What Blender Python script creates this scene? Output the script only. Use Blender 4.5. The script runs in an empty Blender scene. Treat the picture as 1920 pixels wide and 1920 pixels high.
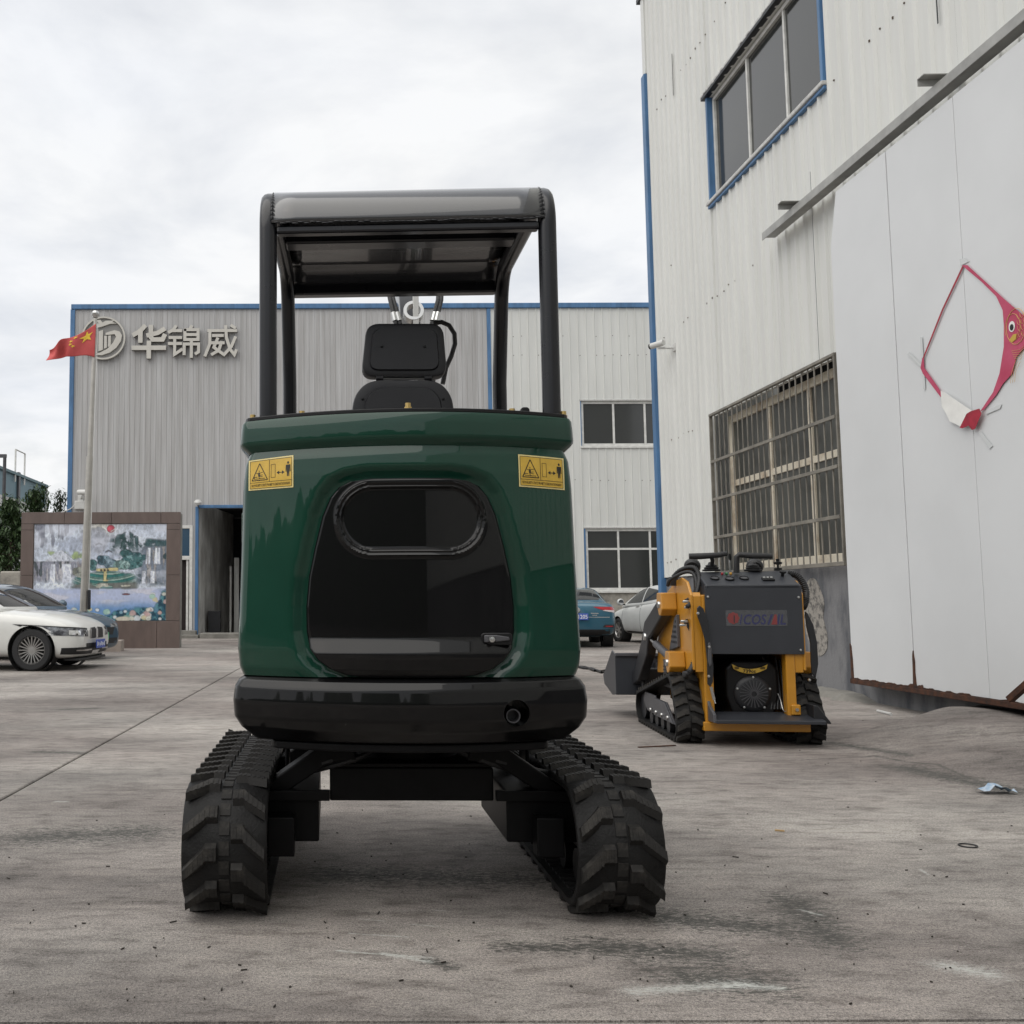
import bpy, math, random
import numpy as np
from mathutils import Vector, Matrix
S = bpy.context.scene
COL = S.collection
PI = math.pi
rad = math.radians
random.seed(7)

# ------------------------------------------------------------------ camera
IMG = 1920.0; FPX = 1900.0; CH = 1.05; PCX = 570.0; PCY = 960.0      # the photograph is the right part of a wider frame
PITCH = math.atan(170 / FPX); ROLL = 0.003
_r = np.array([1, 0, 0.]); _u = np.array([0, -math.sin(PITCH), math.cos(PITCH)]); _f = np.array([0, math.cos(PITCH), math.sin(PITCH)])
CR = _r * math.cos(ROLL) - _u * math.sin(ROLL)
CU = _u * math.cos(ROLL) + _r * math.sin(ROLL)
CP = np.array([0, 0, CH])
cd = bpy.data.cameras.new('camera'); cam = bpy.data.objects.new('camera', cd); COL.objects.link(cam)
cd.sensor_width = 36; cd.lens = 36 * FPX / IMG; cd.shift_x = (960 - PCX) / IMG; cd.clip_start = 0.05; cd.clip_end = 5000
M = Matrix.Identity(4)
for i in range(3):
    M[i][0] = CR[i]; M[i][1] = CU[i]; M[i][2] = -_f[i]; M[i][3] = CP[i]
cam.matrix_world = M
S.camera = cam
S.render.resolution_x = 1024; S.render.resolution_y = 1024

# ------------------------------------------------------------------ sky, sun, exposure
SUN_AZ = rad(-128); SUN_EL = rad(58)          # azimuth measured from +Y towards +X
W = bpy.data.worlds.new('World'); S.world = W; W.use_nodes = True
nt = W.node_tree; N = nt.nodes; L = nt.links
bg = N['Background']
sky = N.new('ShaderNodeTexSky'); sky.sky_type = 'NISHITA'; sky.sun_disc = False
sky.sun_elevation = SUN_EL; sky.sun_rotation = SUN_AZ
sky.air_density = 1.0; sky.dust_density = 3.0
tc = N.new('ShaderNodeTexCoord')
sep = N.new('ShaderNodeSeparateXYZ'); L.new(tc.outputs['Generated'], sep.inputs[0])
ad = N.new('ShaderNodeMath'); ad.operation = 'MAXIMUM'; ad.inputs[1].default_value = 0.0; L.new(sep.outputs[2], ad.inputs[0])
ad2 = N.new('ShaderNodeMath'); ad2.operation = 'ADD'; ad2.inputs[1].default_value = 0.16; L.new(ad.outputs[0], ad2.inputs[0])
dx = N.new('ShaderNodeMath'); dx.operation = 'DIVIDE'; L.new(sep.outputs[0], dx.inputs[0]); L.new(ad2.outputs[0], dx.inputs[1])
dy = N.new('ShaderNodeMath'); dy.operation = 'DIVIDE'; L.new(sep.outputs[1], dy.inputs[0]); L.new(ad2.outputs[0], dy.inputs[1])
cmb = N.new('ShaderNodeCombineXYZ'); L.new(dx.outputs[0], cmb.inputs[0]); L.new(dy.outputs[0], cmb.inputs[1])
n1 = N.new('ShaderNodeTexNoise'); n1.inputs['Scale'].default_value = 1.9; n1.inputs['Detail'].default_value = 7; n1.inputs['Roughness'].default_value = 0.55
n1.inputs['Distortion'].default_value = 0.25
L.new(cmb.outputs[0], n1.inputs['Vector'])
rp = N.new('ShaderNodeValToRGB'); rp.color_ramp.elements[0].position = 0.33; rp.color_ramp.elements[1].position = 0.56
rp.color_ramp.elements[0].color = (0.72, 0.72, 0.72, 1); rp.color_ramp.elements[1].color = (1, 1, 1, 1)
L.new(n1.outputs['Fac'], rp.inputs[0])
n2 = N.new('ShaderNodeTexNoise'); n2.inputs['Scale'].default_value = 0.8; n2.inputs['Detail'].default_value = 3
L.new(cmb.outputs[0], n2.inputs['Vector'])
cr2 = N.new('ShaderNodeValToRGB'); cr2.color_ramp.elements[0].position = 0.3; cr2.color_ramp.elements[1].position = 0.65
cr2.color_ramp.elements[0].color = (0.83, 0.855, 0.905, 1); cr2.color_ramp.elements[1].color = (0.925, 0.925, 0.915, 1)
L.new(n2.outputs['Fac'], cr2.inputs[0])
skm = N.new('ShaderNodeMixRGB'); skm.blend_type = 'MULTIPLY'; skm.inputs[0].default_value = 1.0
skm.inputs[2].default_value = (0.10, 0.10, 0.10, 1); L.new(sky.outputs[0], skm.inputs[1])
mx = N.new('ShaderNodeMixRGB'); L.new(rp.outputs[0], mx.inputs[0]); L.new(skm.outputs[0], mx.inputs[1]); L.new(cr2.outputs[0], mx.inputs[2])
L.new(mx.outputs[0], bg.inputs[0]); bg.inputs[1].default_value = 0.80
sd = bpy.data.lights.new('sun', 'SUN'); sd.energy = 1.5; sd.angle = rad(75); sd.color = (1.0, 0.965, 0.91)
sun = bpy.data.objects.new('sun', sd); COL.objects.link(sun)
sv = Vector((math.sin(SUN_AZ) * math.cos(SUN_EL), math.cos(SUN_AZ) * math.cos(SUN_EL), math.sin(SUN_EL)))
sun.rotation_euler = sv.to_track_quat('Z', 'Y').to_euler(); sun.location = sv * 60
S.view_settings.view_transform = 'Standard'; S.view_settings.look = 'None'
S.view_settings.exposure = 0.42; S.view_settings.gamma = 1.0; S.view_settings.use_curve_mapping = False

# ------------------------------------------------------------------ pixel -> place
def ray(x, y): return _f * FPX + (x - PCX) * CR - (y - PCY) * CU
def gz(y):
    """height of the yard (level)"""
    return 0.0
def gpx(x, y):
    d = ray(x, y); z = 0.0
    for _ in range(30):
        P = CP + d * (z - CH) / d[2]; z = gz(P[1])
    return P
class Frame:
    """vertical frame: local x to the right, y away from the viewer, z up"""
    def __init__(s, o, ang):
        s.o = np.array([o[0], o[1], 0.]); s.a = ang
        s.ex = np.array([math.cos(ang), math.sin(ang), 0]); s.ey = np.array([-math.sin(ang), math.cos(ang), 0])
    def px(s, x, y, yl=0.0):
        d = ray(x, y); P0 = s.o + s.ey * yl
        P = CP + d * (((P0 - CP) @ s.ey) / (d @ s.ey)) - s.o
        return float(P @ s.ex), float(P[2])
    def X(s, x, y, yl=0.0): return s.px(x, y, yl)[0]
    def Z(s, x, y, yl=0.0): return s.px(x, y, yl)[1]

# ------------------------------------------------------------------ materials
def srgb(r, g, b):
    f = lambda c: (c / 255 / 12.92) if c / 255 <= 0.04045 else ((c / 255 + 0.055) / 1.055) ** 2.4
    return (f(r), f(g), f(b))
def mat(name, col, rough=0.5, metal=0.0, coat=0.0, var=0.0, vscale=8.0, bump=0.0, bscale=40.0, spec=0.5,
        col2=None, streak=None, detail=6, lo=0.35, hi=0.65, rvar=0.0, coat_rough=0.05):
    """Principled; colour mixes col -> col2 (or col darkened by var) through noise. streak=(sx,sy,sz) stretches that noise."""
    m = bpy.data.materials.new(name); m.use_nodes = True
    nt = m.node_tree; b = nt.nodes['Principled BSDF']
    b.inputs['Base Color'].default_value = (*col, 1); b.inputs['Roughness'].default_value = rough
    b.inputs['Metallic'].default_value = metal; b.inputs['Coat Weight'].default_value = coat
    b.inputs['Coat Roughness'].default_value = coat_rough; b.inputs['Specular IOR Level'].default_value = spec
    if var or col2 or bump or rvar:
        t = nt.nodes.new('ShaderNodeTexCoord'); mp = nt.nodes.new('ShaderNodeMapping')
        nt.links.new(t.outputs['Object'], mp.inputs[0])
        if streak: mp.inputs['Scale'].default_value = streak
    if var or col2:
        n = nt.nodes.new('ShaderNodeTexNoise'); n.inputs['Scale'].default_value = vscale; n.inputs['Detail'].default_value = detail
        n.inputs['Roughness'].default_value = 0.6
        nt.links.new(mp.outputs[0], n.inputs['Vector'])
        r = nt.nodes.new('ShaderNodeValToRGB'); r.color_ramp.elements[0].position = lo; r.color_ramp.elements[1].position = hi
        c2 = col2 if col2 else tuple(c * (1 - var) for c in col)
        r.color_ramp.elements[0].color = (*c2, 1); r.color_ramp.elements[1].color = (*col, 1)
        nt.links.new(n.outputs['Fac'], r.inputs[0]); nt.links.new(r.outputs[0], b.inputs['Base Color'])
    if rvar:
        n3 = nt.nodes.new('ShaderNodeTexNoise'); n3.inputs['Scale'].default_value = vscale * 2.3; n3.inputs['Detail'].default_value = 5
        nt.links.new(mp.outputs[0], n3.inputs['Vector'])
        mr = nt.nodes.new('ShaderNodeMapRange'); mr.inputs[3].default_value = max(0.02, rough - rvar); mr.inputs[4].default_value = rough + rvar
        nt.links.new(n3.outputs['Fac'], mr.inputs[0]); nt.links.new(mr.outputs[0], b.inputs['Roughness'])
    if bump:
        n4 = nt.nodes.new('ShaderNodeTexNoise'); n4.inputs['Scale'].default_value = bscale; n4.inputs['Detail'].default_value = 5
        nt.links.new(t.outputs['Object'], n4.inputs['Vector'])
        bp = nt.nodes.new('ShaderNodeBump'); bp.inputs['Strength'].default_value = bump; bp.inputs['Distance'].default_value = 0.01
        nt.links.new(n4.outputs['Fac'], bp.inputs['Height']); nt.links.new(bp.outputs[0], b.inputs['Normal'])
    return m
def attr_mat(name, attr, rough=0.5, spec=0.4):
    m = bpy.data.materials.new(name); m.use_nodes = True; nt = m.node_tree; b = nt.nodes['Principled BSDF']
    a = nt.nodes.new('ShaderNodeAttribute'); a.attribute_name = attr
    nt.links.new(a.outputs['Color'], b.inputs['Base Color']); b.inputs['Roughness'].default_value = rough
    b.inputs['Specular IOR Level'].default_value = spec
    return m

# ------------------------------------------------------------------ mesh helpers
def tag(o, label=None, cat=None, group=None, kind=None):
    if label: o['label'] = label
    if cat: o['category'] = cat
    if group: o['group'] = group
    if kind: o['kind'] = kind
    return o
def thing(name, loc, rotz, label, cat, group=None):
    o = bpy.data.objects.new(name, None); COL.objects.link(o); o.empty_display_size = 0.1
    o.location = loc; o.rotation_euler = (0, 0, rotz)
    return tag(o, label, cat, group)
class MB:
    def __init__(s): s.v = []; s.f = []; s.m = []
    def add(s, vs, fs, mi=0):
        b = len(s.v); s.v += [tuple(map(float, p)) for p in vs]
        for f in fs: s.f.append([i + b for i in f]); s.m.append(mi)
        return s
    def box(s, x0, x1, y0, y1, z0, z1, mi=0):
        vs = [(x, y, z) for z in (z0, z1) for y in (y0, y1) for x in (x0, x1)]
        return s.add(vs, [(0, 2, 3, 1), (4, 5, 7, 6), (0, 1, 5, 4), (2, 6, 7, 3), (0, 4, 6, 2), (1, 3, 7, 5)], mi)
    def obox(s, c, sz, R=None, mi=0):
        """box at c, sizes sz, rotation Matrix R"""
        vs = [Vector((x * sz[0] / 2, y * sz[1] / 2, z * sz[2] / 2)) for z in (-1, 1) for y in (-1, 1) for x in (-1, 1)]
        if R is not None: vs = [R @ p for p in vs]
        vs = [p + Vector(c) for p in vs]
        return s.add(vs, [(0, 2, 3, 1), (4, 5, 7, 6), (0, 1, 5, 4), (2, 6, 7, 3), (0, 4, 6, 2), (1, 3, 7, 5)], mi)
    def bar(s, p0, p1, w, h, up=(0, 0, 1), mi=0):
        p0 = Vector(p0); p1 = Vector(p1); d = (p1 - p0); l = d.length; d.normalize()
        u = Vector(up); sx = d.cross(u)
        if sx.length < 1e-4: sx = d.cross(Vector((0, 1, 0)))
        sx.normalize(); uz = sx.cross(d)
        R = Matrix((sx, d, uz)).transposed()
        return s.obox((p0 + p1) / 2, (w, l, h), R, mi)
    def prism(s, poly, a, b, axis='y', mi=0):
        n = len(poly)
        if axis == 'y': P = lambda q, t: (q[0], t, q[1])
        elif axis == 'x': P = lambda q, t: (t, q[0], q[1])
        else: P = lambda q, t: (q[0], q[1], t)
        vs = [P(q, a) for q in poly] + [P(q, b) for q in poly]
        fs = [list(range(n)), list(range(2 * n - 1, n - 1, -1))] + [(i, i + n, (i + 1) % n + n, (i + 1) % n) for i in range(n)]
        return s.add(vs, fs, mi)
    def tube(s, path, r, n=10, closed=False, cap=True, mi=0):
        P = [Vector(p) for p in path]; m = len(P)
        rs = r if isinstance(r, (list, tuple)) else [r] * m
        T = []
        for i in range(m):
            if closed: t = P[(i + 1) % m] - P[i - 1]
            else: t = P[min(i + 1, m - 1)] - P[max(i - 1, 0)]
            T.append(t.normalized())
        ref = Vector((0, 0, 1)) if abs(T[0].z) < 0.9 else Vector((1, 0, 0))
        nrm = T[0].cross(ref).normalized(); vs = []
        for i in range(m):
            nrm = (nrm - T[i] * nrm.dot(T[i])).normalized(); bi = T[i].cross(nrm)
            for k in range(n):
                a = 2 * PI * k / n
                vs.append(P[i] + (nrm * math.cos(a) + bi * math.sin(a)) * rs[i])
        fs = []
        for i in range(m if closed else m - 1):
            j = (i + 1) % m
            for k in range(n): fs.append((i * n + k, i * n + (k + 1) % n, j * n + (k + 1) % n, j * n + k))
        if cap and not closed: fs += [list(range(n))[::-1], list(range((m - 1) * n, m * n))]
        return s.add(vs, fs, mi)
    def cyl(s, p0, p1, r0, r1=None, n=18, mi=0):
        return s.tube([p0, p1], [r0, r0 if r1 is None else r1], n=n, mi=mi)
    def lathe(s, prof, c, axis, n=24, mi=0):
        """prof = [(radius, along)], around axis through c"""
        ax = Vector(axis).normalized(); ref = Vector((0, 0, 1)) if abs(ax.z) < 0.9 else Vector((1, 0, 0))
        e1 = ax.cross(ref).normalized(); e2 = ax.cross(e1); c = Vector(c); vs = []
        for (r, t) in prof:
            for k in range(n):
                a = 2 * PI * k / n; vs.append(c + ax * t + (e1 * math.cos(a) + e2 * math.sin(a)) * r)
        fs = [(i * n + k, i * n + (k + 1) % n, (i + 1) * n + (k + 1) % n, (i + 1) * n + k) for i in range(len(prof) - 1) for k in range(n)]
        return s.add(vs, fs, mi)
    def grid(s, rows, closed=False, mi=0):
        """rows = list of equal-length point lists"""
        m = len(rows); n = len(rows[0]); vs = [p for r in rows for p in r]
        fs = [(i * n + k, i * n + (k + 1) % n, (i + 1) * n + (k + 1) % n, (i + 1) * n + k) for i in range(m - 1) for k in range(n if closed else n - 1)]
        return s.add(vs, fs, mi)
    def mesh(s, name, mats, smooth=35):
        me = bpy.data.meshes.new(name); me.from_pydata(s.v, [], s.f); me.validate()
        for m in (mats if isinstance(mats, (list, tuple)) else [mats]): me.materials.append(m)
        if len(s.m) == len(me.polygons): me.polygons.foreach_set('material_index', s.m)
        if smooth:
            me.polygons.foreach_set('use_smooth', [True] * len(me.polygons)); me.update()
            me.set_sharp_from_angle(angle=rad(smooth))
        me.update(); return me
    def obj(s, name, mats, parent=None, smooth=35, bevel=0.0, seg=2, fix=True):
        me = s.mesh(name, mats, smooth)
        if fix:
            import bmesh
            bm = bmesh.new(); bm.from_mesh(me); bmesh.ops.recalc_face_normals(bm, faces=bm.faces); bm.to_mesh(me); bm.free()
        o = bpy.data.objects.new(name, me); COL.objects.link(o)
        if parent is not None: o.parent = parent
        if bevel:
            b = o.modifiers.new('bevel', 'BEVEL'); b.width = bevel; b.segments = seg; b.limit_method = 'ANGLE'; b.angle_limit = rad(40)
        return o
def place(me, name, parent=None, loc=(0, 0, 0), rot=(0, 0, 0), scale=None):
    o = bpy.data.objects.new(name, me); COL.objects.link(o); o.parent = parent; o.location = loc; o.rotation_euler = rot
    if scale: o.scale = scale
    return o
def realise(o):
    """bake the modifiers of o into its mesh"""
    dg = bpy.context.evaluated_depsgraph_get(); dg.update()
    me = bpy.data.meshes.new_from_object(o.evaluated_get(dg)); o.modifiers.clear(); o.data = me
    return o
def cut(o, cutter):
    b = o.modifiers.new('cut', 'BOOLEAN'); b.operation = 'DIFFERENCE'; b.object = cutter; b.solver = 'EXACT'
    realise(o)
    me = cutter.data; bpy.data.objects.remove(cutter); bpy.data.meshes.remove(me)
    return o
def text_data(s, size=1.0, bold=0.0, extrude=0.0, align='CENTER', res=3):
    """lettering as (verts, faces) in its own x-y plane"""
    c = bpy.data.curves.new('lettering', 'FONT'); c.body = s; c.size = size; c.offset = bold; c.extrude = extrude
    c.align_x = align; c.align_y = 'CENTER'; c.resolution_u = res
    o = bpy.data.objects.new('lettering', c); COL.objects.link(o)
    dg = bpy.context.evaluated_depsgraph_get(); dg.update()
    me = bpy.data.meshes.new_from_object(o.evaluated_get(dg))
    vs = [tuple(v.co) for v in me.vertices]; fs = [tuple(p.vertices) for p in me.polygons]
    bpy.data.objects.remove(o); bpy.data.curves.remove(c); bpy.data.meshes.remove(me)
    return vs, fs
def fit(vs, w, h):
    """scale letter points to a box w x h centred on 0"""
    a = np.array(vs); lo = a.min(0); hi = a.max(0); c = (lo + hi) / 2
    a = a - c; a[:, 0] *= w / max(1e-6, hi[0] - lo[0]); a[:, 1] *= h / max(1e-6, hi[1] - lo[1]); return a
def smooth(t): t = min(1.0, max(0.0, t)); return t * t * (3 - 2 * t)
def bez(p0, p1, p2, p3, n=14):
    p0, p1, p2, p3 = map(Vector, (p0, p1, p2, p3))
    return [p0 * (1 - t) ** 3 + p1 * 3 * t * (1 - t) ** 2 + p2 * 3 * t * t * (1 - t) + p3 * t ** 3 for t in [i / n for i in range(n + 1)]]
def rrect(x0, x1, z0, z1, r, n=5):
    pts = []
    for (cx, cz, a0) in ((x1 - r, z1 - r, 0), (x0 + r, z1 - r, 90), (x0 + r, z0 + r, 180), (x1 - r, z0 + r, 270)):
        for k in range(n + 1):
            a = rad(a0 + 90 * k / n); pts.append((cx + r * math.cos(a), cz + r * math.sin(a)))
    return pts
# ================================================================== MATERIALS
m_rubber = mat('rubber', (0.013, 0.0128, 0.0128), 0.55, spec=0.2, var=0.35, vscale=14, bump=0.25, bscale=120, rvar=0.15)
m_lug = mat('rubber_lug', (0.019, 0.018, 0.017), 0.65, spec=0.18, col2=(0.042, 0.039, 0.035), lo=0.34, hi=0.48, vscale=16, bump=0.2, bscale=150)
m_green = mat('green_enamel', (0.0030, 0.040, 0.024), 0.4, spec=0.12, coat=0.75, var=0.15, vscale=3, coat_rough=0.02, bump=0.012, bscale=4)
m_black = mat('black_gloss', (0.0030, 0.0030, 0.0034), 0.35, spec=0.08, coat=0.55, coat_rough=0.03, bump=0.012, bscale=4, col2=(0.03, 0.03, 0.028), vscale=26, lo=0.24, hi=0.27)
m_blacksatin = mat('black_satin', (0.007, 0.007, 0.008), 0.38, spec=0.3, var=0.2, vscale=6, bump=0.03, bscale=60, rvar=0.12)
m_frameblk = mat('chassis_black', (0.006, 0.006, 0.0065), 0.45, spec=0.14, var=0.4, vscale=9, bump=0.06, bscale=50)
m_canopy = mat('canopy_black', (0.006, 0.0065, 0.009), 0.30, spec=0.3, coat=0.35, coat_rough=0.15, bump=0.04, bscale=9, rvar=0.08)
m_roofplate = mat('roof_plate', (0.030, 0.031, 0.034), 0.25, coat=0.9, coat_rough=0.05, var=0.3, vscale=2, streak=(0.4, 9, 9), rvar=0.08)
m_seat = mat('seat_shell', (0.013, 0.013, 0.016), 0.42, var=0.2, vscale=9, bump=0.03, bscale=200)
m_steel = mat('bright_steel', (0.55, 0.55, 0.54), 0.28, metal=1.0)
m_chrome = mat('chrome', (0.75, 0.75, 0.75), 0.1, metal=1.0)
m_brass = mat('yellow_zinc', (0.50, 0.36, 0.14), 0.35, metal=0.9)
m_dark = mat('deep_black', (0.003, 0.003, 0.003), 0.6)
m_decal = mat('decal_yellow', (0.62, 0.40, 0.055), 0.4, var=0.15, vscale=30)
m_decalb = mat('decal_border', (0.72, 0.60, 0.26), 0.4)
m_decalk = mat('decal_black', (0.012, 0.010, 0.006), 0.5)
m_yellow = mat('machine_yellow', (0.52, 0.235, 0.018), 0.36, coat=0.4, var=0.12, vscale=6, coat_rough=0.15, bump=0.02, bscale=30)
m_char = mat('charcoal_powder', (0.032, 0.035, 0.042), 0.42, var=0.18, vscale=3, bump=0.03, bscale=200)
m_char2 = mat('charcoal_dark', (0.016, 0.017, 0.020), 0.45, var=0.3, vscale=7)
m_gun = mat('gunmetal', (0.075, 0.075, 0.082), 0.45, var=0.25, vscale=5, bump=0.05, bscale=60)
m_hose = mat('hose_rubber', (0.014, 0.014, 0.015), 0.5, bump=0.3, bscale=160)
m_white_l = mat('warm_white_cladding', srgb(216, 217, 213), 0.45, var=0.12, vscale=1.2, streak=(3, 3, 0.35), bump=0.01, bscale=3, lo=0.3, hi=0.7)
m_white_h = mat('hall_white_cladding', srgb(214, 215, 211), 0.5, var=0.14, vscale=1.0, streak=(3, 3, 0.3), lo=0.3, hi=0.7)
m_grey_h = mat('hall_grey_cladding', srgb(186, 186, 186), 0.5, col2=srgb(152, 150, 148), vscale=1.3, streak=(6, 6, 0.22), lo=0.28, hi=0.72)
m_door = mat('sandwich_panel_white', srgb(212, 214, 215), 0.35, var=0.06, vscale=0.9, rvar=0.08, bump=0.012, bscale=2.2)
m_blue = mat('blue_trim', (0.075, 0.185, 0.36), 0.45, var=0.3, vscale=4, streak=(2, 2, 0.4))
m_alu = mat('white_aluminium', (0.68, 0.68, 0.65), 0.4, var=0.2, vscale=8)
m_glass = mat('dark_window_glass', (0.035, 0.037, 0.036), 0.08, spec=0.6, rvar=0.03, vscale=0.6)
m_glass2 = mat('dusty_window_glass', (0.085, 0.088, 0.08), 0.3, var=0.35, vscale=1.5)
m_glassb = mat('dusty_blue_glass', (0.035, 0.075, 0.12), 0.15)
m_plaster = mat('grey_plaster', (0.085, 0.089, 0.099), 0.85, col2=(0.19, 0.19, 0.195), vscale=1.7, streak=(2.2, 2.2, 0.8), lo=0.42, hi=0.62, bump=0.35, bscale=30, detail=9)
m_rough = mat('bare_render', (0.30, 0.28, 0.25), 0.9, col2=(0.10, 0.095, 0.09), vscale=16, lo=0.38, hi=0.55, bump=0.8, bscale=40)
m_rough2 = mat('patched_render', (0.34, 0.32, 0.28), 0.9, col2=(0.17, 0.16, 0.145), vscale=3, lo=0.35, hi=0.6, bump=0.6, bscale=12)
m_rust = mat('rust', (0.085, 0.030, 0.012), 0.85, col2=(0.025, 0.012, 0.008), vscale=14, bump=0.4, bscale=60)
m_grille = mat('grille_bronze', (0.235, 0.218, 0.185), 0.5, var=0.4, vscale=5)
m_sill = mat('window_white_old', (0.70, 0.64, 0.52), 0.6, col2=(0.42, 0.32, 0.22), vscale=3, lo=0.3, hi=0.5)
m_rail = mat('rail_grey', (0.38, 0.38, 0.365), 0.5, var=0.3, vscale=4)
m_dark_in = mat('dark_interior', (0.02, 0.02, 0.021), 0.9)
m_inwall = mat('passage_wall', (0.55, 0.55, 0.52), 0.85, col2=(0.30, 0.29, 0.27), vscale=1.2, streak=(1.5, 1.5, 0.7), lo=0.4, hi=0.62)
m_granite = mat('brown_granite', (0.150, 0.112, 0.098), 0.42, var=0.22, vscale=2.5, streak=(2, 2, 0.6), bump=0.02, bscale=80, rvar=0.06)
m_sign = mat('sign_cream', (0.56, 0.54, 0.49), 0.45, var=0.1, vscale=3)
m_signside = mat('sign_return', (0.20, 0.19, 0.175), 0.5)
m_pole = mat('flagpole_steel', (0.46, 0.44, 0.40), 0.3, metal=0.55, var=0.2, vscale=4)
m_conc = mat('step_concrete', (0.25, 0.24, 0.215), 0.9, var=0.35, vscale=4, bump=0.3, bscale=40)
m_screw = mat('rusty_screw', (0.10, 0.075, 0.055), 0.7)
m_plastic_w = mat('white_plastic', (0.6, 0.6, 0.58), 0.4, var=0.1, vscale=4)
m_sealant = mat('sealant', (0.60, 0.60, 0.58), 0.6, var=0.3, vscale=20)

# ================================================================== GROUND
def capsule_group():
    g = bpy.data.node_groups.new('capsule', 'ShaderNodeTree')
    for nm, ty in (('P', 'NodeSocketVector'), ('A', 'NodeSocketVector'), ('BA', 'NodeSocketVector'), ('W', 'NodeSocketFloat')):
        g.interface.new_socket(nm, in_out='INPUT', socket_type=ty)
    g.interface.new_socket('Fac', in_out='OUTPUT', socket_type='NodeSocketFloat')
    i = g.nodes.new('NodeGroupInput'); o = g.nodes.new('NodeGroupOutput')
    def vm(op): n = g.nodes.new('ShaderNodeVectorMath'); n.operation = op; return n
    def mm(op, c=False): n = g.nodes.new('ShaderNodeMath'); n.operation = op; n.use_clamp = c; return n
    pa = vm('SUBTRACT'); g.links.new(i.outputs['P'], pa.inputs[0]); g.links.new(i.outputs['A'], pa.inputs[1])
    d1 = vm('DOT_PRODUCT'); g.links.new(pa.outputs[0], d1.inputs[0]); g.links.new(i.outputs['BA'], d1.inputs[1])
    d2 = vm('DOT_PRODUCT'); g.links.new(i.outputs['BA'], d2.inputs[0]); g.links.new(i.outputs['BA'], d2.inputs[1])
    h = mm('DIVIDE', True); g.links.new(d1.outputs['Value'], h.inputs[0]); g.links.new(d2.outputs['Value'], h.inputs[1])
    sc = vm('SCALE'); g.links.new(i.outputs['BA'], sc.inputs[0]); g.links.new(h.outputs[0], sc.inputs['Scale'])
    q = vm('SUBTRACT'); g.links.new(pa.outputs[0], q.inputs[0]); g.links.new(sc.outputs[0], q.inputs[1])
    ln = vm('LENGTH'); g.links.new(q.outputs[0], ln.inputs[0])
    dv = mm('DIVIDE'); g.links.new(ln.outputs['Value'], dv.inputs[0]); g.links.new(i.outputs['W'], dv.inputs[1])
    s = mm('SUBTRACT', True); s.inputs[0].default_value = 1.0; g.links.new(dv.outputs[0], s.inputs[1])
    g.links.new(s.outputs[0], o.inputs['Fac']); return g
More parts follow.
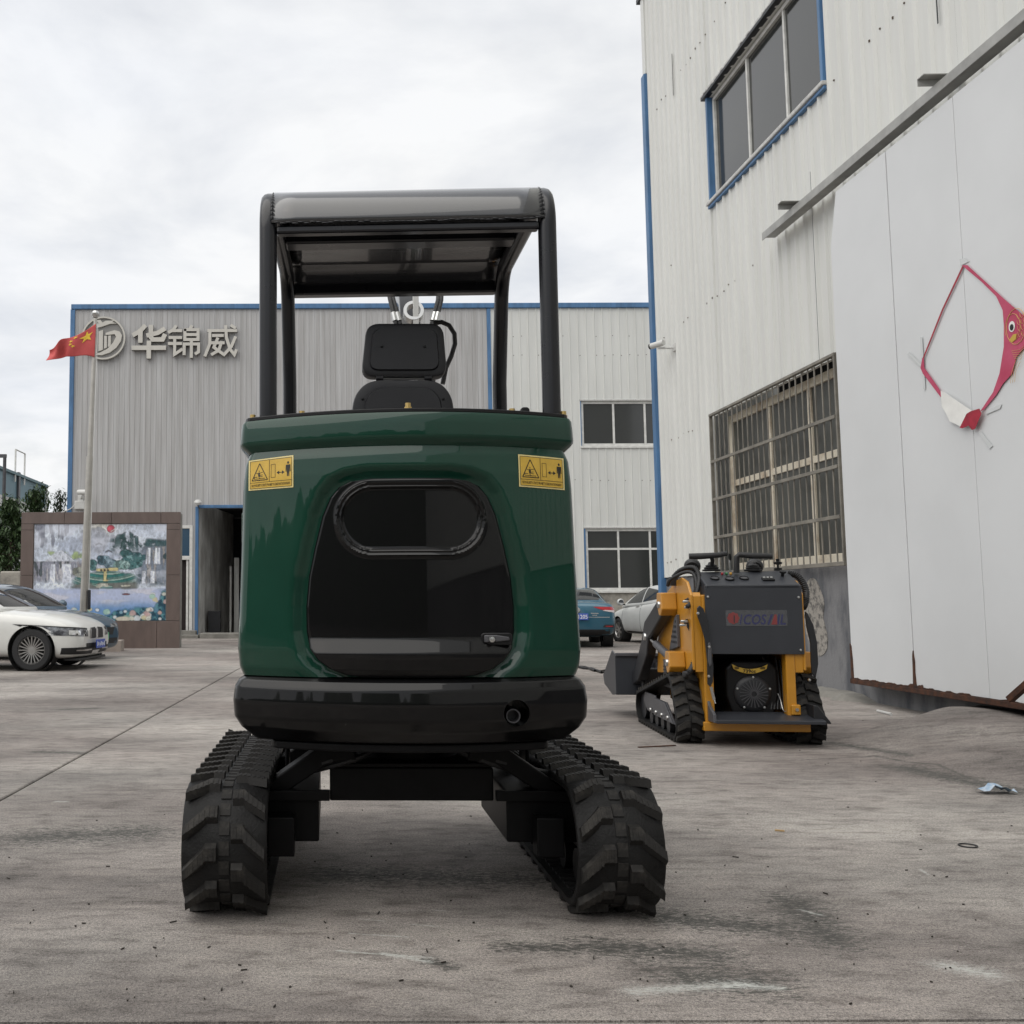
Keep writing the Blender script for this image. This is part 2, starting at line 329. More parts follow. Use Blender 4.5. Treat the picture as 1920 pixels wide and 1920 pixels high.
def ground_material():
    m = bpy.data.materials.new('yard_concrete'); m.use_nodes = True; nt = m.node_tree; n = nt.nodes; l = nt.links
    b = n['Principled BSDF']; b.inputs['Roughness'].default_value = 0.82; b.inputs['Specular IOR Level'].default_value = 0.3
    t = n.new('ShaderNodeTexCoord'); P = t.outputs['Object']
    def noise(scale, detail=6, rough=0.6, src=P, dist=0.0):
        k = n.new('ShaderNodeTexNoise'); k.inputs['Scale'].default_value = scale; k.inputs['Detail'].default_value = detail
        k.inputs['Roughness'].default_value = rough; k.inputs['Distortion'].default_value = dist; l.new(src, k.inputs['Vector']); return k.outputs['Fac']
    def ramp(src, stops):
        r = n.new('ShaderNodeValToRGB'); e = r.color_ramp.elements
        e[0].position, c0 = stops[0]; e[0].color = (*c0, 1); e[1].position, c1 = stops[-1]; e[1].color = (*c1, 1)
        for p, c in stops[1:-1]: x = e.new(p); x.color = (*c, 1)
        l.new(src, r.inputs[0]); return r.outputs[0]
    def mix(a, bb, f, mode='MIX', fac=None):
        k = n.new('ShaderNodeMixRGB'); k.blend_type = mode
        if fac is not None: k.inputs[0].default_value = fac
        else: l.new(f, k.inputs[0])
        if isinstance(a, tuple): k.inputs[1].default_value = (*a, 1)
        else: l.new(a, k.inputs[1])
        if isinstance(bb, tuple): k.inputs[2].default_value = (*bb, 1)
        else: l.new(bb, k.inputs[2])
        return k.outputs[0]
    mp = n.new('ShaderNodeMapping'); l.new(P, mp.inputs[0]); mp.inputs['Scale'].default_value = (0.55, 1.3, 1); mp.inputs['Rotation'].default_value = (0, 0, 0.1)
    base = ramp(noise(0.9, 8, 0.62, mp.outputs[0]), [(0.28, (0.185, 0.175, 0.168)), (0.5, (0.318, 0.298, 0.282)), (0.70, (0.42, 0.395, 0.372))])
    warm = ramp(noise(0.35, 4), [(0.4, (1.0, 1.0, 1.0)), (0.62, (0.87, 0.83, 0.83))])
    c = mix(base, warm, None, 'MULTIPLY', 1.0)
    blot = ramp(noise(3.1, 9, 0.7, mp.outputs[0], 0.4), [(0.30, (0.50, 0.49, 0.48)), (0.47, (1, 1, 1)), (1.0, (1.06, 1.05, 1.03))])
    c = mix(c, blot, None, 'MULTIPLY', 0.85)
    zone = ramp(noise(0.21, 3, 0.5), [(0.40, (0.66, 0.65, 0.65)), (0.56, (1.0, 1.0, 1.0)), (0.75, (1.08, 1.07, 1.05))]); c = mix(c, zone, None, 'MULTIPLY', 1.0)
    mott = ramp(noise(11, 10, 0.78, mp.outputs[0], 0.3), [(0.36, (0.55, 0.53, 0.52)), (0.50, (1, 1, 1)), (0.66, (1.22, 1.21, 1.18))]); c = mix(c, mott, None, 'MULTIPLY', 0.9)
    grain = ramp(noise(105, 5, 0.8), [(0.34, (0.30, 0.285, 0.28)), (0.47, (0.98, 0.98, 0.98)), (0.66, (1.5, 1.48, 1.44))])
    c = mix(c, grain, None, 'MULTIPLY', 0.95)
    fine = ramp(noise(260, 3, 0.7), [(0.34, (0.36, 0.36, 0.36)), (0.66, (1.6, 1.6, 1.56))])
    c = mix(c, fine, None, 'MULTIPLY', 0.8)
    # dry twig-dark flecks
    mp2 = n.new('ShaderNodeMapping'); l.new(P, mp2.inputs[0]); mp2.inputs['Scale'].default_value = (1, 2.4, 1); mp2.inputs['Rotation'].default_value = (0, 0, 0.5)
    flk = ramp(noise(26, 4, 0.85, mp2.outputs[0], 1.2), [(0.31, (1, 1, 1)), (0.345, (0, 0, 0))]); c = mix(c, (0.06, 0.055, 0.05), flk)
    flk = ramp(noise(70, 3, 0.9, mp2.outputs[0], 1.0), [(0.30, (1, 1, 1)), (0.34, (0, 0, 0))])
    c = mix(c, (0.05, 0.045, 0.04), flk)
    G = capsule_group()
    nz = noise(30, 8, 0.8, mp2.outputs[0], 1.0); nz2 = noise(45, 6, 0.85, mp2.outputs[0], 0.5)
    def cap(p0, p1, w):
        k = n.new('ShaderNodeGroup'); k.node_tree = G; a = gpx(*p0); bb = gpx(*p1)
        l.new(P, k.inputs['P']); k.inputs['A'].default_value = (a[0], a[1], a[2]); k.inputs['BA'].default_value = tuple(bb - a); k.inputs['W'].default_value = w
        return k.outputs[0]
    def masked(f, nzs, lo, hi):
        q = n.new('ShaderNodeMath'); q.operation = 'MULTIPLY_ADD'; l.new(f, q.inputs[0]); q.inputs[1].default_value = 0.22; l.new(nzs, q.inputs[2])
        r = n.new('ShaderNodeMapRange'); r.clamp = True; r.inputs[1].default_value = lo; r.inputs[2].default_value = hi; l.new(q.outputs[0], r.inputs[0])
        w_ = n.new('ShaderNodeMath'); w_.operation = 'MULTIPLY'; w_.use_clamp = True; w_.inputs[1].default_value = 5.0; l.new(f, w_.inputs[0])
        k = n.new('ShaderNodeMath'); k.operation = 'MULTIPLY'; l.new(w_.outputs[0], k.inputs[0]); l.new(r.outputs[0], k.inputs[1]); return k.outputs[0]
    for p0, p1, w in (((1120, 1775), (1330, 1790), 0.16), ((1290, 1830), (1420, 1845), 0.2), ((950, 1775), (1080, 1778), 0.09), ((1250, 1720), (1440, 1740), 0.2),
                      ((1480, 1690), (1560, 1760), 0.18), ((800, 1800), (840, 1812), 0.06), ((620, 1640), (980, 1650), 0.22), ((1700, 1440), (1900, 1485), 0.22),
                      ((70, 1410), (150, 1412), 0.12), ((1640, 1418), (1700, 1430), 0.035), ((1700, 1430), (1760, 1437), 0.03), ((1760, 1437), (1830, 1465), 0.03), ((1830, 1465), (1925, 1482), 0.04), ((1500, 1425), (1640, 1418), 0.02), ((60, 1570), (260, 1560), 0.3), ((120, 1330), (180, 1328), 0.15), ((1560, 1395), (1700, 1420), 0.12)):
        c = mix(c, (0.065, 0.064, 0.058), masked(cap(p0, p1, w * 1.3), nz, 0.60, 0.72))
    for p0, p1, w in (((655, 1750), (765, 1757), 0.012), ((635, 1783), (810, 1796), 0.016), ((720, 1788), (805, 1803), 0.03), ((770, 1733), (820, 1737), 0.009), ((810, 1706), (835, 1708), 0.008),
                      ((675, 1723), (720, 1727), 0.007), ((1190, 1858), (1400, 1846), 0.07), ((1360, 1846), (1460, 1852), 0.05), ((1780, 1812), (1850, 1825), 0.11), ((1500, 1706), (1540, 1716), 0.02),
                      ((128, 1408), (160, 1409), 0.012), ((105, 1503), (125, 1503), 0.03), ((300, 1345), (320, 1345), 0.025), ((200, 1336), (208, 1336), 0.02), ((97, 1348), (106, 1348), 0.02), ((1725, 1630), (1740, 1640), 0.015)):
        c = mix(c, (0.50, 0.51, 0.48), masked(cap(p0, p1, w * (0.9 if w < 0.05 else 0.85)), nz2, 0.58, 0.82))
    l.new(c, b.inputs['Base Color'])
    bh = n.new('ShaderNodeMath'); bh.operation = 'ADD'; l.new(noise(75, 5, 0.75), bh.inputs[0]); l.new(noise(5, 6, 0.6), bh.inputs[1])
    bp = n.new('ShaderNodeBump'); bp.inputs['Strength'].default_value = 0.5; bp.inputs['Distance'].default_value = 0.012; l.new(bh.outputs[0], bp.inputs['Height']); l.new(bp.outputs[0], b.inputs['Normal'])
    return m
m_ground = ground_material()
m_soil = mat('packed_soil', (0.045, 0.04, 0.035), 0.95, var=0.3, vscale=5)
YR = [-15, -8, -3, 0, 1.5, 2.5, 4, 6, 8, 11, 13.5, 16, 20, 25, 30, 40, 70]
b = MB(); rows = []
for y in [-1500, -60] + YR + [200, 1500]:
    rows.append([(x, y, gz(y) - 0.035) for x in (-1500, -60, 60, 1500)])
b.grid(rows); ground = b.obj('ground', m_soil, smooth=0); tag(ground, kind='structure')
A1 = gpx(0, 1500); A2 = gpx(440, 1258); YJ = gpx(960, 1916)[1]
xj = lambda y: A1[0] + (y - A1[1]) * (A2[0] - A1[0]) / (A2[1] - A1[1])
def slab(xa, xb, y0, y1):
    ys = [y0] + [y for y in YR if y0 < y < y1] + [y1]; b = MB(); rows = []
    for y in ys:
        a, c = xa(y), xb(y); z = gz(y); rows.append([(a, y, z - 0.03), (a, y, z - 0.006), (a + 0.008, y, z), (c - 0.008, y, z), (c, y, z - 0.006), (c, y, z - 0.03)])
    b.grid(rows); m = len(rows[0])
    b.add(rows[0], [list(range(m))]); b.add(rows[-1], [list(range(m))])
    return b.obj('slab', m_ground, ground, smooth=0)
gapw = 0.008
slab(lambda y: -60, lambda y: xj(y) - gapw, YJ + gapw, 70)
slab(lambda y: xj(y) + gapw, lambda y: 60, YJ + gapw, 70)
slab(lambda y: -60, lambda y: xj(y) - gapw, -15, YJ - gapw)
slab(lambda y: xj(y) + gapw, lambda y: 60, -15, YJ - gapw)

# ================================================================== CLADDING
def ribbed(parent, mtl, x0, x1, z0, z1, pitch, holes, rib=0.024, wt=0.022, wb=0.05, sheet=5, name='cladding_sheet', y=0.0, ztop=None):
    """trapezoid-ribbed sheets between x0..x1 with rectangular openings; every sheet an object"""
    cuts = sorted(set([x0, x1] + [x0 + k * pitch * sheet for k in range(1, int((x1 - x0) / (pitch * sheet)) + 1)] + [h for q in holes for h in q[:2] if x0 < h < x1]))
    cuts = [c for i, c in enumerate(cuts) if i == 0 or c - cuts[i - 1] > 0.012]
    ph = x0 + pitch * 0.5
    for a, c in zip(cuts[:-1], cuts[1:]):
        segs = [(z0, z1)]
        for hx0, hx1, hz0, hz1 in holes:
            if hx0 - 1e-4 <= (a + c) / 2 <= hx1 + 1e-4:
                ns = []
                for s0, s1 in segs:
                    if hz0 > s0: ns.append((s0, min(hz0, s1)))
                    if hz1 < s1: ns.append((max(hz1, s0), s1))
                segs = [q for q in ns if q[1] - q[0] > 0.01]
        xs = [(a, 0.0), (c, 0.0)]
        k = math.floor((a - ph) / pitch) - 1
        while ph + k * pitch < c + pitch:
            cx = ph + k * pitch
            for dx_, h in ((-wb / 2, 0), (-wt / 2, rib), (wt / 2, rib), (wb / 2, 0)):
                if a < cx + dx_ < c: xs.append((cx + dx_, h))
            k += 1
        xs.sort()
        lap = random.uniform(0, 0.003)
        for s0, s1 in segs:
            b = MB(); b.grid([[(x, y - h - lap, z) for x, h in xs] for z in (s0, s1)])
            b.grid([[(x, y - h - lap, s0) for x, h in xs], [(x, y + 0.05, s0) for x, h in xs]])
            b.obj(name, mtl, parent, smooth=0, fix=False)
def window(parent, x0, x1, z0, z1, mull, trans, fm, gm, fw=0.06, depth=0.07, y=0.03, name='window', proud=0.0):
    """frame + panes set back in an opening; window > frame, pane"""
    w = MB(); yy0, yy1 = y - proud, y + depth
    w.box(x0, x1, yy0, yy1, z0, z0 + fw); w.box(x0, x1, yy0, yy1, z1 - fw, z1)
    w.box(x0, x0 + fw, yy0, yy1, z0 + fw, z1 - fw); w.box(x1 - fw, x1, yy0, yy1, z0 + fw, z1 - fw)
    o = w.obj(name, fm, parent, smooth=0, bevel=0.006)
    f2 = fw * 0.8; ys0, ys1 = yy0 + 0.008, yy1 - 0.006
    zs = [z0 + fw] + [t for t in trans] + [z1 - fw]; xs = [x0 + fw] + list(mull) + [x1 - fw]
    for m_ in mull:
        c = MB(); c.box(m_ - f2 / 2, m_ + f2 / 2, ys0, ys1, z0 + fw + 0.001, z1 - fw - 0.001); c.obj('mullion', fm, o, smooth=0, bevel=0.005)
    for t_ in trans:
        for a, c2 in zip(xs[:-1], xs[1:]):
            c = MB(); c.box(a + (f2 / 2 if a in mull else 0), c2 - (f2 / 2 if c2 in mull else 0), ys0 + 0.003, ys1 - 0.003, t_ - f2 / 2, t_ + f2 / 2); c.obj('transom', fm, o, smooth=0, bevel=0.005)
    for a, c2 in zip(xs[:-1], xs[1:]):
        for q0, q1 in zip(zs[:-1], zs[1:]):
            c = MB(); t0, t1, t2 = (random.uniform(-.006, .006) for _ in range(3)); P_ = lambda x, z, d: (x, yy0 + 0.035 + d + t0 * (x - a) / (c2 - a) + t1 * (z - q0) / (q1 - q0), z)
            xa_, xb_, za_, zb_ = a + 0.002, c2 - 0.002, q0 + 0.002, q1 - 0.002; xm_, zm_ = (xa_ + xb_) / 2, (za_ + zb_) / 2
            c.grid([[P_(x, z, (0.004 * t2 / .006 if (x == xm_ and z == zm_) else 0) + d) for x in (xa_, xm_, xb_)] for z in (za_, zm_, zb_) for d in (0,)]); c.grid([[P_(x, z, 0.008) for x in (xa_, xb_)] for z in (za_, zb_)]); c.obj('pane', gm, o, smooth=60)
    return o

# ================================================================== HALL AT THE BACK
hp = gpx(1100, 1193); HA = rad(0.0); HF = Frame(hp, HA)
hall = thing('factory_hall', (hp[0], hp[1], 0), HA, 'long two storey metal clad factory hall with blue roof edge across the yard end', 'building')
hb = gz(hp[1]) - 0.05
HX0 = HF.X(131, 760); HX1 = 7.5; HXM = HF.X(917, 660); HZT = HF.Z(700, 579)
dw = (HF.X(372, 1080), HF.X(372, 1080) + 2.5, hb, HF.Z(400, 953))
nd = (HF.X(322, 1100), HF.X(361, 1100), hb, HF.Z(350, 985))
w1 = (HF.X(1099, 1050), HF.X(1099, 1050) + 2.55, HF.Z(1150, 1107), HF.Z(1150, 991))
w2 = (HF.X(1090, 795), HF.X(1090, 795) + 2.55, HF.Z(1150, 836), HF.Z(1150, 752))
ribbed(hall, m_grey_h, HX0 + 0.12, HXM - 0.06, hb, HZT, 0.165, [dw, nd], rib=0.014, sheet=6)
zpl = HF.Z(1150, 1112)
ribbed(hall, m_white_h, HXM + 0.06, HX1, zpl, HZT, 0.26, [w1, w2], rib=0.03, sheet=4)
b = MB(); b.box(HXM + 0.06, HX1, 0.02, 0.25, hb, zpl - 0.004); b.obj('plinth', m_rough2, hall, smooth=0)
b = MB(); b.box(HX0, HX1, -0.08, 0.3, HZT, HZT + 0.16); b.obj('roof_trim', m_blue, hall, smooth=0, bevel=0.015)
b = MB(); b.box(HX0 - 0.02, HX0 + 0.12, -0.06, 0.3, hb, HZT - 0.004); b.obj('corner_trim', m_blue, hall, smooth=0, bevel=0.01)
b = MB(); b.box(HXM - 0.06, HXM + 0.06, -0.05, 0.1, hb, HZT - 0.004); b.obj('downpipe', m_blue, hall, smooth=0, bevel=0.02)
b = MB(); b.box(HX0 + 0.02, HX0 + 0.1, 0.31, 12, hb, HZT + 0.1); b.obj('side_wall', m_grey_h, hall, smooth=0)
b = MB(); b.box(HX0 + 0.02, dw[0] - 0.3, 0.31, 12, HZT - 0.06, HZT + 0.1); b.box(dw[1] + 0.6, HX1, 0.31, 12, HZT - 0.06, HZT + 0.1); b.box(dw[0] - 0.3, dw[1] + 0.6, 4.2, 12, HZT - 0.06, HZT + 0.1); b.obj('roof', m_white_h, hall, smooth=0)  # unseen opening added over the passage to let sky light down
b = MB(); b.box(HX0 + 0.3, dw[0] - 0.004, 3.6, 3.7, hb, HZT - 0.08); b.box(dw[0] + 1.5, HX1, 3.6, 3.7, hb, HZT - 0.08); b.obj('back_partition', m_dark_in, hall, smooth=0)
for w_ in (w1, w2):
    fr = window(hall, w_[0], w_[1], w_[2], w_[3], [w_[0] + 1.0 + 0.02, w_[0] + 2.0], [w_[2] + (w_[3] - w_[2]) * 0.67] if w_ is w1 else [], m_alu, m_glass, fw=0.08)
    b = MB(); b.box(w_[0] - 0.06, w_[1], -0.05, 0.12, w_[2] - 0.075, w_[2] - 0.003); b.obj('sill', m_alu, fr, smooth=0, bevel=0.008)
    b = MB(); b.box(w_[0] - 0.06, w_[1], -0.045, 0.06, w_[3] + 0.003, w_[3] + 0.05); b.obj('drip_flashing', m_sealant, fr, smooth=0, bevel=0.006)
    b = MB(); b.box(w_[0] - 0.05, w_[0] - 0.003, -0.03, 0.1, w_[2], w_[3]); b.obj('side_flashing', m_blue, fr, smooth=0, bevel=0.005)
# passage behind the open doorway
b = MB(); b.box(dw[0] - 0.10, dw[0] - 0.002, -0.06, 0.1, hb, dw[3] + 0.05); b.box(dw[1] + 0.002, dw[1] + 0.1, -0.06, 0.1, hb, dw[3] + 0.05); b.box(dw[0], dw[1], -0.06, 0.1, dw[3] + 0.002, dw[3] + 0.1)
b.obj('doorway_frame', m_blue, hall, smooth=0, bevel=0.01)
b = MB(); b.prism([(dw[0] - 0.3, 0.11), (dw[0] - 0.004, 0.11), (dw[0] + 0.10, 0.9), (dw[0] + 0.75, 4.6), (dw[0] - 0.3, 4.6)], hb, dw[3] + 0.2, axis='z'); b.obj('passage_wall', m_inwall, hall, smooth=0)  # wall splayed inward, shaped to catch more daylight from the doorway
b = MB(); b.box(dw[0] - 0.3, dw[1] + 0.6, 3.0, 6.5, dw[3] + 0.22, dw[3] + 0.3); b.obj('passage_ceiling', m_dark_in, hall, smooth=0)  # ceiling starts well inside, kept short so the sky light reaches the wall
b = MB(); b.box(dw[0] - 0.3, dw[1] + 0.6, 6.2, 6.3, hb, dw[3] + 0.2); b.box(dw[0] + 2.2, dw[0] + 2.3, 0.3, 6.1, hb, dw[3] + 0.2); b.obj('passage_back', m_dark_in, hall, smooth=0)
b = MB(); b.box(dw[0] + 0.22, dw[0] + 0.6, 0.9, 1.4, hb, hb + 0.85); b.obj('passage_cabinet', m_char2, hall, smooth=0, bevel=0.01)
b = MB(); b.box(dw[0] + 0.80, dw[0] + 0.86, 2.2, 2.26, hb, hb + 2.3); b.box(dw[0] + 0.92, dw[0] + 1.08, 2.6, 2.66, hb, hb + 2.6); b.obj('passage_pipe', m_inwall, hall, smooth=0)
# narrow door beside the screen wall
zt = HF.Z(350, 1046)
b = MB()
for a, c in ((nd[0] + 0.003, nd[0] + 0.08), (nd[1] - 0.1, nd[1] - 0.003)): b.box(a, c, -0.03, 0.08, hb + 0.05, nd[3] - 0.003)
b.box(nd[0] + 0.08, nd[1] - 0.1, -0.03, 0.08, nd[3] - 0.1, nd[3] - 0.003); b.box(nd[0] + 0.08, nd[1] - 0.1, -0.03, 0.08, zt - 0.06, zt + 0.06)
sdoor = b.obj('side_door', m_alu, hall, smooth=0, bevel=0.006)
b = MB(); b.box(nd[0] + 0.08, nd[1] - 0.1, 0.0, 0.012, zt + 0.06, nd[3] - 0.1); b.obj('pane', m_glassb, sdoor, smooth=0)
b = MB(); b.box(nd[0] + 0.08, nd[1] - 0.22, 0.2, 0.24, hb + 0.1, zt - 0.06); b.obj('door_leaf', mat('maroon_dark', (0.018, 0.010, 0.009), 0.5), sdoor, smooth=0)
b = MB(); b.box(nd[1] - 0.2, nd[1] - 0.13, 0.02, 0.06, hb + 0.1, zt - 0.06); b.obj('open_leaf_edge', m_alu, sdoor, smooth=0, bevel=0.004)
for k, (d, h_) in enumerate(((0.5, 0.22), (0.95, 0.10))):
    b = MB(); b.box(nd[0] - 0.4, dw[0] - 0.02 + 0.12 * k, -d, -0.085 if k == 0 else -0.502, hb, hb + 0.05 + h_); b.obj('step', m_conc, hall, smooth=0, bevel=0.015)
b = MB(); b.prism([(dw[0] + 0.14, hb), (dw[1], hb), (dw[1], hb + 0.2), (dw[0] + 0.14, hb + 0.2)], -0.9, -0.085); b.obj('threshold_ramp', m_conc, hall, smooth=0, bevel=0.02)
# screw rows
b = MB()
for zz in (HF.Z(1150, 666), HF.Z(1150, 900), HF.Z(1150, 630)):
    k = HXM + 0.06 + 0.13
    while k < HX1 - 0.2:
        if random.random() < 0.6: b.obox((k + 0.06, -0.004, zz + random.uniform(-.02, .02)), (0.022, 0.012, 0.022))
        k += 0.26
tag(b.obj('screws', m_screw, hall, smooth=0), kind='stuff')

# ---- company sign on the hall
SG = thing('company_sign', (hp[0], hp[1], 0), HA, 'raised cream round emblem and three large characters on the grey hall wall', 'sign')
STROKES = {'hua': [[(.36, 1.0), (.22, .84), (.02, .72)], [(.23, .86), (.23, .50)], [(.56, 1.0), (.56, .64), (.62, .56), (.93, .56), (.99, .70)], [(.97, .90), (.78, .78), (.46, .70)], [(0, .29), (1, .29)], [(.5, .48), (.5, -.02)]],
 'jin': [[(.24, 1.0), (.16, .88), (.02, .80)], [(.16, .85), (.42, .85)], [(.04, .62), (.42, .62)], [(.02, .42), (.42, .42)], [(.21, .64), (.21, .06), (.44, .22)], [(.76, 1.0), (.70, .90)], [(.54, .88), (.97, .88), (.97, .55), (.54, .55), (.54, .88)], [(.56, .715), (.95, .715)], [(.52, .06), (.52, .40), (.99, .40), (.99, .14), (.90, .08)], [(.755, .54), (.755, -.03)]],
 'wei': [[(.10, .85), (1.0, .85)], [(.15, .85), (.15, .40), (.0, .0)], [(.66, 1.0), (.68, .62), (.80, .22), (.94, .03), (1.0, .18)], [(.97, .62), (.84, .30), (.60, .02)], [(.84, 1.02), (.96, .94)], [(.25, .68), (.57, .68)], [(.40, .58), (.28, .28), (.58, .05)], [(.53, .46), (.44, .18), (.22, .04)], [(.22, .43), (.60, .43)]]}
def letter(parent, key, x0, x1, z0, z1, name):
    b = MB(); w = (z1 - z0) * (0.072 if key == 'hua' else 0.050)
    for k, st in enumerate(STROKES[key]):
        P = [Vector((x0 + (x1 - x0) * u, z0 + (z1 - z0) * v)) for u, v in st]; Lf = []; Rt = []
        for i in range(len(P)):
            d0 = (P[i] - P[i - 1]).normalized() if i else (P[1] - P[0]).normalized(); d1 = (P[i + 1] - P[i]).normalized() if i < len(P) - 1 else d0
            t = (d0 + d1); t = t.normalized() if t.length > 0.2 else d1; n = Vector((-t.y, t.x)) * w / max(0.5, abs(t.dot(d1)))
            e = -d1 * w * 0.6 if i == 0 else (d0 * w * 0.6 if i == len(P) - 1 else Vector((0, 0))); Lf.append(P[i] + n + e); Rt.append(P[i] - n + e)
        y = -0.17 - 0.0015 * k
        for i in range(len(P) - 1):
            q = [Lf[i], Lf[i + 1], Rt[i + 1], Rt[i]]; vs = [(p.x, y, p.y) for p in q] + [(p.x, -0.05, p.y) for p in q]
            b.add(vs, [(0, 1, 2, 3)], 0); b.add(vs, [(0, 4, 5, 1), (1, 5, 6, 2), (2, 6, 7, 3), (3, 7, 4, 0)], 1)
    return b.obj(name, [m_sign, m_signside], parent, smooth=0, fix=False)
for ch, (xa, ya, xb, yb) in (('hua', (250, 612, 309, 669)), ('jin', (316, 612, 373, 668)), ('wei', (385, 612, 443, 667))):
    x0, z1 = HF.px(xa, ya, -0.14); x1, z0 = HF.px(xb, yb, -0.14)
    letter(SG, ch, x0, x1, z0, z1, 'character')
ex, ez = HF.px(194, 634, -0.14); er = HF.X(235, 634, -0.14) - ex
b = MB(); n = 56
rings = [[(ex + r * math.cos(2 * PI * k / n), y, ez + r * math.sin(2 * PI * k / n)) for k in range(n)] for r, y in ((er, -0.09), (er, -0.17), (er * 0.93, -0.17), (er * 0.93, -0.09))]
b.grid(rings, closed=True); emb = b.obj('emblem_ring', m_sign, SG, smooth=30)
b = MB(); b.prism([(ex + er * 0.94 * math.cos(2 * PI * k / n), ez + er * 0.94 * math.sin(2 * PI * k / n)) for k in range(n)], -0.11, -0.07); b.obj('emblem_disc', mat('emblem_grey', (0.22, 0.215, 0.205), 0.5), SG, smooth=30)
def E(u, v): return (ex + u * er, ez + v * er)
shapes = [[(-0.62, 0.28), (-0.30, 0.28), (-0.30, -0.72), (-0.52, -0.62), (-0.62, -0.5)], [(-0.22, 0.30), (-0.02, 0.38), (-0.02, -0.55), (-0.22, -0.62)],
          [(0.04, 0.1), (0.16, 0.1), (0.16, -0.45), (0.04, -0.5)], [(0.22, 0.1), (0.34, 0.12), (0.34, -0.36), (0.22, -0.42)],
          [(0.10, 0.24), (0.5, 0.36), (0.74, 0.3), (0.85, 0.12), (0.8, -0.15), (0.6, -0.45), (0.3, -0.68), (-0.05, -0.8), (-0.4, -0.78), (-0.1, -0.66), (0.2, -0.5), (0.45, -0.22), (0.58, 0.05), (0.52, 0.18), (0.35, 0.16), (0.1, 0.14)],
          [(-0.55, 0.42), (-0.1, 0.52), (0.3, 0.66), (0.62, 0.68), (0.4, 0.74), (0.5, 0.82), (0.1, 0.80), (-0.05, 0.72), (-0.15, 0.85), (-0.35, 0.82), (-0.2, 0.68), (-0.55, 0.55)]]
for q in shapes:
    b = MB(); b.prism([E(*p) for p in q], -0.165, -0.112); b.obj('emblem_mark', m_sign, SG, smooth=0)

# ================================================================== WAREHOUSE ON THE RIGHT
P0 = gpx(1540, 1300); TH = rad(-1.57)
dn = np.array([math.sin(TH), -math.cos(TH), 0]); ang = math.atan2(dn[1], dn[0])
RF = Frame(P0, ang); c0 = RF.X(1242, 1080)
RF = Frame(P0 + dn * c0, ang); RO = RF.o
wh = thing('warehouse', (RO[0], RO[1], 0), ang, 'tall white metal clad warehouse with plaster plinth along the right side', 'building')
RZT = 11.74; RX1 = 46.0
uw = (RF.X(1332, 290), RF.X(1551, 150), RF.Z(1440, 268), RF.Z(1325, 190))
gw = (RF.X(1346, 900), RF.X(1578, 900) + 0.16, RF.Z(1560, 1058), RF.Z(1450, 727))
PL = gw[2] - 0.01
ribbed(wh, m_white_l, 0.1, RX1, PL, RZT, 0.235, [uw, (gw[0], gw[1], PL - 0.1, gw[3])], rib=0.030, wt=0.024, wb=0.06, sheet=4)
b = MB(); b.box(0.02, RX1, 0.03, 0.4, -0.5, PL - 0.003); b.obj('plinth', m_plaster, wh, smooth=0, bevel=0.01)
b = MB(); b.box(-0.18, RX1, -0.06, 0.4, RZT, RZT + 0.08); b.obj('roof_cap', m_char2, wh, smooth=0)
b = MB(); b.box(-0.06, 0.1, -0.06, 0.12, 0.75, 10.3); b.obj('corner_trim', m_blue, wh, smooth=0, bevel=0.008)
b = MB(); b.box(-0.05, 0.1, -0.03, 0.12, 10.305, RZT - 0.003); b.obj('corner_flashing', m_white_l, wh, smooth=0, bevel=0.006)
b = MB(); b.box(-0.02, 0.06, 0.13, 9, -0.5, RZT - 0.01); b.obj('end_wall', m_white_l, wh, smooth=0)
b = MB(); b.box(-0.1, 0.34, -0.1, 0.029, -0.4, 1.02); b.obj('corner_pier', m_rough2, wh, smooth=0, bevel=0.02)
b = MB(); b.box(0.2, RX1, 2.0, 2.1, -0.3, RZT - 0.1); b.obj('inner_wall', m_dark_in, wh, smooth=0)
# bare render where the plaster has fallen
rng = random.Random(3)
def blob(cx, cz, w, h, n=40, seed=1, j=0.16):
    r_ = random.Random(seed); o = []
    ph = [r_.uniform(0, 6.28) for _ in range(6)]
    for k in range(n):
        a = 2 * PI * k / n; f = 1 + sum(j / (i + 1) * math.sin((i + 2) * a + ph[i]) for i in range(6)); o.append((cx + w * f * math.cos(a), cz + h * f * math.sin(a)))
    return o
bx, bz = RF.px(1528, 1165, 0.03)
b = MB(); b.prism(blob(bx, bz + 0.06, 0.30, 0.40, seed=5), 0.024, 0.032); b.obj('bare_patch', m_rough, wh, smooth=0)
# upper window
um = [RF.X(1397, 215), RF.X(1466, 130)]
fr = window(wh, uw[0] + 0.06, uw[1] - 0.06, uw[2] + 0.02, uw[3] - 0.02, um, [], m_alu, m_glass, fw=0.055, y=0.03)
for a, c in ((uw[0], uw[0] + 0.057), (uw[1] - 0.057, uw[1])):
    b = MB(); b.box(a, c, -0.05, 0.1, uw[2], uw[3]); b.obj('jamb_flashing', m_blue, fr, smooth=0, bevel=0.006)
b = MB(); b.box(uw[0] - 0.06, uw[1] + 0.02, -0.075, 0.08, uw[2] - 0.055, uw[2] - 0.002); b.obj('sill', m_sealant, fr, smooth=0, bevel=0.012)
b = MB(); b.box(uw[0] - 0.05, uw[1] + 0.01, -0.05, 0.06, uw[2] - 0.10, uw[2] - 0.058); b.obj('sill_flashing', m_blue, fr, smooth=0, bevel=0.006)
b = MB(); b.box(uw[0] - 0.08, uw[1] + 0.04, -0.085, 0.08, uw[3] + 0.002, uw[3] + 0.05); b.obj('head_flashing', m_char2, fr, smooth=0, bevel=0.006)
b = MB()
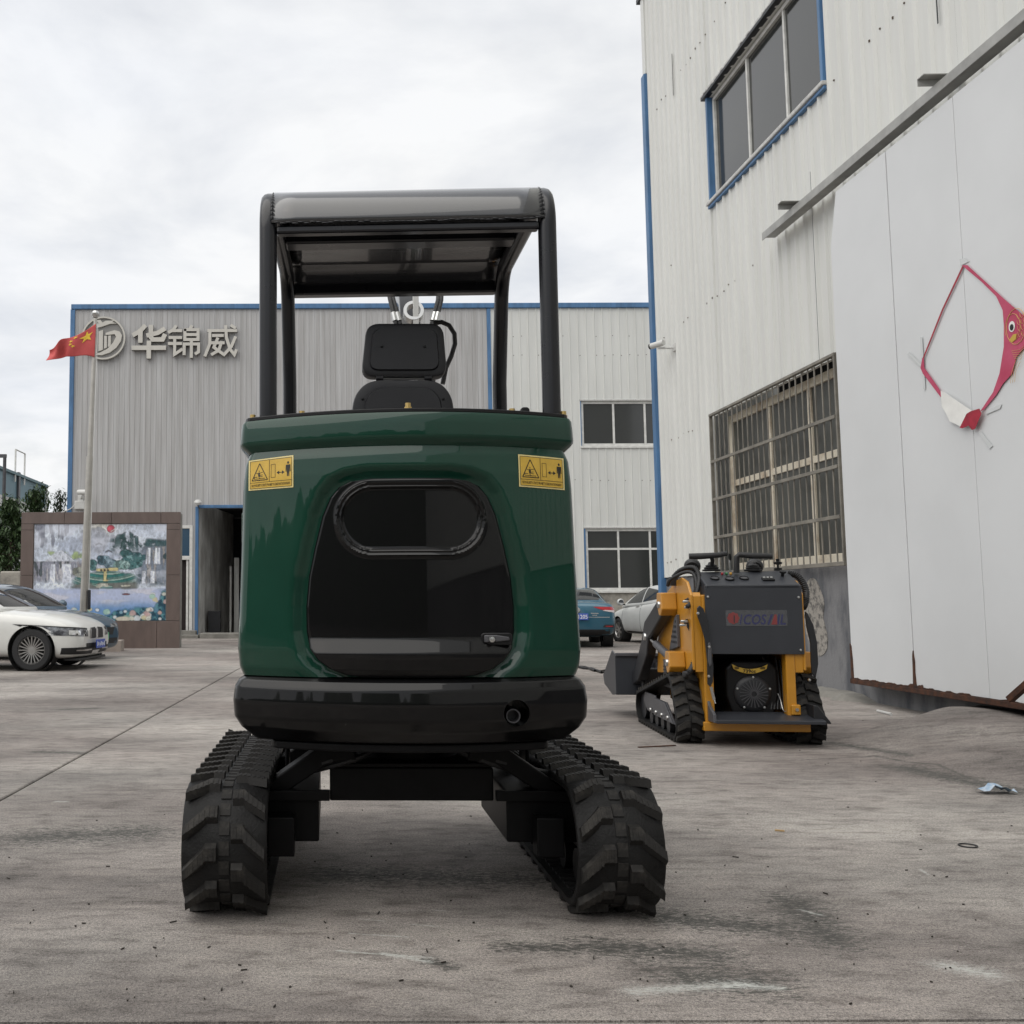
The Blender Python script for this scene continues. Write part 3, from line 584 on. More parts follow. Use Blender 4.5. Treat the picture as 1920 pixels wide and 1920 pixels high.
for k in range(60):
    x = uw[0] - 0.05 + k * (uw[1] - uw[0] + 0.06) / 60; b.obox((x, -0.06 + rng.uniform(-.01, .01), uw[3] + 0.058 + rng.uniform(-.004, .01)), (0.07, 0.05, rng.uniform(0.02, 0.05)))
tag(b.obj('sealant_bead', m_sealant, fr, smooth=0, bevel=0.008), kind='stuff')
# barred window
gm = [RF.X(1420, 900), RF.X(1494, 880)]; gt = [gw[2] + (gw[3] - gw[2]) * 0.56]
fr = window(wh, gw[0] + 0.02, gw[1] - 0.02, gw[2] + 0.02, gw[3] - 0.02, gm, gt, m_sill, m_glass2, fw=0.11, depth=0.1, y=0.17)
b = MB()
for a, c, q0, q1 in ((gw[0], gw[1], gw[3] - 0.015, gw[3] + 0.02), (gw[0], gw[1], gw[2] - 0.03, gw[2] + 0.015)): b.box(a, c, -0.10, -0.05, q0, q1)
for x in (gw[0], gw[1] - 0.03): b.box(x, x + 0.03, -0.098, -0.052, gw[2] + 0.016, gw[3] - 0.016)
gr = b.obj('window_grille', m_grille, wh, smooth=0, bevel=0.003)
NBAR = 23
for k in range(1, NBAR):
    x = gw[0] + 0.015 + (gw[1] - gw[0] - 0.03) * k / NBAR + rng.uniform(-.008, .008); b = MB(); b.box(x - 0.010, x + 0.010, -0.082, -0.072, gw[2] + 0.016, gw[3] - 0.016); o = b.obj('bar', m_grille, gr, smooth=0)
for fz in (0.22, 0.46, 0.70):
    z = gw[2] + (gw[3] - gw[2]) * fz; b = MB(); b.box(gw[0] + 0.031, gw[1] - 0.031, -0.110, -0.090, z - 0.02, z + 0.02); b.obj('cross_bar', m_grille, gr, smooth=0, bevel=0.003)
# sliding door
DY0, DY1 = -0.20, -0.13
DX0 = RF.X(1577, 850, DY0); DZ0 = RF.Z(1720, 1290, DY0); DZ1 = RF.Z(1660, 283, DY0)
b = MB(); b.box(DX0, DX0 + 5.2, DY1 + 0.002, DY1 + 0.045, DZ0 + 0.02, DZ1); door = b.obj('sliding_door', m_rail, wh, smooth=0)
sx = [DX0, RF.X(1691, 850, DY0), RF.X(1827, 850, DY0)]; pw = sx[2] - sx[1]; sx += [sx[2] + pw * k for k in (1, 2, 3)]
for k in range(5):
    a, c = sx[k] + (0.002 if k == 0 else 0.005), sx[k + 1] - 0.005
    b = MB()
    if k == 0: b.prism([(a, DZ0), (c, DZ0), (c, DZ1), (a + 0.16, DZ1), (a, DZ1 - 0.55)], DY0, DY1)
    else: b.box(a, c, DY0 + rng.uniform(0, .004), DY1, DZ0, DZ1)
    b.obj('door_panel', m_door, door, smooth=0, bevel=0.004)
b = MB(); b.box(DX0 - 0.03, DX0 + 5.2, DY0 - 0.012, DY1 + 0.05, DZ0 - 0.05, DZ0 - 0.002); b.obj('bottom_channel', m_rust, door, smooth=0, bevel=0.004)
b = MB()
for k in range(70):
    x = DX0 + rng.uniform(0, 3.0) if k > 20 else sx[1] + rng.gauss(0, 0.05); h_ = rng.uniform(0.004, 0.022) * (1.8 if abs(x - sx[1]) < 0.12 else 0.8)
    b.prism([(x - rng.uniform(.05, .10), DZ0 + 0.001), (x + rng.uniform(.05, .10), DZ0 + 0.001), (x + rng.uniform(0.01, .04), DZ0 + h_), (x - rng.uniform(0.01, .04), DZ0 + h_ * rng.uniform(.6, 1))], DY0 - 0.0035 - k * 2e-5, DY0 - 0.0015)
b.prism([(sx[1] - 0.022, DZ0), (sx[1] + 0.03, DZ0), (sx[1] + 0.016, DZ0 + 0.14), (sx[1] + 0.022, DZ0 + 0.24), (sx[1] + 0.004, DZ0 + 0.34), (sx[1] - 0.008, DZ0 + 0.30), (sx[1] - 0.012, DZ0 + 0.16)], DY0 - 0.006, DY0 + 0.02)
b.prism([(DX0 - 0.012, DZ0), (DX0 + 0.035, DZ0), (DX0 + 0.03, DZ0 + 0.2), (DX0 + 0.015, DZ0 + 0.34), (DX0 - 0.012, DZ0 + 0.36)], DY0 - 0.006, DY1 + 0.02)
tag(b.obj('rust_scabs', m_rust, door, smooth=0), kind='stuff')
RX0 = RF.X(1440, 446, -0.16); RZ = RF.Z(1660, 262, -0.16)
b = MB(); b.box(RX0, 18, DY0 - 0.03, DY1 + 0.06, RZ + 0.0, RZ + 0.060); b.box(RX0, 18, DY0 - 0.035, DY0 - 0.026, RZ - 0.035, RZ + 0.060)
b.obj('door_rail', m_rail, wh, smooth=0, bevel=0.004)
for pxy in ((1488, 388), (1760, 145)):
    x = RF.X(*pxy, -0.2); b = MB(); b.box(x - 0.05, x + 0.05, -0.36, -0.002, RZ + 0.125, RZ + 0.133); b.box(x - 0.05, x - 0.042, -0.36, -0.002, RZ + 0.065, RZ + 0.125); b.obj('rail_bracket', m_rail, wh, smooth=0)
for zz, x0_, x1_ in ((RF.Z(1280, 130), 0.2, 4.5), (RF.Z(1300, 590), 0.3, 5.0), (RF.Z(1300, 805), 0.3, 2.3), (RF.Z(1600, 110), 5.6, 9.0), (RF.Z(1280, 480), 0.2, 1.2), (RF.Z(1270, 1050), .3, 2.0)):
    b = MB(); k = x0_
    while k < x1_:
        if rng.random() < 0.75: b.obox((k + rng.uniform(-.03, .03), -0.006, zz + rng.uniform(-.03, .03)), (0.015, 0.014, rng.choice((0.014, 0.016, 0.024))))
        k += 0.2
    tag(b.obj('screws', m_screw, wh, smooth=0), kind='stuff')
b = MB()
for x, z0_, z1_ in ((RF.X(1535, 550), gw[3] + 0.02, 6.0), (RF.X(1765, 60), 6.3, RZT), (RF.X(1262, 80), 9.2, 9.9)): b.box(x - 0.008, x + 0.008, -0.028, -0.0245, z0_, z1_)
b.obj('sheet_lap', m_char2, wh, smooth=0)
# rusty bar lying against the door foot
xb, zb = RF.px(1893, 1312, -0.45)
b = MB(); b.bar((xb, -0.45, zb), (xb + 0.9, -0.24, zb + 0.75), 0.05, 0.05); tag(b.obj('rusty_bar', m_rust, None, bevel=0.006), 'rusty steel bar propped against the foot of the white sliding door', 'bar')
bpy.data.objects['rusty_bar'].location = (RO[0], RO[1], 0); bpy.data.objects['rusty_bar'].rotation_euler = (0, 0, ang)
# concrete apron rising to the door + broken edge
b = MB(); rows = []
for i in range(36):
    x = 3.5 + i * 0.080; yf = 7.45 + (x - 3.5) * 0.62; r_ = []; f = smooth((x - 3.55) / 2.0)
    for j in range(30):
        y = 4.4 + (yf - 4.4) * j / 29; r_.append((x, y, -0.006 + 0.16 * f * smooth((y - 4.5) / (yf - 4.6)) + 0.010 * f * math.sin(x * 4 + y * 5) * smooth((y - 4.5) / 1)))
    r_[0] = (x, 4.4, -0.006); z = r_[-1][2]; r_.append((x + .01, yf + 0.05, z - 0.02)); r_.append((x + .02, yf + 0.10, -0.01)); rows.append(r_)
b.grid(rows); tag(b.obj('concrete_apron', m_ground, smooth=60), kind='structure')
b = MB(); pts = []
for k in range(26):
    u_ = 4.2 + k * 0.10; w_ = 0.20 + 0.10 * math.sin(k * 1.3) + rng.uniform(-.03, .03); P = RO + RF.ex * u_ + RF.ey * 0.027; Q = RO + RF.ex * u_ - RF.ey * w_
    z = gz(P[1]); tp_ = min(1, k / 4, (25 - k) / 4); pts.append([(P[0], P[1], z - .02), (P[0], P[1], z - .02 + tp_ * (0.095 + rng.uniform(-.01, .01))), ((P[0] + 2 * Q[0]) / 3, (P[1] + 2 * Q[1]) / 3, z - .02 + tp_ * (0.08 + rng.uniform(-.012, .012))), (Q[0], Q[1], z - 0.02)])
b.grid(pts); tag(b.obj('broken_kerb', m_conc, smooth=30), kind='structure')

# ---- torn festival paper on the sliding door
tp = thing('torn_festival_poster', (RO[0], RO[1], 0), ang, 'torn red and pink fish festival poster taped to the white sliding door', 'poster')
PY = DY0 - 0.012
def D_(x, y, yl=PY): return RF.px(x, y, yl)
m_pink = mat('poster_pink', srgb(190, 80, 110), 0.6, col2=srgb(172, 52, 84), vscale=4)
m_red = mat('poster_red', srgb(170, 28, 52), 0.55, col2=srgb(130, 18, 40), vscale=9)
m_gold = mat('poster_gold', srgb(205, 165, 105), 0.5); m_paper = mat('poster_back_white', srgb(232, 232, 228), 0.7, var=0.12, vscale=6)
m_tape = mat('clear_tape', srgb(200, 203, 203), 0.2)
def sheet(pts, name, m_, y=PY, t=0.002):
    b = MB(); b.prism([D_(*p) for p in pts], y, y + t); return b.obj(name, m_, tp, smooth=0)
sheet([(1804, 499), (1807, 500), (1769, 580), (1732, 672), (1730, 671), (1766, 580)], 'paper_strip', m_red)
sheet([(1729, 671), (1732, 672), (1733, 690), (1760, 728), (1768, 744), (1764, 745), (1730, 700), (1726, 690)], 'paper_strip', m_pink)
sheet([(1803, 497), (1813, 497), (1860, 540), (1885, 563), (1917, 590), (1930, 592), (1930, 640), (1905, 670), (1898, 700), (1880, 720), (1868, 740), (1845, 768), (1838, 771), (1862, 735), (1874, 700), (1882, 650), (1882, 610), (1880, 582), (1868, 556), (1840, 528)], 'fish_paper', m_pink)
sheet([(1768, 733), (1775, 736), (1826, 770), (1818, 775), (1806, 800), (1796, 795), (1785, 790), (1778, 775), (1770, 762)], 'paper_flap', m_paper, PY - 0.02)
sheet([(1826, 771), (1842, 766), (1846, 775), (1834, 804), (1828, 806), (1822, 798), (1810, 803), (1805, 802), (1818, 776)], 'paper_flap', m_red, PY - 0.026)
fy = PY - 0.0025
fc = D_(1908, 612, fy); fr_ = 0.085
def stroke(pts, w, name, m_, y):
    b = MB(); b.tube([(p[0], y, p[1]) for p in pts], w, n=5); return b.obj(name, m_, tp)
cx, cz = D_(1905, 612, fy); sc_ = D_(1925, 612, fy)[0] - cx
arc = lambda r0, a0, a1, ox=0, oz=0, k=14: [(cx + ox * sc_ + r0 * sc_ * math.cos(rad(a0 + (a1 - a0) * i / k)), cz + oz * sc_ + r0 * 1.25 * sc_ * math.sin(rad(a0 + (a1 - a0) * i / k))) for i in range(k + 1)]
stroke(arc(0.95, 20, 340, 0.0), 0.0022, 'fish_outline', m_gold, fy)
stroke(arc(0.75, -70, 200, -0.35), 0.0018, 'fish_outline', m_gold, fy)
for i in range(3):
    for j in range(4): stroke(arc(0.22, 160, 360, 0.35 + 0.3 * i, 0.7 - 0.4 * j, 6), 0.0014, 'fish_scale', m_gold, fy)
for i in range(5): stroke([(cx + (-0.6 + .05 * i) * sc_, cz - (1.5 + .13 * i) * sc_), (cx + 0.2 * sc_, cz - (1.62 + .16 * i) * sc_), (cx + (0.7 - .08 * i) * sc_, cz - (1.45 + .16 * i) * sc_)], 0.0014, 'fish_outline', m_gold, fy)
for i in range(3): stroke([(cx + (-0.2 + 0.2 * i) * sc_, cz - (2.2 + .1 * i) * sc_), (cx - (0.7 - .2 * i) * sc_, cz - 2.9 * sc_), (cx - (0.9 - .2 * i) * sc_, cz - 3.6 * sc_)], 0.0014, 'fish_outline', m_gold, fy)
def disc(r0, ox, oz, m_, y, name):
    b = MB(); b.prism([(cx + ox * sc_ + r0 * sc_ * math.cos(2 * PI * k / 18), cz + oz * sc_ + r0 * 1.2 * sc_ * math.sin(2 * PI * k / 18)) for k in range(18)], y, y + 0.0012); b.obj(name, m_, tp, smooth=0)
disc(0.30, -0.4, 0.1, m_paper, fy - 0.001, 'fish_eye'); disc(0.18, -0.4, 0.05, m_dark, fy - 0.003, 'fish_eye')
b = MB(); b.prism([(cx + u * sc_, cz + v * sc_) for u, v in ((-0.75, -0.75), (-0.3, -0.45), (0.05, -0.5), (-0.1, -0.85), (-0.45, -0.95))], fy - 0.002, fy); b.obj('fish_fin', mat('poster_yellow', srgb(190, 160, 60), 0.5), tp, smooth=0)
for p in ([(1700, 664), (1704, 660), (1728, 684), (1724, 688)], [(1724, 632), (1728, 632), (1734, 730), (1730, 730)], [(1848, 770), (1877, 757), (1874, 766), (1848, 777)], [(1833, 812), (1838, 808), (1860, 836), (1854, 842)], [(1798, 486), (1808, 484), (1816, 490), (1800, 498)]):
    sheet(p, 'tape', m_tape, DY0 - 0.0075, 0.0015)

# ================================================================== SCREEN WALL WITH LANDSCAPE MURAL
mp_ = gpx(337, 1215); MA = 0.0; MF = Frame(mp_, MA); mz0 = gz(mp_[1]) - 0.03
scr = thing('mural_screen_wall', (mp_[0], mp_[1], 0), MA, 'brown granite screen wall framing a waterfall landscape mural', 'wall')
ML = MF.X(38, 1080); MR = 0.0; MT = MF.Z(190, 960); il = MF.X(62, 1080); ir = MF.X(312, 1080); it = MF.Z(190, 982); ib = MF.Z(250, 1164)
b = MB(); b.box(ML + 0.02, MR - 0.02, 0.03, 0.5, mz0, MT - 0.02); b.obj('core', m_conc, scr, smooth=0)
def gtile(x0, x1, z0, z1):
    b = MB(); b.box(x0 + 0.004, x1 - 0.004, -0.02 - rng.uniform(0, .004), 0.03, z0 + 0.004, z1 - 0.004); b.obj('granite_tile', m_granite, scr, smooth=0, bevel=0.004)
for a, c in ((ML, MF.X(121, 970)), (MF.X(121, 970), MF.X(209, 970)), (MF.X(209, 970), MF.X(302, 970)), (MF.X(302, 970), MR)): gtile(a, c, it, MT)
zz = [mz0, ib, MF.Z(50, 994 + 85), MF.Z(50, 994), it]
for q0, q1 in zip(zz[1:-1], zz[2:]): gtile(ML, il, q0, q1); gtile(ir, MR, q0, q1)
for a, c in ((ML, MF.X(110, 1190)), (MF.X(110, 1190), MF.X(200, 1190)), (MF.X(200, 1190), MF.X(294, 1190)), (MF.X(294, 1190), MR)): gtile(a, c, mz0, ib)
# the printed landscape
def vnoise(h, w, s, seed, ax=1.0):
    r_ = np.random.RandomState(seed); gy = max(2, int(s)); gx = max(2, int(s * w / h * ax)); g_ = r_.rand(gy + 2, gx + 2)
    ys = np.linspace(0, gy, h, endpoint=False); xs = np.linspace(0, gx, w, endpoint=False); yi = ys.astype(int); xi = xs.astype(int)
    fy_ = (ys - yi)[:, None]; fx_ = (xs - xi)[None, :]; fy_ = fy_ * fy_ * (3 - 2 * fy_); fx_ = fx_ * fx_ * (3 - 2 * fx_)
    a = g_[yi][:, xi]; b_ = g_[yi][:, xi + 1]; c_ = g_[yi + 1][:, xi]; d_ = g_[yi + 1][:, xi + 1]
    return (a * (1 - fx_) + b_ * fx_) * (1 - fy_) + (c_ * (1 - fx_) + d_ * fx_) * fy_
def fbm(h, w, s, seed, ax=1.0, o=4): return sum(vnoise(h, w, s * 2 ** k, seed + k, ax) / 2 ** k for k in range(o)) / sum(1 / 2 ** k for k in range(o))
def paint_landscape(h, w):
    V, U = np.mgrid[0:h, 0:w]; U = U / (w - 1.0); V = V / (h - 1.0)
    C = np.zeros((h, w, 3)); st = lambda a, b_, x: np.clip((x - a) / (b_ - a), 0, 1) ** 2 * (3 - 2 * np.clip((x - a) / (b_ - a), 0, 1))
    n5 = fbm(h, w, 5, 1); n12 = fbm(h, w, 12, 9); n30 = fbm(h, w, 30, 20); nv = fbm(h, w, 6, 31, 6.0)
    def lay(col, m_): C[:] = C * (1 - m_[..., None]) + np.array(col) / 255.0 * m_[..., None]
    lay((202, 207, 217), np.ones((h, w))); lay((232, 236, 243), st(.45, .7, n5)); lay((160, 166, 182), st(.56, .75, fbm(h, w, 6, 50, .5)) * .7)
    lay((226, 216, 196), np.exp(-((U - .5) / .12) ** 2 - (V / .12) ** 2))
    lay((112, 112, 122), st(.0, .05, .30 - V - abs(U - .1) * 1.4 + .22 * (nv - .5)) * st(.4, .6, nv) * .9)
    lay((150, 150, 158), st(.0, .05, .17 - abs(V - .15) - abs(U - .48) * .9 + .2 * (n12 - .5)) * .8)
    ridge = .05 + 1.1 * np.abs(U - .7) ** 1.1 + .10 * (n12 - .5); top = st(0, .02, V - ridge) * st(.34, .2, V + .1 * (n12 - .5)) * st(.56, .62, U)
    lay((52, 70, 70), top * st(.38, .55, nv * .7 + n30 * .4)); lay((30, 52, 50), top * st(.55, .62, n30) * .9)
    band = st(0, .03, V - (.13 + .1 * (U - .75))) * st(.3, .22, V) * st(.74, .8, U); lay((40, 62, 64), band * st(.3, .5, n12)); lay((70, 110, 96), band * st(.6, .68, n12))
    lay((206, 206, 214), st(.5, .64, n12) * st(.18, .3, V) * st(.42, .3, V) * .6)
    # fields and river (left)
    fl = st(.06, .03, abs(V - .33)) * st(.17, .14, abs(U - .24)); lay((150, 168, 104), fl * st(.4, .6, n12))
    lay((222, 222, 228), st(.005, -.005, abs(U - .2) - (.012 + .9 * (V - .27))) * st(.26, .28, V) * st(.42, .40, V))
    cl = st(.38, .40, V) * st(.62, .56, V) * st(.33, .31, U); lay((132, 130, 140), cl); lay((186, 178, 176), cl * st(.5, .62, nv)); lay((60, 66, 66), cl * st(.62, .7, fbm(h, w, 8, 77, 5.)))
    wf = st(.40, .42, V) * st(.62, .60, V) * st(.115, .125, U) * st(.315, .305, U); lay((240, 240, 248), wf * st(.35, .5, fbm(h, w, 3, 90, 16.)))
    lay((120, 108, 104), st(.31, .46, V) * st(.48, .44, V) * st(.315, .33, U) * st(.40, .38, U) * st(.4, .5, nv))
    # right falls
    ck = st(.22, .25, V) * st(.66, .58, V) * st(.76, .84, U + .1 * (V - .4)); lay((104, 112, 124), ck); lay((150, 140, 132), ck * st(.52, .64, nv)); lay((40, 56, 58), ck * st(.58, .66, fbm(h, w, 9, 140)))
    for x0, x1, v0, v1, sp in ((.855, .885, .24, .43, .05), (.915, .955, .24, .43, .02), (.815, .85, .48, .63, .05), (.88, .92, .48, .63, .05)):
        c_ = (x0 + x1) / 2 - sp * (V - v0); wd = (x1 - x0) / 2 + .04 * (V - v0); lay((246, 246, 252), st(.004, -.006, abs(U - c_) - wd) * st(v0, v0 + .01, V) * st(v1, v1 - .02, V) * st(.3, .45, fbm(h, w, 3, 170, 20.)))
    # hill, terraces, trees
    hill = st(0, .03, V - (.47 + 1.2 * (U - .56) ** 2 + .06 * (n12 - .5))) * st(.68, .65, V) * st(.27, .36, U) * st(.8, .72, U); lay((72, 104, 92), hill)
    lay((36, 92, 84), hill * st(.45, .6, np.sin((V * 60 + 14 * (U - .55) ** 2 * 5) * 1.6) * .5 + .5)); lay((170, 196, 176), hill * st(.8, .9, np.sin((V * 60 + 14 * (U - .55) ** 2 * 5) * 1.6 + 2) * .5 + .5) * .8)
    tr = lambda cu, cv, ru, rv, s: st(.15, -.15, ((U - cu) / ru) ** 2 + ((V - cv) / rv) ** 2 - 1 + 1.6 * (fbm(h, w, 16, s) - .5))
    for cu, cv, ru, rv, s, col in ((.52, .37, .05, .05, 3, (56, 82, 92)), (.70, .31, .05, .045, 4, (40, 74, 72)), (.78, .34, .06, .05, 5, (38, 70, 72)), (.74, .40, .08, .07, 6, (50, 90, 88)), (.58, .42, .06, .05, 7, (86, 110, 120)), (.44, .43, .04, .06, 8, (60, 98, 96)), (.66, .43, .06, .05, 14, (112, 146, 136)), (.36, .5, .06, .06, 15, (150, 150, 132))):
        t_ = tr(cu, cv, ru, rv, s); lay(col, t_); lay([min(255, c + 70) for c in col], t_ * st(.58, .68, n30) * .8); lay([c * .55 for c in col], t_ * st(.42, .34, n30) * .8)
    for cu, cv, ru, rv in ((.52, .475, .05, .016), (.60, .47, .04, .018), (.54, .53, .012, .05), (.545, .585, .02, .01)): lay((214, 190, 120), st(1.1, .8, ((U - cu) / ru) ** 4 + ((V - cv) / rv) ** 4))
    for cu in (.51, .535, .56): lay((60, 50, 46), st(1.1, .8, ((U - cu) / .008) ** 2 + ((V - .48) / .012) ** 2))
    rk = st(.05, .02, abs(V - .645 + .02 * (U - .5))) * st(.27, .31, U) * st(.80, .76, U); lay((92, 92, 84), rk * st(.40, .5, fbm(h, w, 20, 210, .35))); lay((196, 188, 164), rk * st(.6, .66, fbm(h, w, 22, 220, .35)))
    # lake
    lk = st(.655, .69, V + .03 * (n12 - .5)); lay((176, 184, 212), lk); lay((206, 202, 212), lk * st(.55, .7, fbm(h, w, 16, 240, .25))); lay((84, 126, 178), st(.76, .90, V + .08 * (n5 - .5)) * .95)
    lay((110, 60, 62), st(1.2, .8, ((U - .70) / .03) ** 2 + ((V - .728) / .008) ** 2))
    fo = st(.0, .04, V - (.90 - .06 * np.cos((U - .1) * 9) + .10 * (n12 - .5))); fo = np.maximum(fo, st(.0, .05, U - (.93 + .12 * (n12 - .5) - .1 * (V - .7))) * st(.66, .72, V)); lay((34, 74, 92), fo)
    lay((70, 122, 126), fo * st(.5, .6, n30)); lay((20, 46, 58), fo * st(.46, .38, n30))
    r_ = np.random.RandomState(5)
    for k in range(46):
        cu = r_.uniform(.3, 1); cv = r_.uniform(.88, 1.0) if cu < .88 else r_.uniform(.7, 1); q = r_.uniform(.012, .032); col = [(222, 214, 190), (206, 186, 130), (150, 190, 160), (236, 236, 230), (196, 150, 140), (120, 160, 176)][r_.randint(6)]
        lay(col, st(1.1, .5, ((U - cu) / q) ** 2 + ((V - cv) / (q * 1.2)) ** 2 + .9 * (n30 - .5)) * .85)
    lay((210, 196, 168), st(1.1, .7, ((U - .68) / .06) ** 2 + ((V - .985) / .03) ** 2)); lay((196, 60, 72), st(1.05, .85, ((U - .578) / .030) ** 2 + ((V - .048) / .040) ** 2)); lay((236, 226, 210), st(.010, .004, abs(V - .055 - .02 * np.sin((U - .55) * 60))) * st(.56, .59, U) * st(.62, .60, U))
    for cu, cv in ((.49, .21), (.565, .285)): lay((70, 70, 76), st(.010, .003, abs(V - cv - abs(U - cu) * .6 + .01)) * st(.028, .022, abs(U - cu)) * .8)
    # brushwork: broken ink texture, mist, darker ink edges
    g1 = fbm(h, w, 40, 300, 1.0, 3); g2 = fbm(h, w, 26, 330, 2.2, 4); land = st(.68, .64, V)
    C *= (1 + (0.35 * (g1 - .5) + 0.40 * (g2 - .5)) * (0.35 + 0.65 * land))[..., None]
    L_ = C.mean(-1); gx_ = np.abs(np.gradient(L_, axis=1)) + np.abs(np.gradient(L_, axis=0)); C *= (1 - np.clip(gx_ * 2.0, 0, .3))[..., None]
    mist = st(.52, .66, fbm(h, w, 5, 360, .6)) * st(.62, .5, V) * .55; lay((222, 220, 226), mist)
    lay((70, 78, 86), st(.63, .70, fbm(h, w, 34, 380, 1.6, 3)) * land * st(.2, .3, V) * .3)
    return np.clip(C, 0, 1)
NH, NW = 234, 320
img = np.clip(paint_landscape(NH, NW), 0, 1) ** 0.72 * np.array([0.97, 0.99, 1.02]); img = np.clip(img, 0, 0.96); lin = np.where(img <= 0.04045, img / 12.92, ((img + 0.055) / 1.055) ** 2.4) * 1.0
b = MB(); b.grid([[(il + 0.01 + (ir - il - 0.02) * j / (NW - 1), 0.012, it - 0.01 - (it - ib - 0.015) * i / (NH - 1)) for j in range(NW)] for i in range(NH)])
pn = b.obj('mural_panel', attr_mat('mural_print', 'print', 0.35), scr, smooth=0, fix=False)
ca = pn.data.color_attributes.new('print', 'FLOAT_COLOR', 'POINT')
ca.data.foreach_set('color', np.concatenate([lin.reshape(-1, 3), np.ones((NH * NW, 1))], 1).ravel())
b = MB(); b.box(il + 0.006, ir - 0.006, 0.014, 0.028, ib + 0.005, it - 0.005); b.obj('backing_board', m_alu, scr, smooth=0)

# ================================================================== FLAGPOLE, FLAG, PLANTER BLOCK
FY = mp_[1] - 2.2
def atY(x, y, Y): d = ray(x, y); return CP + d * (Y / d[1])
pt = atY(179, 597, FY); pb = atY(157, 1140, FY); pb = pb + (pt - pb) * ((gz(FY) - pb[2]) / (pt[2] - pb[2]))
fp = thing('flagpole', tuple(pb), 0, 'tall pale steel flagpole standing before the landscape mural', 'flagpole'); d = Vector(pt - pb)
b = MB(); b.tube([d * 0, d * 0.58], [0.088, 0.074], n=16); b.obj('lower_shaft', m_pole, fp)
b = MB(); b.tube([d * 0.5805, d], [0.058, 0.040], n=16); b.obj('upper_shaft', m_pole, fp)
b = MB(); b.lathe([(0, -0.09), (0.05, -0.075), (0.085, -0.02), (0.09, 0.02), (0.06, 0.07), (0, 0.09)], d + Vector((0, 0, 0.09)), (0, 0, 1), 18); b.obj('ball_finial', m_steel, fp)
b = MB(); b.tube([d * 0.14 + Vector((0.11, -0.06, 0)), d * 0.985 + Vector((0.07, -0.05, 0))], 0.009, n=6); b.obj('halyard', m_plastic_w, fp)
b = MB(); b.obox(d * 0.155 + Vector((0.12, -0.05, 0)), (0.06, 0.06, 0.42)); b.obj('cleat_box', m_char2, fp, bevel=0.01)
# flag: cloth blown to the left, drooping
def flagpt(u, v):
    # u: 0 at the pole .. 1 fly end; v: 0 top .. 1 bottom ; corners measured in the photograph
    tl = np.array(atY(181, 608, FY)); bl = np.array(atY(176, 671, FY)); tr_ = np.array(atY(97, 660, FY)); br = np.array(atY(98, 684, FY))
    mid_t = np.array(atY(140, 640, FY)); mid_b = np.array(atY(132, 668, FY))
    top = (1 - u) ** 2 * tl + 2 * u * (1 - u) * (mid_t) + u * u * tr_; bot = (1 - u) ** 2 * bl + 2 * u * (1 - u) * mid_b + u * u * br
    p = top * (1 - v) + bot * v; wv = 0.13 * u * math.sin(7.5 * u + 2.4 * v) + 0.05 * u * math.sin(15 * u - 3 * v)
    return (p[0] + 0.03 * math.sin(9 * u + v), p[1] - 0.05 - 0.35 * u + wv, p[2] + 0.02 * math.sin(11 * u))
b = MB(); b.grid([[flagpt(i / 40, j / 24) for i in range(41)] for j in range(25)])
fl = b.obj('flag', mat('flag_red', srgb(198, 84, 82), 0.7, var=0.15, vscale=3), None, smooth=60, fix=False); tag(fl, 'red flag with yellow stars flying from the pale flagpole', 'flag')
sm = fl.modifiers.new('cloth', 'SOLIDIFY'); sm.thickness = 0.004
def star(cu, cv, r_, rot):
    b = MB(); pts = []
    for k in range(10):
        a = rot + k * PI / 5; q = r_ if k % 2 == 0 else r_ * 0.40; p = flagpt(cu + q * math.sin(a) * 0.62, cv - q * math.cos(a)); pts.append((p[0], p[1] - 0.012, p[2]))
    c = flagpt(cu, cv); b.add([(c[0], c[1] - 0.014, c[2])] + pts, [(0, 1 + k, 1 + (k + 1) % 10) for k in range(10)]); b.obj('star', mat('flag_yellow', srgb(226, 190, 60), 0.6), fl, smooth=0)
star(0.20, 0.30, 0.22, 0.1)
for cu, cv in ((0.40, 0.12), (0.47, 0.26), (0.47, 0.42), (0.41, 0.54)): star(cu, cv, 0.075, 0.4)
kp = gpx(205, 1221)
b = MB(); b.box(-0.95, 0.28, -0.2, 0.35, -0.02, 0.24); kb = b.obj('concrete_block', mat('cream_block', (0.36, 0.31, 0.27), 0.8, var=0.25, vscale=6), None, smooth=0, bevel=0.015); kb.location = tuple(kp); kb.rotation_euler = (0, 0, 0.05)
tag(kb, 'pale concrete kerb block at the foot of the mural screen wall', 'block')

# ================================================================== FAR LEFT BACKGROUND
fwc = np.array([-15.4, 60.0]); fwn = np.array([-15.66, 52.2]); dd = (fwc - fwn) / np.linalg.norm(fwc - fwn); fo_ = fwc - dd * 26
FA = math.atan2(dd[1], dd[0])
ff = thing('striped_factory', (fo_[0], fo_[1], 0), FA, 'distant white factory with blue grey top band at the far left', 'building'); FZ = 8.06
m_fw = mat('far_white', (0.55, 0.56, 0.54), 0.6, var=0.1, vscale=1); m_fb = mat('far_blue', (0.15, 0.24, 0.28), 0.6, var=0.15, vscale=1)
def band(z0, z1, m_, name):
    b = MB(); b.box(0, 26, 0.0, 0.2, z0, z1); return b.obj(name, m_, ff, smooth=0)
band(-0.6, FZ - 2.55, m_fw, 'wall_band'); band(FZ - 2.55, FZ - 2.0, m_fb, 'wall_band'); band(FZ - 2.0, FZ - 1.4, m_fw, 'wall_band'); band(FZ - 1.4, FZ - 0.12, m_fb, 'wall_band')
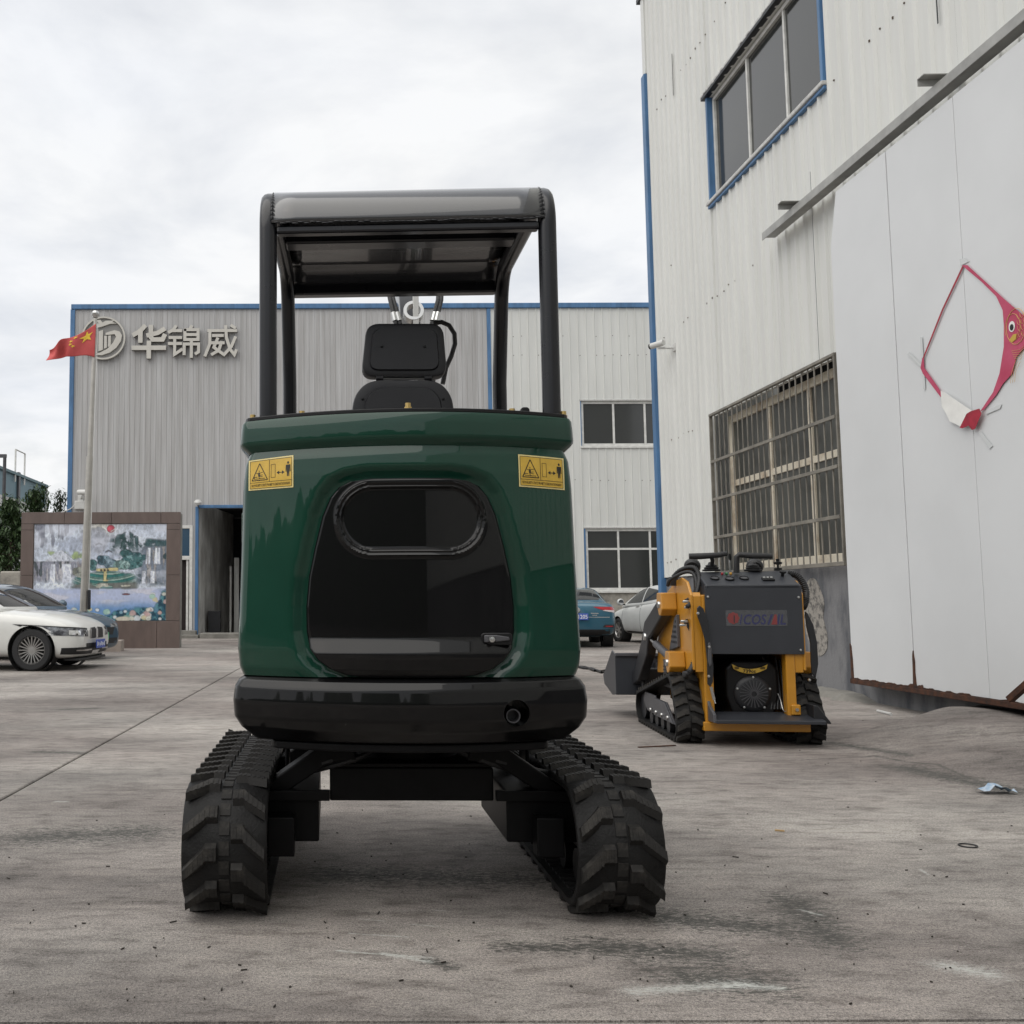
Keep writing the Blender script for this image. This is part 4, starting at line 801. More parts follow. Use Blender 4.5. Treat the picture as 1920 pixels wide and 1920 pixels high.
b = MB(); b.box(0, 26.1, -0.15, 0.3, FZ - 0.12, FZ + 0.02); b.obj('roof_edge', mat('far_teal', (0.07, 0.14, 0.16), 0.5), ff, smooth=0)
b = MB(); b.box(26.0, 26.1, -0.1, 12, -0.6, FZ - 0.121); b.obj('end_wall', m_fw, ff, smooth=0)
b = MB(); b.box(20.6, 20.9, -0.12, -0.01, -0.5, FZ + 0.1); b.obj('downpipe', m_gun, ff, smooth=0)
b = MB(); b.tube([(20.0, -0.1, FZ - 0.5), (20.0, -0.1, FZ + 1.25), (21.6, -0.1, FZ + 1.25), (21.6, -0.1, FZ - 0.5)], 0.05, n=6); b.obj('ladder_hoop', m_alu, ff)
mY = 36.0; q = atY(9, 858, mY)
mast = thing('lamp_mast', (q[0], q[1], 0), 0, 'thin grey mast with a side arm at the left picture edge', 'mast')
b = MB(); b.tube([(0, 0, 0), (0, 0, q[2])], 0.06, n=10); b.obj('pole', m_gun, mast)
b = MB(); b.box(-1.6, 0.06, -0.05, 0.05, q[2], q[2] + 0.12); b.obj('arm', m_gun, mast)
b = MB(); b.lathe([(0, 0), (0.16, 0), (0.16, 0.03), (0, 0.03)], (0, 0, 0), (0, 0, 1), 12); b.obj('base_plate', m_gun, mast)
m_bark = mat('bark', (0.07, 0.05, 0.035), 0.9, var=0.4, vscale=12, bump=0.5, bscale=30)
def leafmat(name, c1, c2): 
    m = mat(name, c1, 0.6, col2=c2, vscale=2.2, lo=0.35, hi=0.65); m.node_tree.nodes['Principled BSDF'].inputs['Transmission Weight'].default_value = 0.0; return m
m_leaf = leafmat('leaf_green', (0.060, 0.105, 0.032), (0.030, 0.060, 0.022)); m_leaf2 = leafmat('leaf_dark', (0.045, 0.075, 0.035), (0.022, 0.042, 0.02))
def tree(px_, ptop, Y, wid, label, lm, seed, n=2600, zlow=0.5):
    r_ = random.Random(seed); p = atY(px_, ptop, Y); zt = p[2]; g0 = 0.0; H_ = zt - g0
    t = thing('tree', (p[0], p[1], g0), 0, label, 'tree', None)
    b = MB(); tr_ = [(0.04 * math.sin(k), 0.03 * math.cos(k * 2), H_ * k / 8) for k in range(9)]; b.tube(tr_, [0.10 * (1 - k / 9) + 0.012 for k in range(9)], n=8)
    tips = []
    for k in range(46):
        h_ = H_ * (zlow / H_ + (1 - zlow / H_) * (k + 0.5) / 46); a = r_.uniform(0, 6.28); f = 1 - (h_ / H_); l_ = wid * (0.25 + 0.85 * min(1, f * 1.7)) * r_.uniform(.6, 1.1)
        e = (l_ * math.cos(a), l_ * math.sin(a), h_ + l_ * r_.uniform(.15, .7)); b.tube([(0, 0, h_), (e[0] * .5, e[1] * .5, h_ + (e[2] - h_) * .35), e], [0.022, 0.014, 0.005], n=5); tips.append(((0, 0, h_), e))
    b.obj('trunk', m_bark, t)
    b = MB()
    for k in range(n):
        s, e = r_.choice(tips); f = r_.uniform(.3, 1.08); sp = 0.16
        c = Vector((s[0] + (e[0] - s[0]) * f + r_.gauss(0, sp), s[1] + (e[1] - s[1]) * f + r_.gauss(0, sp), s[2] + (e[2] - s[2]) * f + r_.gauss(0, sp * .8)))
        q_ = Matrix.Rotation(r_.uniform(0, 6.28), 3, 'Z') @ Matrix.Rotation(r_.uniform(-1.2, 1.2), 3, 'X'); l_ = r_.uniform(.06, .14); w_ = l_ * .32
        b.add([c + q_ @ Vector(v) for v in ((0, -l_, 0), (w_, 0, .01), (0, l_, 0), (-w_, 0, .01))], [(0, 1, 2, 3)])
    b.obj('crown', lm, t, smooth=0, fix=False); return t
tree(24, 946, 33, 1.05, 'leafy green tree left of the granite mural wall', m_leaf, 2, 5200)
tree(-6, 985, 34, 0.9, 'dark green tree cut by the left picture edge', m_leaf2, 12, 3500)
tree(66, 922, 37, 0.75, 'green treetop showing above the left end of the mural wall', m_leaf, 4, 3200, 2.0)
tree(112, 927, 40, 0.6, 'sparse treetop beside the blue corner of the grey hall', m_leaf2, 9, 1100, 2.2)
wq = gpx(0, 1205); bw = thing('boundary_wall', (atY(36, 1080, 30)[0], 30, 0), rad(-3), 'low rendered boundary wall with rough stone coping left of the mural', 'wall'); 
b = MB(); b.box(-9, 0.1, 0, 0.3, 0, 1.55); b.obj('wall_face', m_inwall, bw, smooth=0)
for k in range(14):
    b = MB(); x = -9 + k * 0.65; b.box(x, x + 0.63, -0.1, 0.4, 1.552, 1.552 + rng.uniform(.36, .46)); b.obj('coping_stone', m_rough2, bw, smooth=0, bevel=0.05, seg=3)
# ---- small fittings on the walls
def bullet_cam(parent_frame, px_, py_, dirx, label, name='security_camera', s=1.0, arm=True):
    x, z = parent_frame.px(px_, py_, -0.3 * s); P = parent_frame.o
    t = thing(name, (P[0], P[1], 0), parent_frame.a, label, 'camera')
    b = MB(); b.cyl((x, -0.02, z - 0.10 * s), (x + 0.1 * s * dirx, -0.30 * s, z - 0.08 * s), 0.022 * s, n=8); b.obox((x, -0.02, z - 0.10 * s), (0.12 * s, 0.06 * s, 0.14 * s)); b.obj('bracket', m_plastic_w, t, bevel=0.006)
    b = MB(); b.cyl((x + 0.0 * dirx, -0.22 * s, z), (x + 0.20 * s * dirx, -0.38 * s, z - 0.02 * s), 0.055 * s, n=14); b.obj('housing', m_plastic_w, t)
    b = MB(); b.cyl((x + 0.2 * s * dirx, -0.38 * s, z - 0.02 * s), (x + 0.225 * s * dirx, -0.40 * s, z - 0.0225 * s), 0.05 * s, n=14); b.obj('lens', m_dark, t)
bullet_cam(RF, 1236, 642, -1, 'white bullet camera on the warehouse corner with blue trim', s=0.9)
bullet_cam(HF, 146, 922, 1, 'small white camera on the grey hall above the mural wall', s=1.5)
x, z = HF.px(371, 944, -0.2)
t = thing('wall_lamp', (hp[0], hp[1], 0), HA, 'small round white lamp above the open blue framed doorway', 'lamp')
b = MB(); b.lathe([(0.02, 0), (0.10, 0.02), (0.12, 0.10), (0.07, 0.16), (0, 0.17)], (x, -0.2, z - 0.05), (0, -0.3, 0.95), 16); b.obj('lamp_head', m_plastic_w, t)
b = MB(); b.tube([(x + 0.03, -0.01, z - 0.12), (x + 0.03, -0.12, z - 0.14), (x, -0.2, z - 0.05)], 0.02, n=7); b.obj('lamp_arm', m_gun, t)
x, z = HF.px(152, 945, -0.15)
t = thing('wall_speaker', (hp[0], hp[1], 0), HA, 'white junction box with cables on the grey hall beside the flagpole', 'box')
b = MB(); b.box(x - 0.2, x + 0.12, -0.16, -0.02, z - 0.16, z + 0.1); b.obj('housing', m_plastic_w, t, bevel=0.02)
b = MB(); b.tube(bez((x - .2, -.1, z), (x - .4, -.12, z - .3), (x - .55, -.1, z - .1), (x - .7, -.08, z - .4)), 0.015, n=6); b.obj('cable', m_plastic_w, t)
# ================================================================== CARS
from mathutils.bvhtree import BVHTree
m_tyre = mat('tyre', (0.016, 0.016, 0.017), 0.75, bump=0.2, bscale=80)
m_rim = mat('alloy', (0.40, 0.39, 0.38), 0.3, metal=0.8)
m_cglass = mat('car_glass', (0.018, 0.020, 0.022), 0.05, spec=0.7)
m_cwhite = mat('car_white', (0.66, 0.66, 0.63), 0.35, coat=0.8, var=0.05, vscale=2, coat_rough=0.04)
m_cwhite2 = mat('car_white_dusty', (0.58, 0.59, 0.58), 0.42, coat=0.4, var=0.12, vscale=2)
m_cblue = mat('car_blue', (0.030, 0.070, 0.110), 0.35, coat=0.9, metal=0.3, coat_rough=0.04)
m_cteal = mat('car_teal', (0.012, 0.085, 0.135), 0.35, coat=0.9, metal=0.25, coat_rough=0.04)
m_trim = mat('black_plastic_trim', (0.012, 0.012, 0.013), 0.55)
m_lampgl = mat('headlamp', (0.32, 0.33, 0.34), 0.12, metal=0.5, col2=(0.05, 0.05, 0.055), vscale=9, lo=0.4, hi=0.6)
m_tail = mat('tail_lamp', (0.36, 0.012, 0.02), 0.12, coat=1.0)
m_tailw = mat('tail_lamp_clear', (0.55, 0.50, 0.50), 0.15, coat=1.0)
m_plateb = mat('plate_blue', (0.05, 0.10, 0.42), 0.4); m_plateg = mat('plate_green', (0.04, 0.35, 0.13), 0.4); m_platew = mat('plate_white', (0.75, 0.76, 0.78), 0.4)
def loft(stations, parent, mtl, name, sub=2):
    b = MB(); rows = []
    for x, w, zb, zs, zt in stations:
        half = [(0, zb), (0.55 * w, zb), (0.88 * w, zb + 0.015), (0.97 * w, zb + 0.09), (w, zb + 0.40 * (zs - zb)), (0.992 * w, zb + 0.75 * (zs - zb)), (0.955 * w, zs), (0.80 * w, zs + 0.62 * (zt - zs)), (0.4 * w, zs + 0.95 * (zt - zs)), (0, zt)]
        rows.append([(x, -y, z) for y, z in half] + [(x, y, z) for y, z in half[-2:0:-1]])
    b.grid(rows, closed=True); n = len(rows[0]); b.add(rows[0], [list(range(n))]); b.add(rows[-1], [list(range(n))])
    import bmesh
    o = b.obj(name, mtl, parent, smooth=0); bm = bmesh.new(); bm.from_mesh(o.data); bmesh.ops.remove_doubles(bm, verts=bm.verts, dist=1e-5); bm.to_mesh(o.data); bm.free()
    s = o.modifiers.new('s', 'SUBSURF'); s.levels = sub; s.render_levels = sub; realise(o)
    o.data.polygons.foreach_set('use_smooth', [True] * len(o.data.polygons)); return o
def house(st, parent, mtl):
    """greenhouse: st = (x, half width at belt, belt z, half width at roof, roof z)"""
    b = MB(); rows = []
    for x, wb, zb, wr, zr in st:
        half = [(0, zb - 0.06), (wb * 0.98, zb - 0.06), (wb, zb), (wb + (wr - wb) * 0.5, zb + (zr - zb) * 0.52), (wr, zb + (zr - zb) * 0.90), (wr * 0.86, zr), (wr * 0.45, zr + 0.02), (0, zr + 0.025)]
        rows.append([(x, -y, z) for y, z in half] + [(x, y, z) for y, z in half[-2:0:-1]])
    b.grid(rows, closed=True); n = len(rows[0]); b.add(rows[0], [list(range(n))]); b.add(rows[-1], [list(range(n))])
    o = b.obj('cabin', mtl, parent, smooth=0); import bmesh
    bm = bmesh.new(); bm.from_mesh(o.data); bmesh.ops.remove_doubles(bm, verts=bm.verts, dist=1e-5); bm.to_mesh(o.data); bm.free()
    s = o.modifiers.new('s', 'SUBSURF'); s.levels = 2; s.render_levels = 2; realise(o)
    o.data.polygons.foreach_set('use_smooth', [True] * len(o.data.polygons)); return o
def bvh_of(*obs):
    vs = []; fs = []
    for o in obs:
        k = len(vs); vs += [v.co.copy() for v in o.data.vertices]; fs += [[i + k for i in p.vertices] for p in o.data.polygons]
    return BVHTree.FromPolygons(vs, fs)
def patch(bvh, q, d, name, mtl, parent, nu=10, nv=6, off=0.004):
    """q = 4 corners (bottom-left, bottom-right, top-right, top-left) thrown along d onto the bodywork"""
    q = [Vector(p) for p in q]; d = Vector(d).normalized(); rows = []
    for j in range(nv + 1):
        r_ = []
        for i in range(nu + 1):
            u, v = i / nu, j / nv; p = (q[0] * (1 - u) + q[1] * u) * (1 - v) + (q[3] * (1 - u) + q[2] * u) * v
            hit, nrm, _, _ = bvh.ray_cast(p, d)
            if hit is None: hit, nrm, _, _ = bvh.find_nearest(p)
            if nrm.dot(d) > 0: nrm = -nrm
            r_.append(hit + nrm * off)
        rows.append(r_)
    b = MB(); b.grid(rows); return b.obj(name, mtl, parent, smooth=40, fix=False)
def wheel(parent, x, y, r, side, spokes=20, wid=0.2, twin=True):
    s = side
    b = MB(); b.lathe([(r * 0.66, -wid / 2), (r * 0.92, -wid / 2), (r, -wid * 0.36), (r, wid * 0.36), (r * 0.92, wid / 2), (r * 0.70, wid / 2), (r * 0.66, wid * 0.42)], (x, y, r), (0, s, 0), 40)
    t = b.obj('wheel', m_tyre, parent)
    b = MB(); b.lathe([(r * 0.66, -wid * .4), (r * 0.69, wid * 0.42), (r * 0.66, wid * 0.45), (r * 0.61, wid * 0.30), (r * 0.60, -wid * .35)], (x, y, r), (0, s, 0), 40); b.obj('rim', m_rim, t)
    b = MB()
    for k in range(spokes):
        a = 2 * PI * k / spokes; c, sn = math.cos(a), math.sin(a)
        b.bar((x + c * r * 0.10, y + s * wid * 0.32, r + sn * r * 0.10), (x + c * r * 0.64, y + s * wid * 0.38, r + sn * r * 0.64), r * (0.05 if spokes > 12 else 0.13), 0.02, up=(0, s, 0))
    b.lathe([(0.0, wid * .40), (r * 0.15, wid * .38), (r * 0.17, wid * .26)], (x, y, r), (0, s, 0), 20); b.obj('spokes', m_rim, t)
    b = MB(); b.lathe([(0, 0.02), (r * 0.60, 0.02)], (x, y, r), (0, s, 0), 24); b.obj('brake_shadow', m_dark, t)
def car(name, label, loc, rz, paint, st, hs, ax, wr, tw, spokes):
    t = thing(name, loc, rz, label, 'car', 'cars parked in the yard')
    body = loft(st, t, paint, 'body'); cabin = house(hs, t, paint)
    for x in ax:
        for s in (-1, 1):
            b = MB(); b.cyl((x, s * (tw - 0.14), wr), (x, s * (tw + 0.6), wr), wr * 1.17, n=40); k = b.obj('cutter', paint, t, smooth=0)
            cut(body, k); b = MB(); b.lathe([(wr * 1.168, tw - 0.13), (wr * 1.168, tw + 0.10)], (x, 0, wr), (0, s, 0), 40); b.obj('arch_liner', m_trim, t)
            wheel(t, x, s * tw, wr, s, spokes)
    body.data.polygons.foreach_set('use_smooth', [True] * len(body.data.polygons)); body.data.set_sharp_from_angle(angle=rad(35))
    return t, body, cabin, bvh_of(body, cabin)
def flat_text(s, w, h): 
    vs, fs = text_data(s, 1.0, 0.012); return fit(vs, w, h), fs
def plate(t, c, ez_rot, s, mtl, txt_m, w=0.44, h=0.14, tw=0.88, tx=0.0):
    """number plate at c facing local +x rotated by ez_rot"""
    R = Matrix.Rotation(ez_rot, 3, 'Z'); b = MB(); b.obox(c, (0.012, w, h), R); o = b.obj('number_plate', mtl, t, bevel=0.004)
    if s:
        a, fs = flat_text(s, w * tw, h * 0.62); b = MB(); b.add([Vector(c) + R @ Vector((0.0085, p[0] + tx * w, p[1])) for p in a], fs); b.obj('plate_lettering', txt_m, o, smooth=0, fix=False)
    return o
SED = [(2.26, .62, .30, .56, .64), (2.20, .76, .20, .64, .73), (2.05, .845, .18, .72, .82), (1.7, .89, .18, .82, .91), (1.2, .905, .20, .86, .95), (.8, .905, .2, .89, .985), (0, .905, .2, .91, 1.0), (-1, .905, .2, .94, 1.02), (-1.6, .895, .2, .96, 1.04), (-2.05, .86, .24, .96, 1.04), (-2.28, .78, .34, .90, .99), (-2.34, .66, .42, .72, .80)]
SEDH = [(1.06, .72, .93, .70, .95), (.85, .80, .94, .72, 1.06), (.22, .83, .94, .60, 1.37), (-.3, .83, .95, .60, 1.415), (-.95, .82, .96, .58, 1.385), (-1.45, .79, .98, .60, 1.18), (-1.85, .72, 1.0, .62, 1.03)]
def sedan_glass(t, bv, gm):
    for s in (-1, 1):
        patch(bv, [(0.74, s * 2, .985), (-.18, s * 2, .99), (-.14, s * 2, 1.345), (0.20, s * 2, 1.315)], (0, -s, 0), 'side_window', gm, t, 12, 8)
        patch(bv, [(-.25, s * 2, .99), (-1.3, s * 2, 1.03), (-.93, s * 2, 1.30), (-.22, s * 2, 1.345)], (0, -s, 0), 'side_window', gm, t, 12, 8)
    patch(bv, [(2.2, .66, 1.0), (2.2, -.66, 1.0), (2.2, -.53, 1.335), (2.2, .53, 1.335)], (-1, 0, 0), 'windscreen', gm, t, 14, 10)
    patch(bv, [(-3, -.62, 1.09), (-3, .62, 1.09), (-3, .50, 1.345), (-3, -.50, 1.345)], (1, 0, 0), 'rear_window', gm, t, 14, 8)
def mirror(t, x, y, z, s, paint):
    b = MB(); b.lathe([(0.0, -.07), (.05, -.06), (.085, -.01), (.09, .03), (.07, .06), (0, .065)], (x, s * (y + .13), z), (-1, 0, 0), 16); o = b.obj('mirror', paint, t)
    b = MB(); b.bar((x, s * y, z - .07), (x, s * (y + .1), z - .05), .05, .03); b.obj('mirror_stalk', m_trim, o); b = MB(); b.lathe([(0, .066), (.066, .066)], (x, s * (y + .13), z), (-1, 0, 0), 16); b.obj('mirror_glass', m_chrome, o)
# -- white saloon, nose to the right
HD = rad(-7); wp = gpx(62, 1258); f_ = np.array([math.cos(HD), math.sin(HD), 0]); l_ = np.array([-math.sin(HD), math.cos(HD), 0])
o_ = wp - f_ * 1.50 + l_ * 0.77
t, body, cab, bv = car('parked_car', 'white saloon car with many spoke alloy wheels at the left edge', (o_[0], o_[1], gz(o_[1])), HD, m_cwhite, SED, SEDH, (1.50, -1.31), 0.325, 0.77, 20)
sedan_glass(t, bv, m_cglass); mirror(t, .62, .86, 1.02, -1, m_cwhite); mirror(t, .62, .86, 1.02, 1, m_cwhite)
for s in (-1, 1):
    dd_ = (-0.75, -s * 0.66, 0)
    hl = patch(bv, [(2.72, s * .82, .525), (2.16, s * 1.32, .560), (1.96, s * 1.51, .715), (2.70, s * .84, .640)], dd_, 'headlight', m_lampgl, t, 14, 6, 0.005)
    patch(bv, [(2.70, s * .84, .637), (1.96, s * 1.51, .712), (1.92, s * 1.53, .730), (2.70, s * .84, .655)], dd_, 'headlight_lid', m_trim, hl, 14, 2, 0.008)
    patch(bv, [(2.56, s * .97, .555), (2.42, s * 1.10, .562), (2.42, s * 1.10, .630), (2.56, s * .97, .622)], dd_, 'lamp_ring', m_chrome, hl, 6, 6, 0.009)
    patch(bv, [(2.75, s * .62, .25), (2.3, s * 1.12, .26), (2.3, s * 1.12, .36), (2.75, s * .62, .37)], dd_, 'lower_intake', m_trim, t, 10, 4, 0.006)
    patch(bv, [(2.72, s * .66, .305), (2.45, s * .97, .31), (2.45, s * .97, .33), (2.72, s * .66, .326)], dd_, 'intake_blade', m_rim, t, 8, 2, 0.012)
    patch(bv, [(3, s * .06, .49), (3, s * .32, .49), (3, s * .29, .655), (3, s * .05, .665)], (-1, 0, 0), 'grille', m_trim, t, 8, 6, 0.007)
    b = MB()
patch(bv, [(3, -.045, .50), (3, .045, .50), (3, .045, .65), (3, -.045, .65)], (-1, 0, 0), 'grille_bar', m_chrome, t, 3, 5, 0.010)
for s in (-1, 1):
    patch(bv, [(3, s * .30, .49), (3, s * .33, .50), (3, s * .30, .655), (3, s * .27, .655)], (-1, 0, 0), 'grille_surround', m_chrome, t, 2, 6, 0.010)
    patch(bv, [(.98, s * 2, .25), (.965, s * 2, .25), (.94, s * 2, .90), (.955, s * 2, .90)], (0, -s, 0), 'door_gap', m_trim, t, 1, 14, 0.0015)
    patch(bv, [(-.20, s * 2, .25), (-.215, s * 2, .25), (-.215, s * 2, .93), (-.20, s * 2, .93)], (0, -s, 0), 'door_gap', m_trim, t, 1, 14, 0.0015)
patch(bv, [(3, -.5, .30), (3, .5, .30), (3, .5, .42), (3, -.5, .42)], (-1, 0, 0), 'lower_intake', m_trim, t, 10, 3, 0.006)
pl_ = plate(t, (2.33, 0, .40), 0, '', m_plateb, m_platew)
for k in range(7):
    b = MB(); y = -.165 + .055 * k + (.008 if k > 1 else -.004); b.box(2.3365, 2.338, y - .015, y + .015, .365 + .01 * (k % 2), .435 - .012 * (k % 3)); b.obj('plate_character', m_platew, pl_, smooth=0)
b = MB(); b.box(1.95, 2.20, -.66, .66, .15, .19); b.obj('front_splitter', m_trim, t, bevel=0.01)
# -- blue saloon behind it
HD = rad(-26); q = atY(184, 1160, 19.0); f_ = np.array([math.cos(HD), math.sin(HD), 0]); o_ = q - f_ * 2.26
t, body, cab, bv = car('parked_car', 'slate blue saloon car parked behind the white saloon', (o_[0], o_[1], gz(o_[1])), HD, m_cblue, SED, [(x, w, z, wr, zr + (0.02 if zr > 1.3 else 0)) for x, w, z, wr, zr in SEDH], (1.42, -1.39), 0.325, 0.77, 10)
sedan_glass(t, bv, m_cglass); mirror(t, .62, .86, 1.04, -1, m_cblue); mirror(t, .62, .86, 1.04, 1, m_cblue)
for s in (-1, 1): patch(bv, [(2.75, s * .80, .60), (2.12, s * 1.36, .62), (2.0, s * 1.46, .71), (2.72, s * .82, .66)], (-.75, -s * .66, 0), 'headlight', m_lampgl, t, 12, 5, 0.005)
patch(bv, [(3, -.45, .46), (3, .45, .46), (3, .5, .60), (3, -.5, .60)], (-1, 0, 0), 'grille', m_trim, t, 8, 4, 0.006); patch(bv, [(3, -.6, .30), (3, .6, .30), (3, .6, .40), (3, -.6, .40)], (-1, 0, 0), 'lower_intake', m_trim, t, 10, 3, 0.006)
plate(t, (2.345, 0, .44), 0, '', m_plateg, m_platew)
# -- teal saloon seen from behind
HD = rad(80); q = gpx(1139, 1212); f_ = np.array([math.cos(HD), math.sin(HD), 0]); l_ = np.array([-math.sin(HD), math.cos(HD), 0]); o_ = q + f_ * 1.39 + l_ * 0.75
st2 = [(2.2, .55, .38, .6, .66), (2.1, .74, .26, .68, .76), (1.6, .86, .22, .82, .9), (.9, .88, .22, .9, .98), (-1, .88, .22, .96, 1.03), (-1.7, .88, .22, 1.0, 1.06), (-2.08, .87, .26, 1.0, 1.06), (-2.2, .84, .30, .97, 1.02), (-2.27, .80, .36, .80, .86), (-2.30, .76, .38, .62, .68)]
t, body, cab, bv = car('parked_car', 'teal saloon car seen from behind between the excavator and the white hatchback', (o_[0], o_[1], gz(o_[1])), HD, m_cteal, st2, [(x, w, z + .02, wr, zr - .02 if zr > 1.3 else zr + .02) for x, w, z, wr, zr in SEDH], (1.3, -1.39), 0.33, 0.75, 10)
sedan_glass(t, bv, m_cglass)
for s in (-1, 1):
    tl = patch(bv, [(-3, s * .48, .885), (-3, s * .83, .80), (-3, s * .83, .93), (-3, s * .36, .935)], (1, 0, 0), 'tail_light', m_tail, t, 12, 5, 0.007)
    patch(bv, [(-3, s * .56, .845), (-3, s * .82, .80), (-3, s * .82, .850), (-3, s * .62, .86)], (1, 0, 0), 'reversing_lamp', m_tailw, tl, 8, 3, 0.012)
    patch(bv, [(-3, s * .55, .47), (-3, s * .80, .46), (-3, s * .80, .53), (-3, s * .60, .53)], (1, 0, 0), 'bumper_vent', m_trim, t, 8, 3, 0.006)
    patch(bv, [(-3, s * .62, .485), (-3, s * .78, .48), (-3, s * .78, .505), (-3, s * .62, .505)], (1, 0, 0), 'reflector', m_tail, t, 6, 2, 0.010)
patch(bv, [(-3, -.84, .24), (-3, .84, .24), (-3, .80, .42), (-3, -.80, .42)], (1, 0, 0), 'rear_apron', m_trim, t, 16, 4, 0.006)
patch(bv, [(-3, -.80, .69), (-3, .80, .69), (-3, .80, .705), (-3, -.80, .705)], (1, 0, 0), 'crease_line', m_chrome, t, 16, 1, 0.004)
b = MB(); b.lathe([(0, .02), (.06, .015), (.07, 0)], (-2.285, 0, .86), (-1, 0, .2), 16); b.obj('badge', m_chrome, t)
patch(bv, [(-3, -.30, .775), (-3, -.47, .775), (-3, -.47, .795), (-3, -.30, .795)], (1, 0, 0), 'model_badge', m_chrome, t, 4, 1, 0.006); patch(bv, [(-3, -.33, .735), (-3, -.44, .735), (-3, -.44, .75), (-3, -.33, .75)], (1, 0, 0), 'model_badge', m_chrome, t, 4, 1, 0.006)
plate(t, (-2.335, -.0, .71), PI, '1205', m_plateb, m_platew, 0.48, 0.15, 0.42, 0.25)
# -- white hatchback, nose away and to the left
HD = rad(97); q = gpx(1166, 1203); f_ = np.array([math.cos(HD), math.sin(HD), 0]); l_ = np.array([-math.sin(HD), math.cos(HD), 0]); o_ = q - f_ * 1.2 - l_ * 0.74
st3 = [(1.98, .55, .34, .56, .62), (1.9, .70, .26, .64, .72), (1.6, .83, .22, .76, .84), (1.1, .86, .22, .85, .95), (.5, .86, .22, .90, 1.0), (-.4, .86, .22, .98, 1.05), (-1.2, .86, .22, 1.04, 1.1), (-1.7, .83, .26, 1.04, 1.1), (-1.92, .76, .34, .98, 1.04), (-1.96, .68, .42, .75, .8)]
hs3 = [(1.15, .72, .93, .70, .95), (.9, .78, .94, .70, 1.08), (.25, .80, .96, .60, 1.41), (-.4, .80, .99, .61, 1.48), (-1.1, .79, 1.03, .58, 1.44), (-1.6, .74, 1.06, .56, 1.3), (-1.88, .68, 1.06, .6, 1.12)]
t, body, cab, bv = car('parked_car', 'white hatchback partly hidden behind the yellow loader', (o_[0], o_[1], gz(o_[1])), HD, m_cwhite2, st3, hs3, (1.2, -1.3), 0.31, 0.74, 7)
for s in (-1, 1):
    patch(bv, [(0.80, s * 2, 1.0), (-.12, s * 2, 1.03), (-.10, s * 2, 1.40), (0.24, s * 2, 1.35)], (0, -s, 0), 'side_window', m_cglass, t, 12, 8)
    patch(bv, [(-.18, s * 2, 1.04), (-1.12, s * 2, 1.13), (-.92, s * 2, 1.32), (-.16, s * 2, 1.40)], (0, -s, 0), 'side_window', m_cglass, t, 12, 8)
    mirror(t, .72, .84, 1.04, s, m_cwhite2)
    for x in (.05, -1.0): patch(bv, [(x + .1, s * 2, .90), (x - .1, s * 2, .92), (x - .1, s * 2, .945), (x + .1, s * 2, .925)], (0, -s, 0), 'door_handle', m_rim, t, 4, 1, 0.02)
    patch(bv, [(-.135, s * 2, .28), (-.15, s * 2, .28), (-.15, s * 2, .98), (-.135, s * 2, .98)], (0, -s, 0), 'door_gap', m_trim, t, 1, 14, 0.0015); patch(bv, [(.93, s * 2, .28), (.915, s * 2, .28), (.88, s * 2, .9), (.895, s * 2, .9)], (0, -s, 0), 'door_gap', m_trim, t, 1, 14, 0.0015)
    patch(bv, [(.88, s * 2, .235), (-.95, s * 2, .235), (-.95, s * 2, .30), (.88, s * 2, .30)], (0, -s, 0), 'sill', m_trim, t, 12, 2, 0.004)
patch(bv, [(2.2, .62, 1.02), (2.2, -.62, 1.02), (2.2, -.52, 1.36), (2.2, .52, 1.36)], (-1, 0, 0), 'windscreen', m_cglass, t, 12, 8)
patch(bv, [(-3, -.55, 1.14), (-3, .55, 1.14), (-3, .48, 1.36), (-3, -.48, 1.36)], (1, 0, 0), 'rear_window', m_cglass, t, 12, 8)
# ================================================================== EXCAVATOR
XA = rad(-2.56); XO = np.array([0.379, 4.065, 0]); XF = Frame(XO, XA)
ex_ = thing('mini_excavator', tuple(XO), XA, 'dark green and black tracked mini excavator with canopy seen from behind', 'excavator')
UP = 0.035                      # the upper body rides this much above its drawing heights
def XP(x, y, yl): q = XF.px(x, y, yl); return q[0], q[1] - UP
YT = -0.785                     # tail of the upper body
def rear_y(x, off=0.0): return YT + off + 0.155 * (x / 0.56) ** 2
def outline(Wd, off, yf=0.42, n=84):
    rc = 0.035; pts = []; xe = Wd - rc; ye = rear_y(xe, off)
    pts.append((-Wd, yf)); 
    for k in range(6): pts.append((-Wd, yf + (ye + 0.13 - yf) * (k + 1) / 6))
    c = [(-Wd, ye + 0.06), (-Wd + 0.004, rear_y(Wd - .004, off) + 0.01)]
    cr_ = bez((-Wd, ye + 0.13, 0), (-Wd, ye + 0.05, 0), (-Wd + 0.006, ye + 0.006, 0), (-xe, ye, 0), 7)
    pts += [(p.x, p.y) for p in cr_[1:]]
    for k in range(1, n): x = -xe + 2 * xe * k / n; pts.append((x, rear_y(x, off)))
    pts += [(-p.x, p.y) for p in cr_[::-1][:-1]] + [(Wd, ye + 0.13)]
    for k in range(6): pts.append((Wd, ye + 0.13 + (yf - ye - 0.13) * (k + 1) / 6))
    return pts
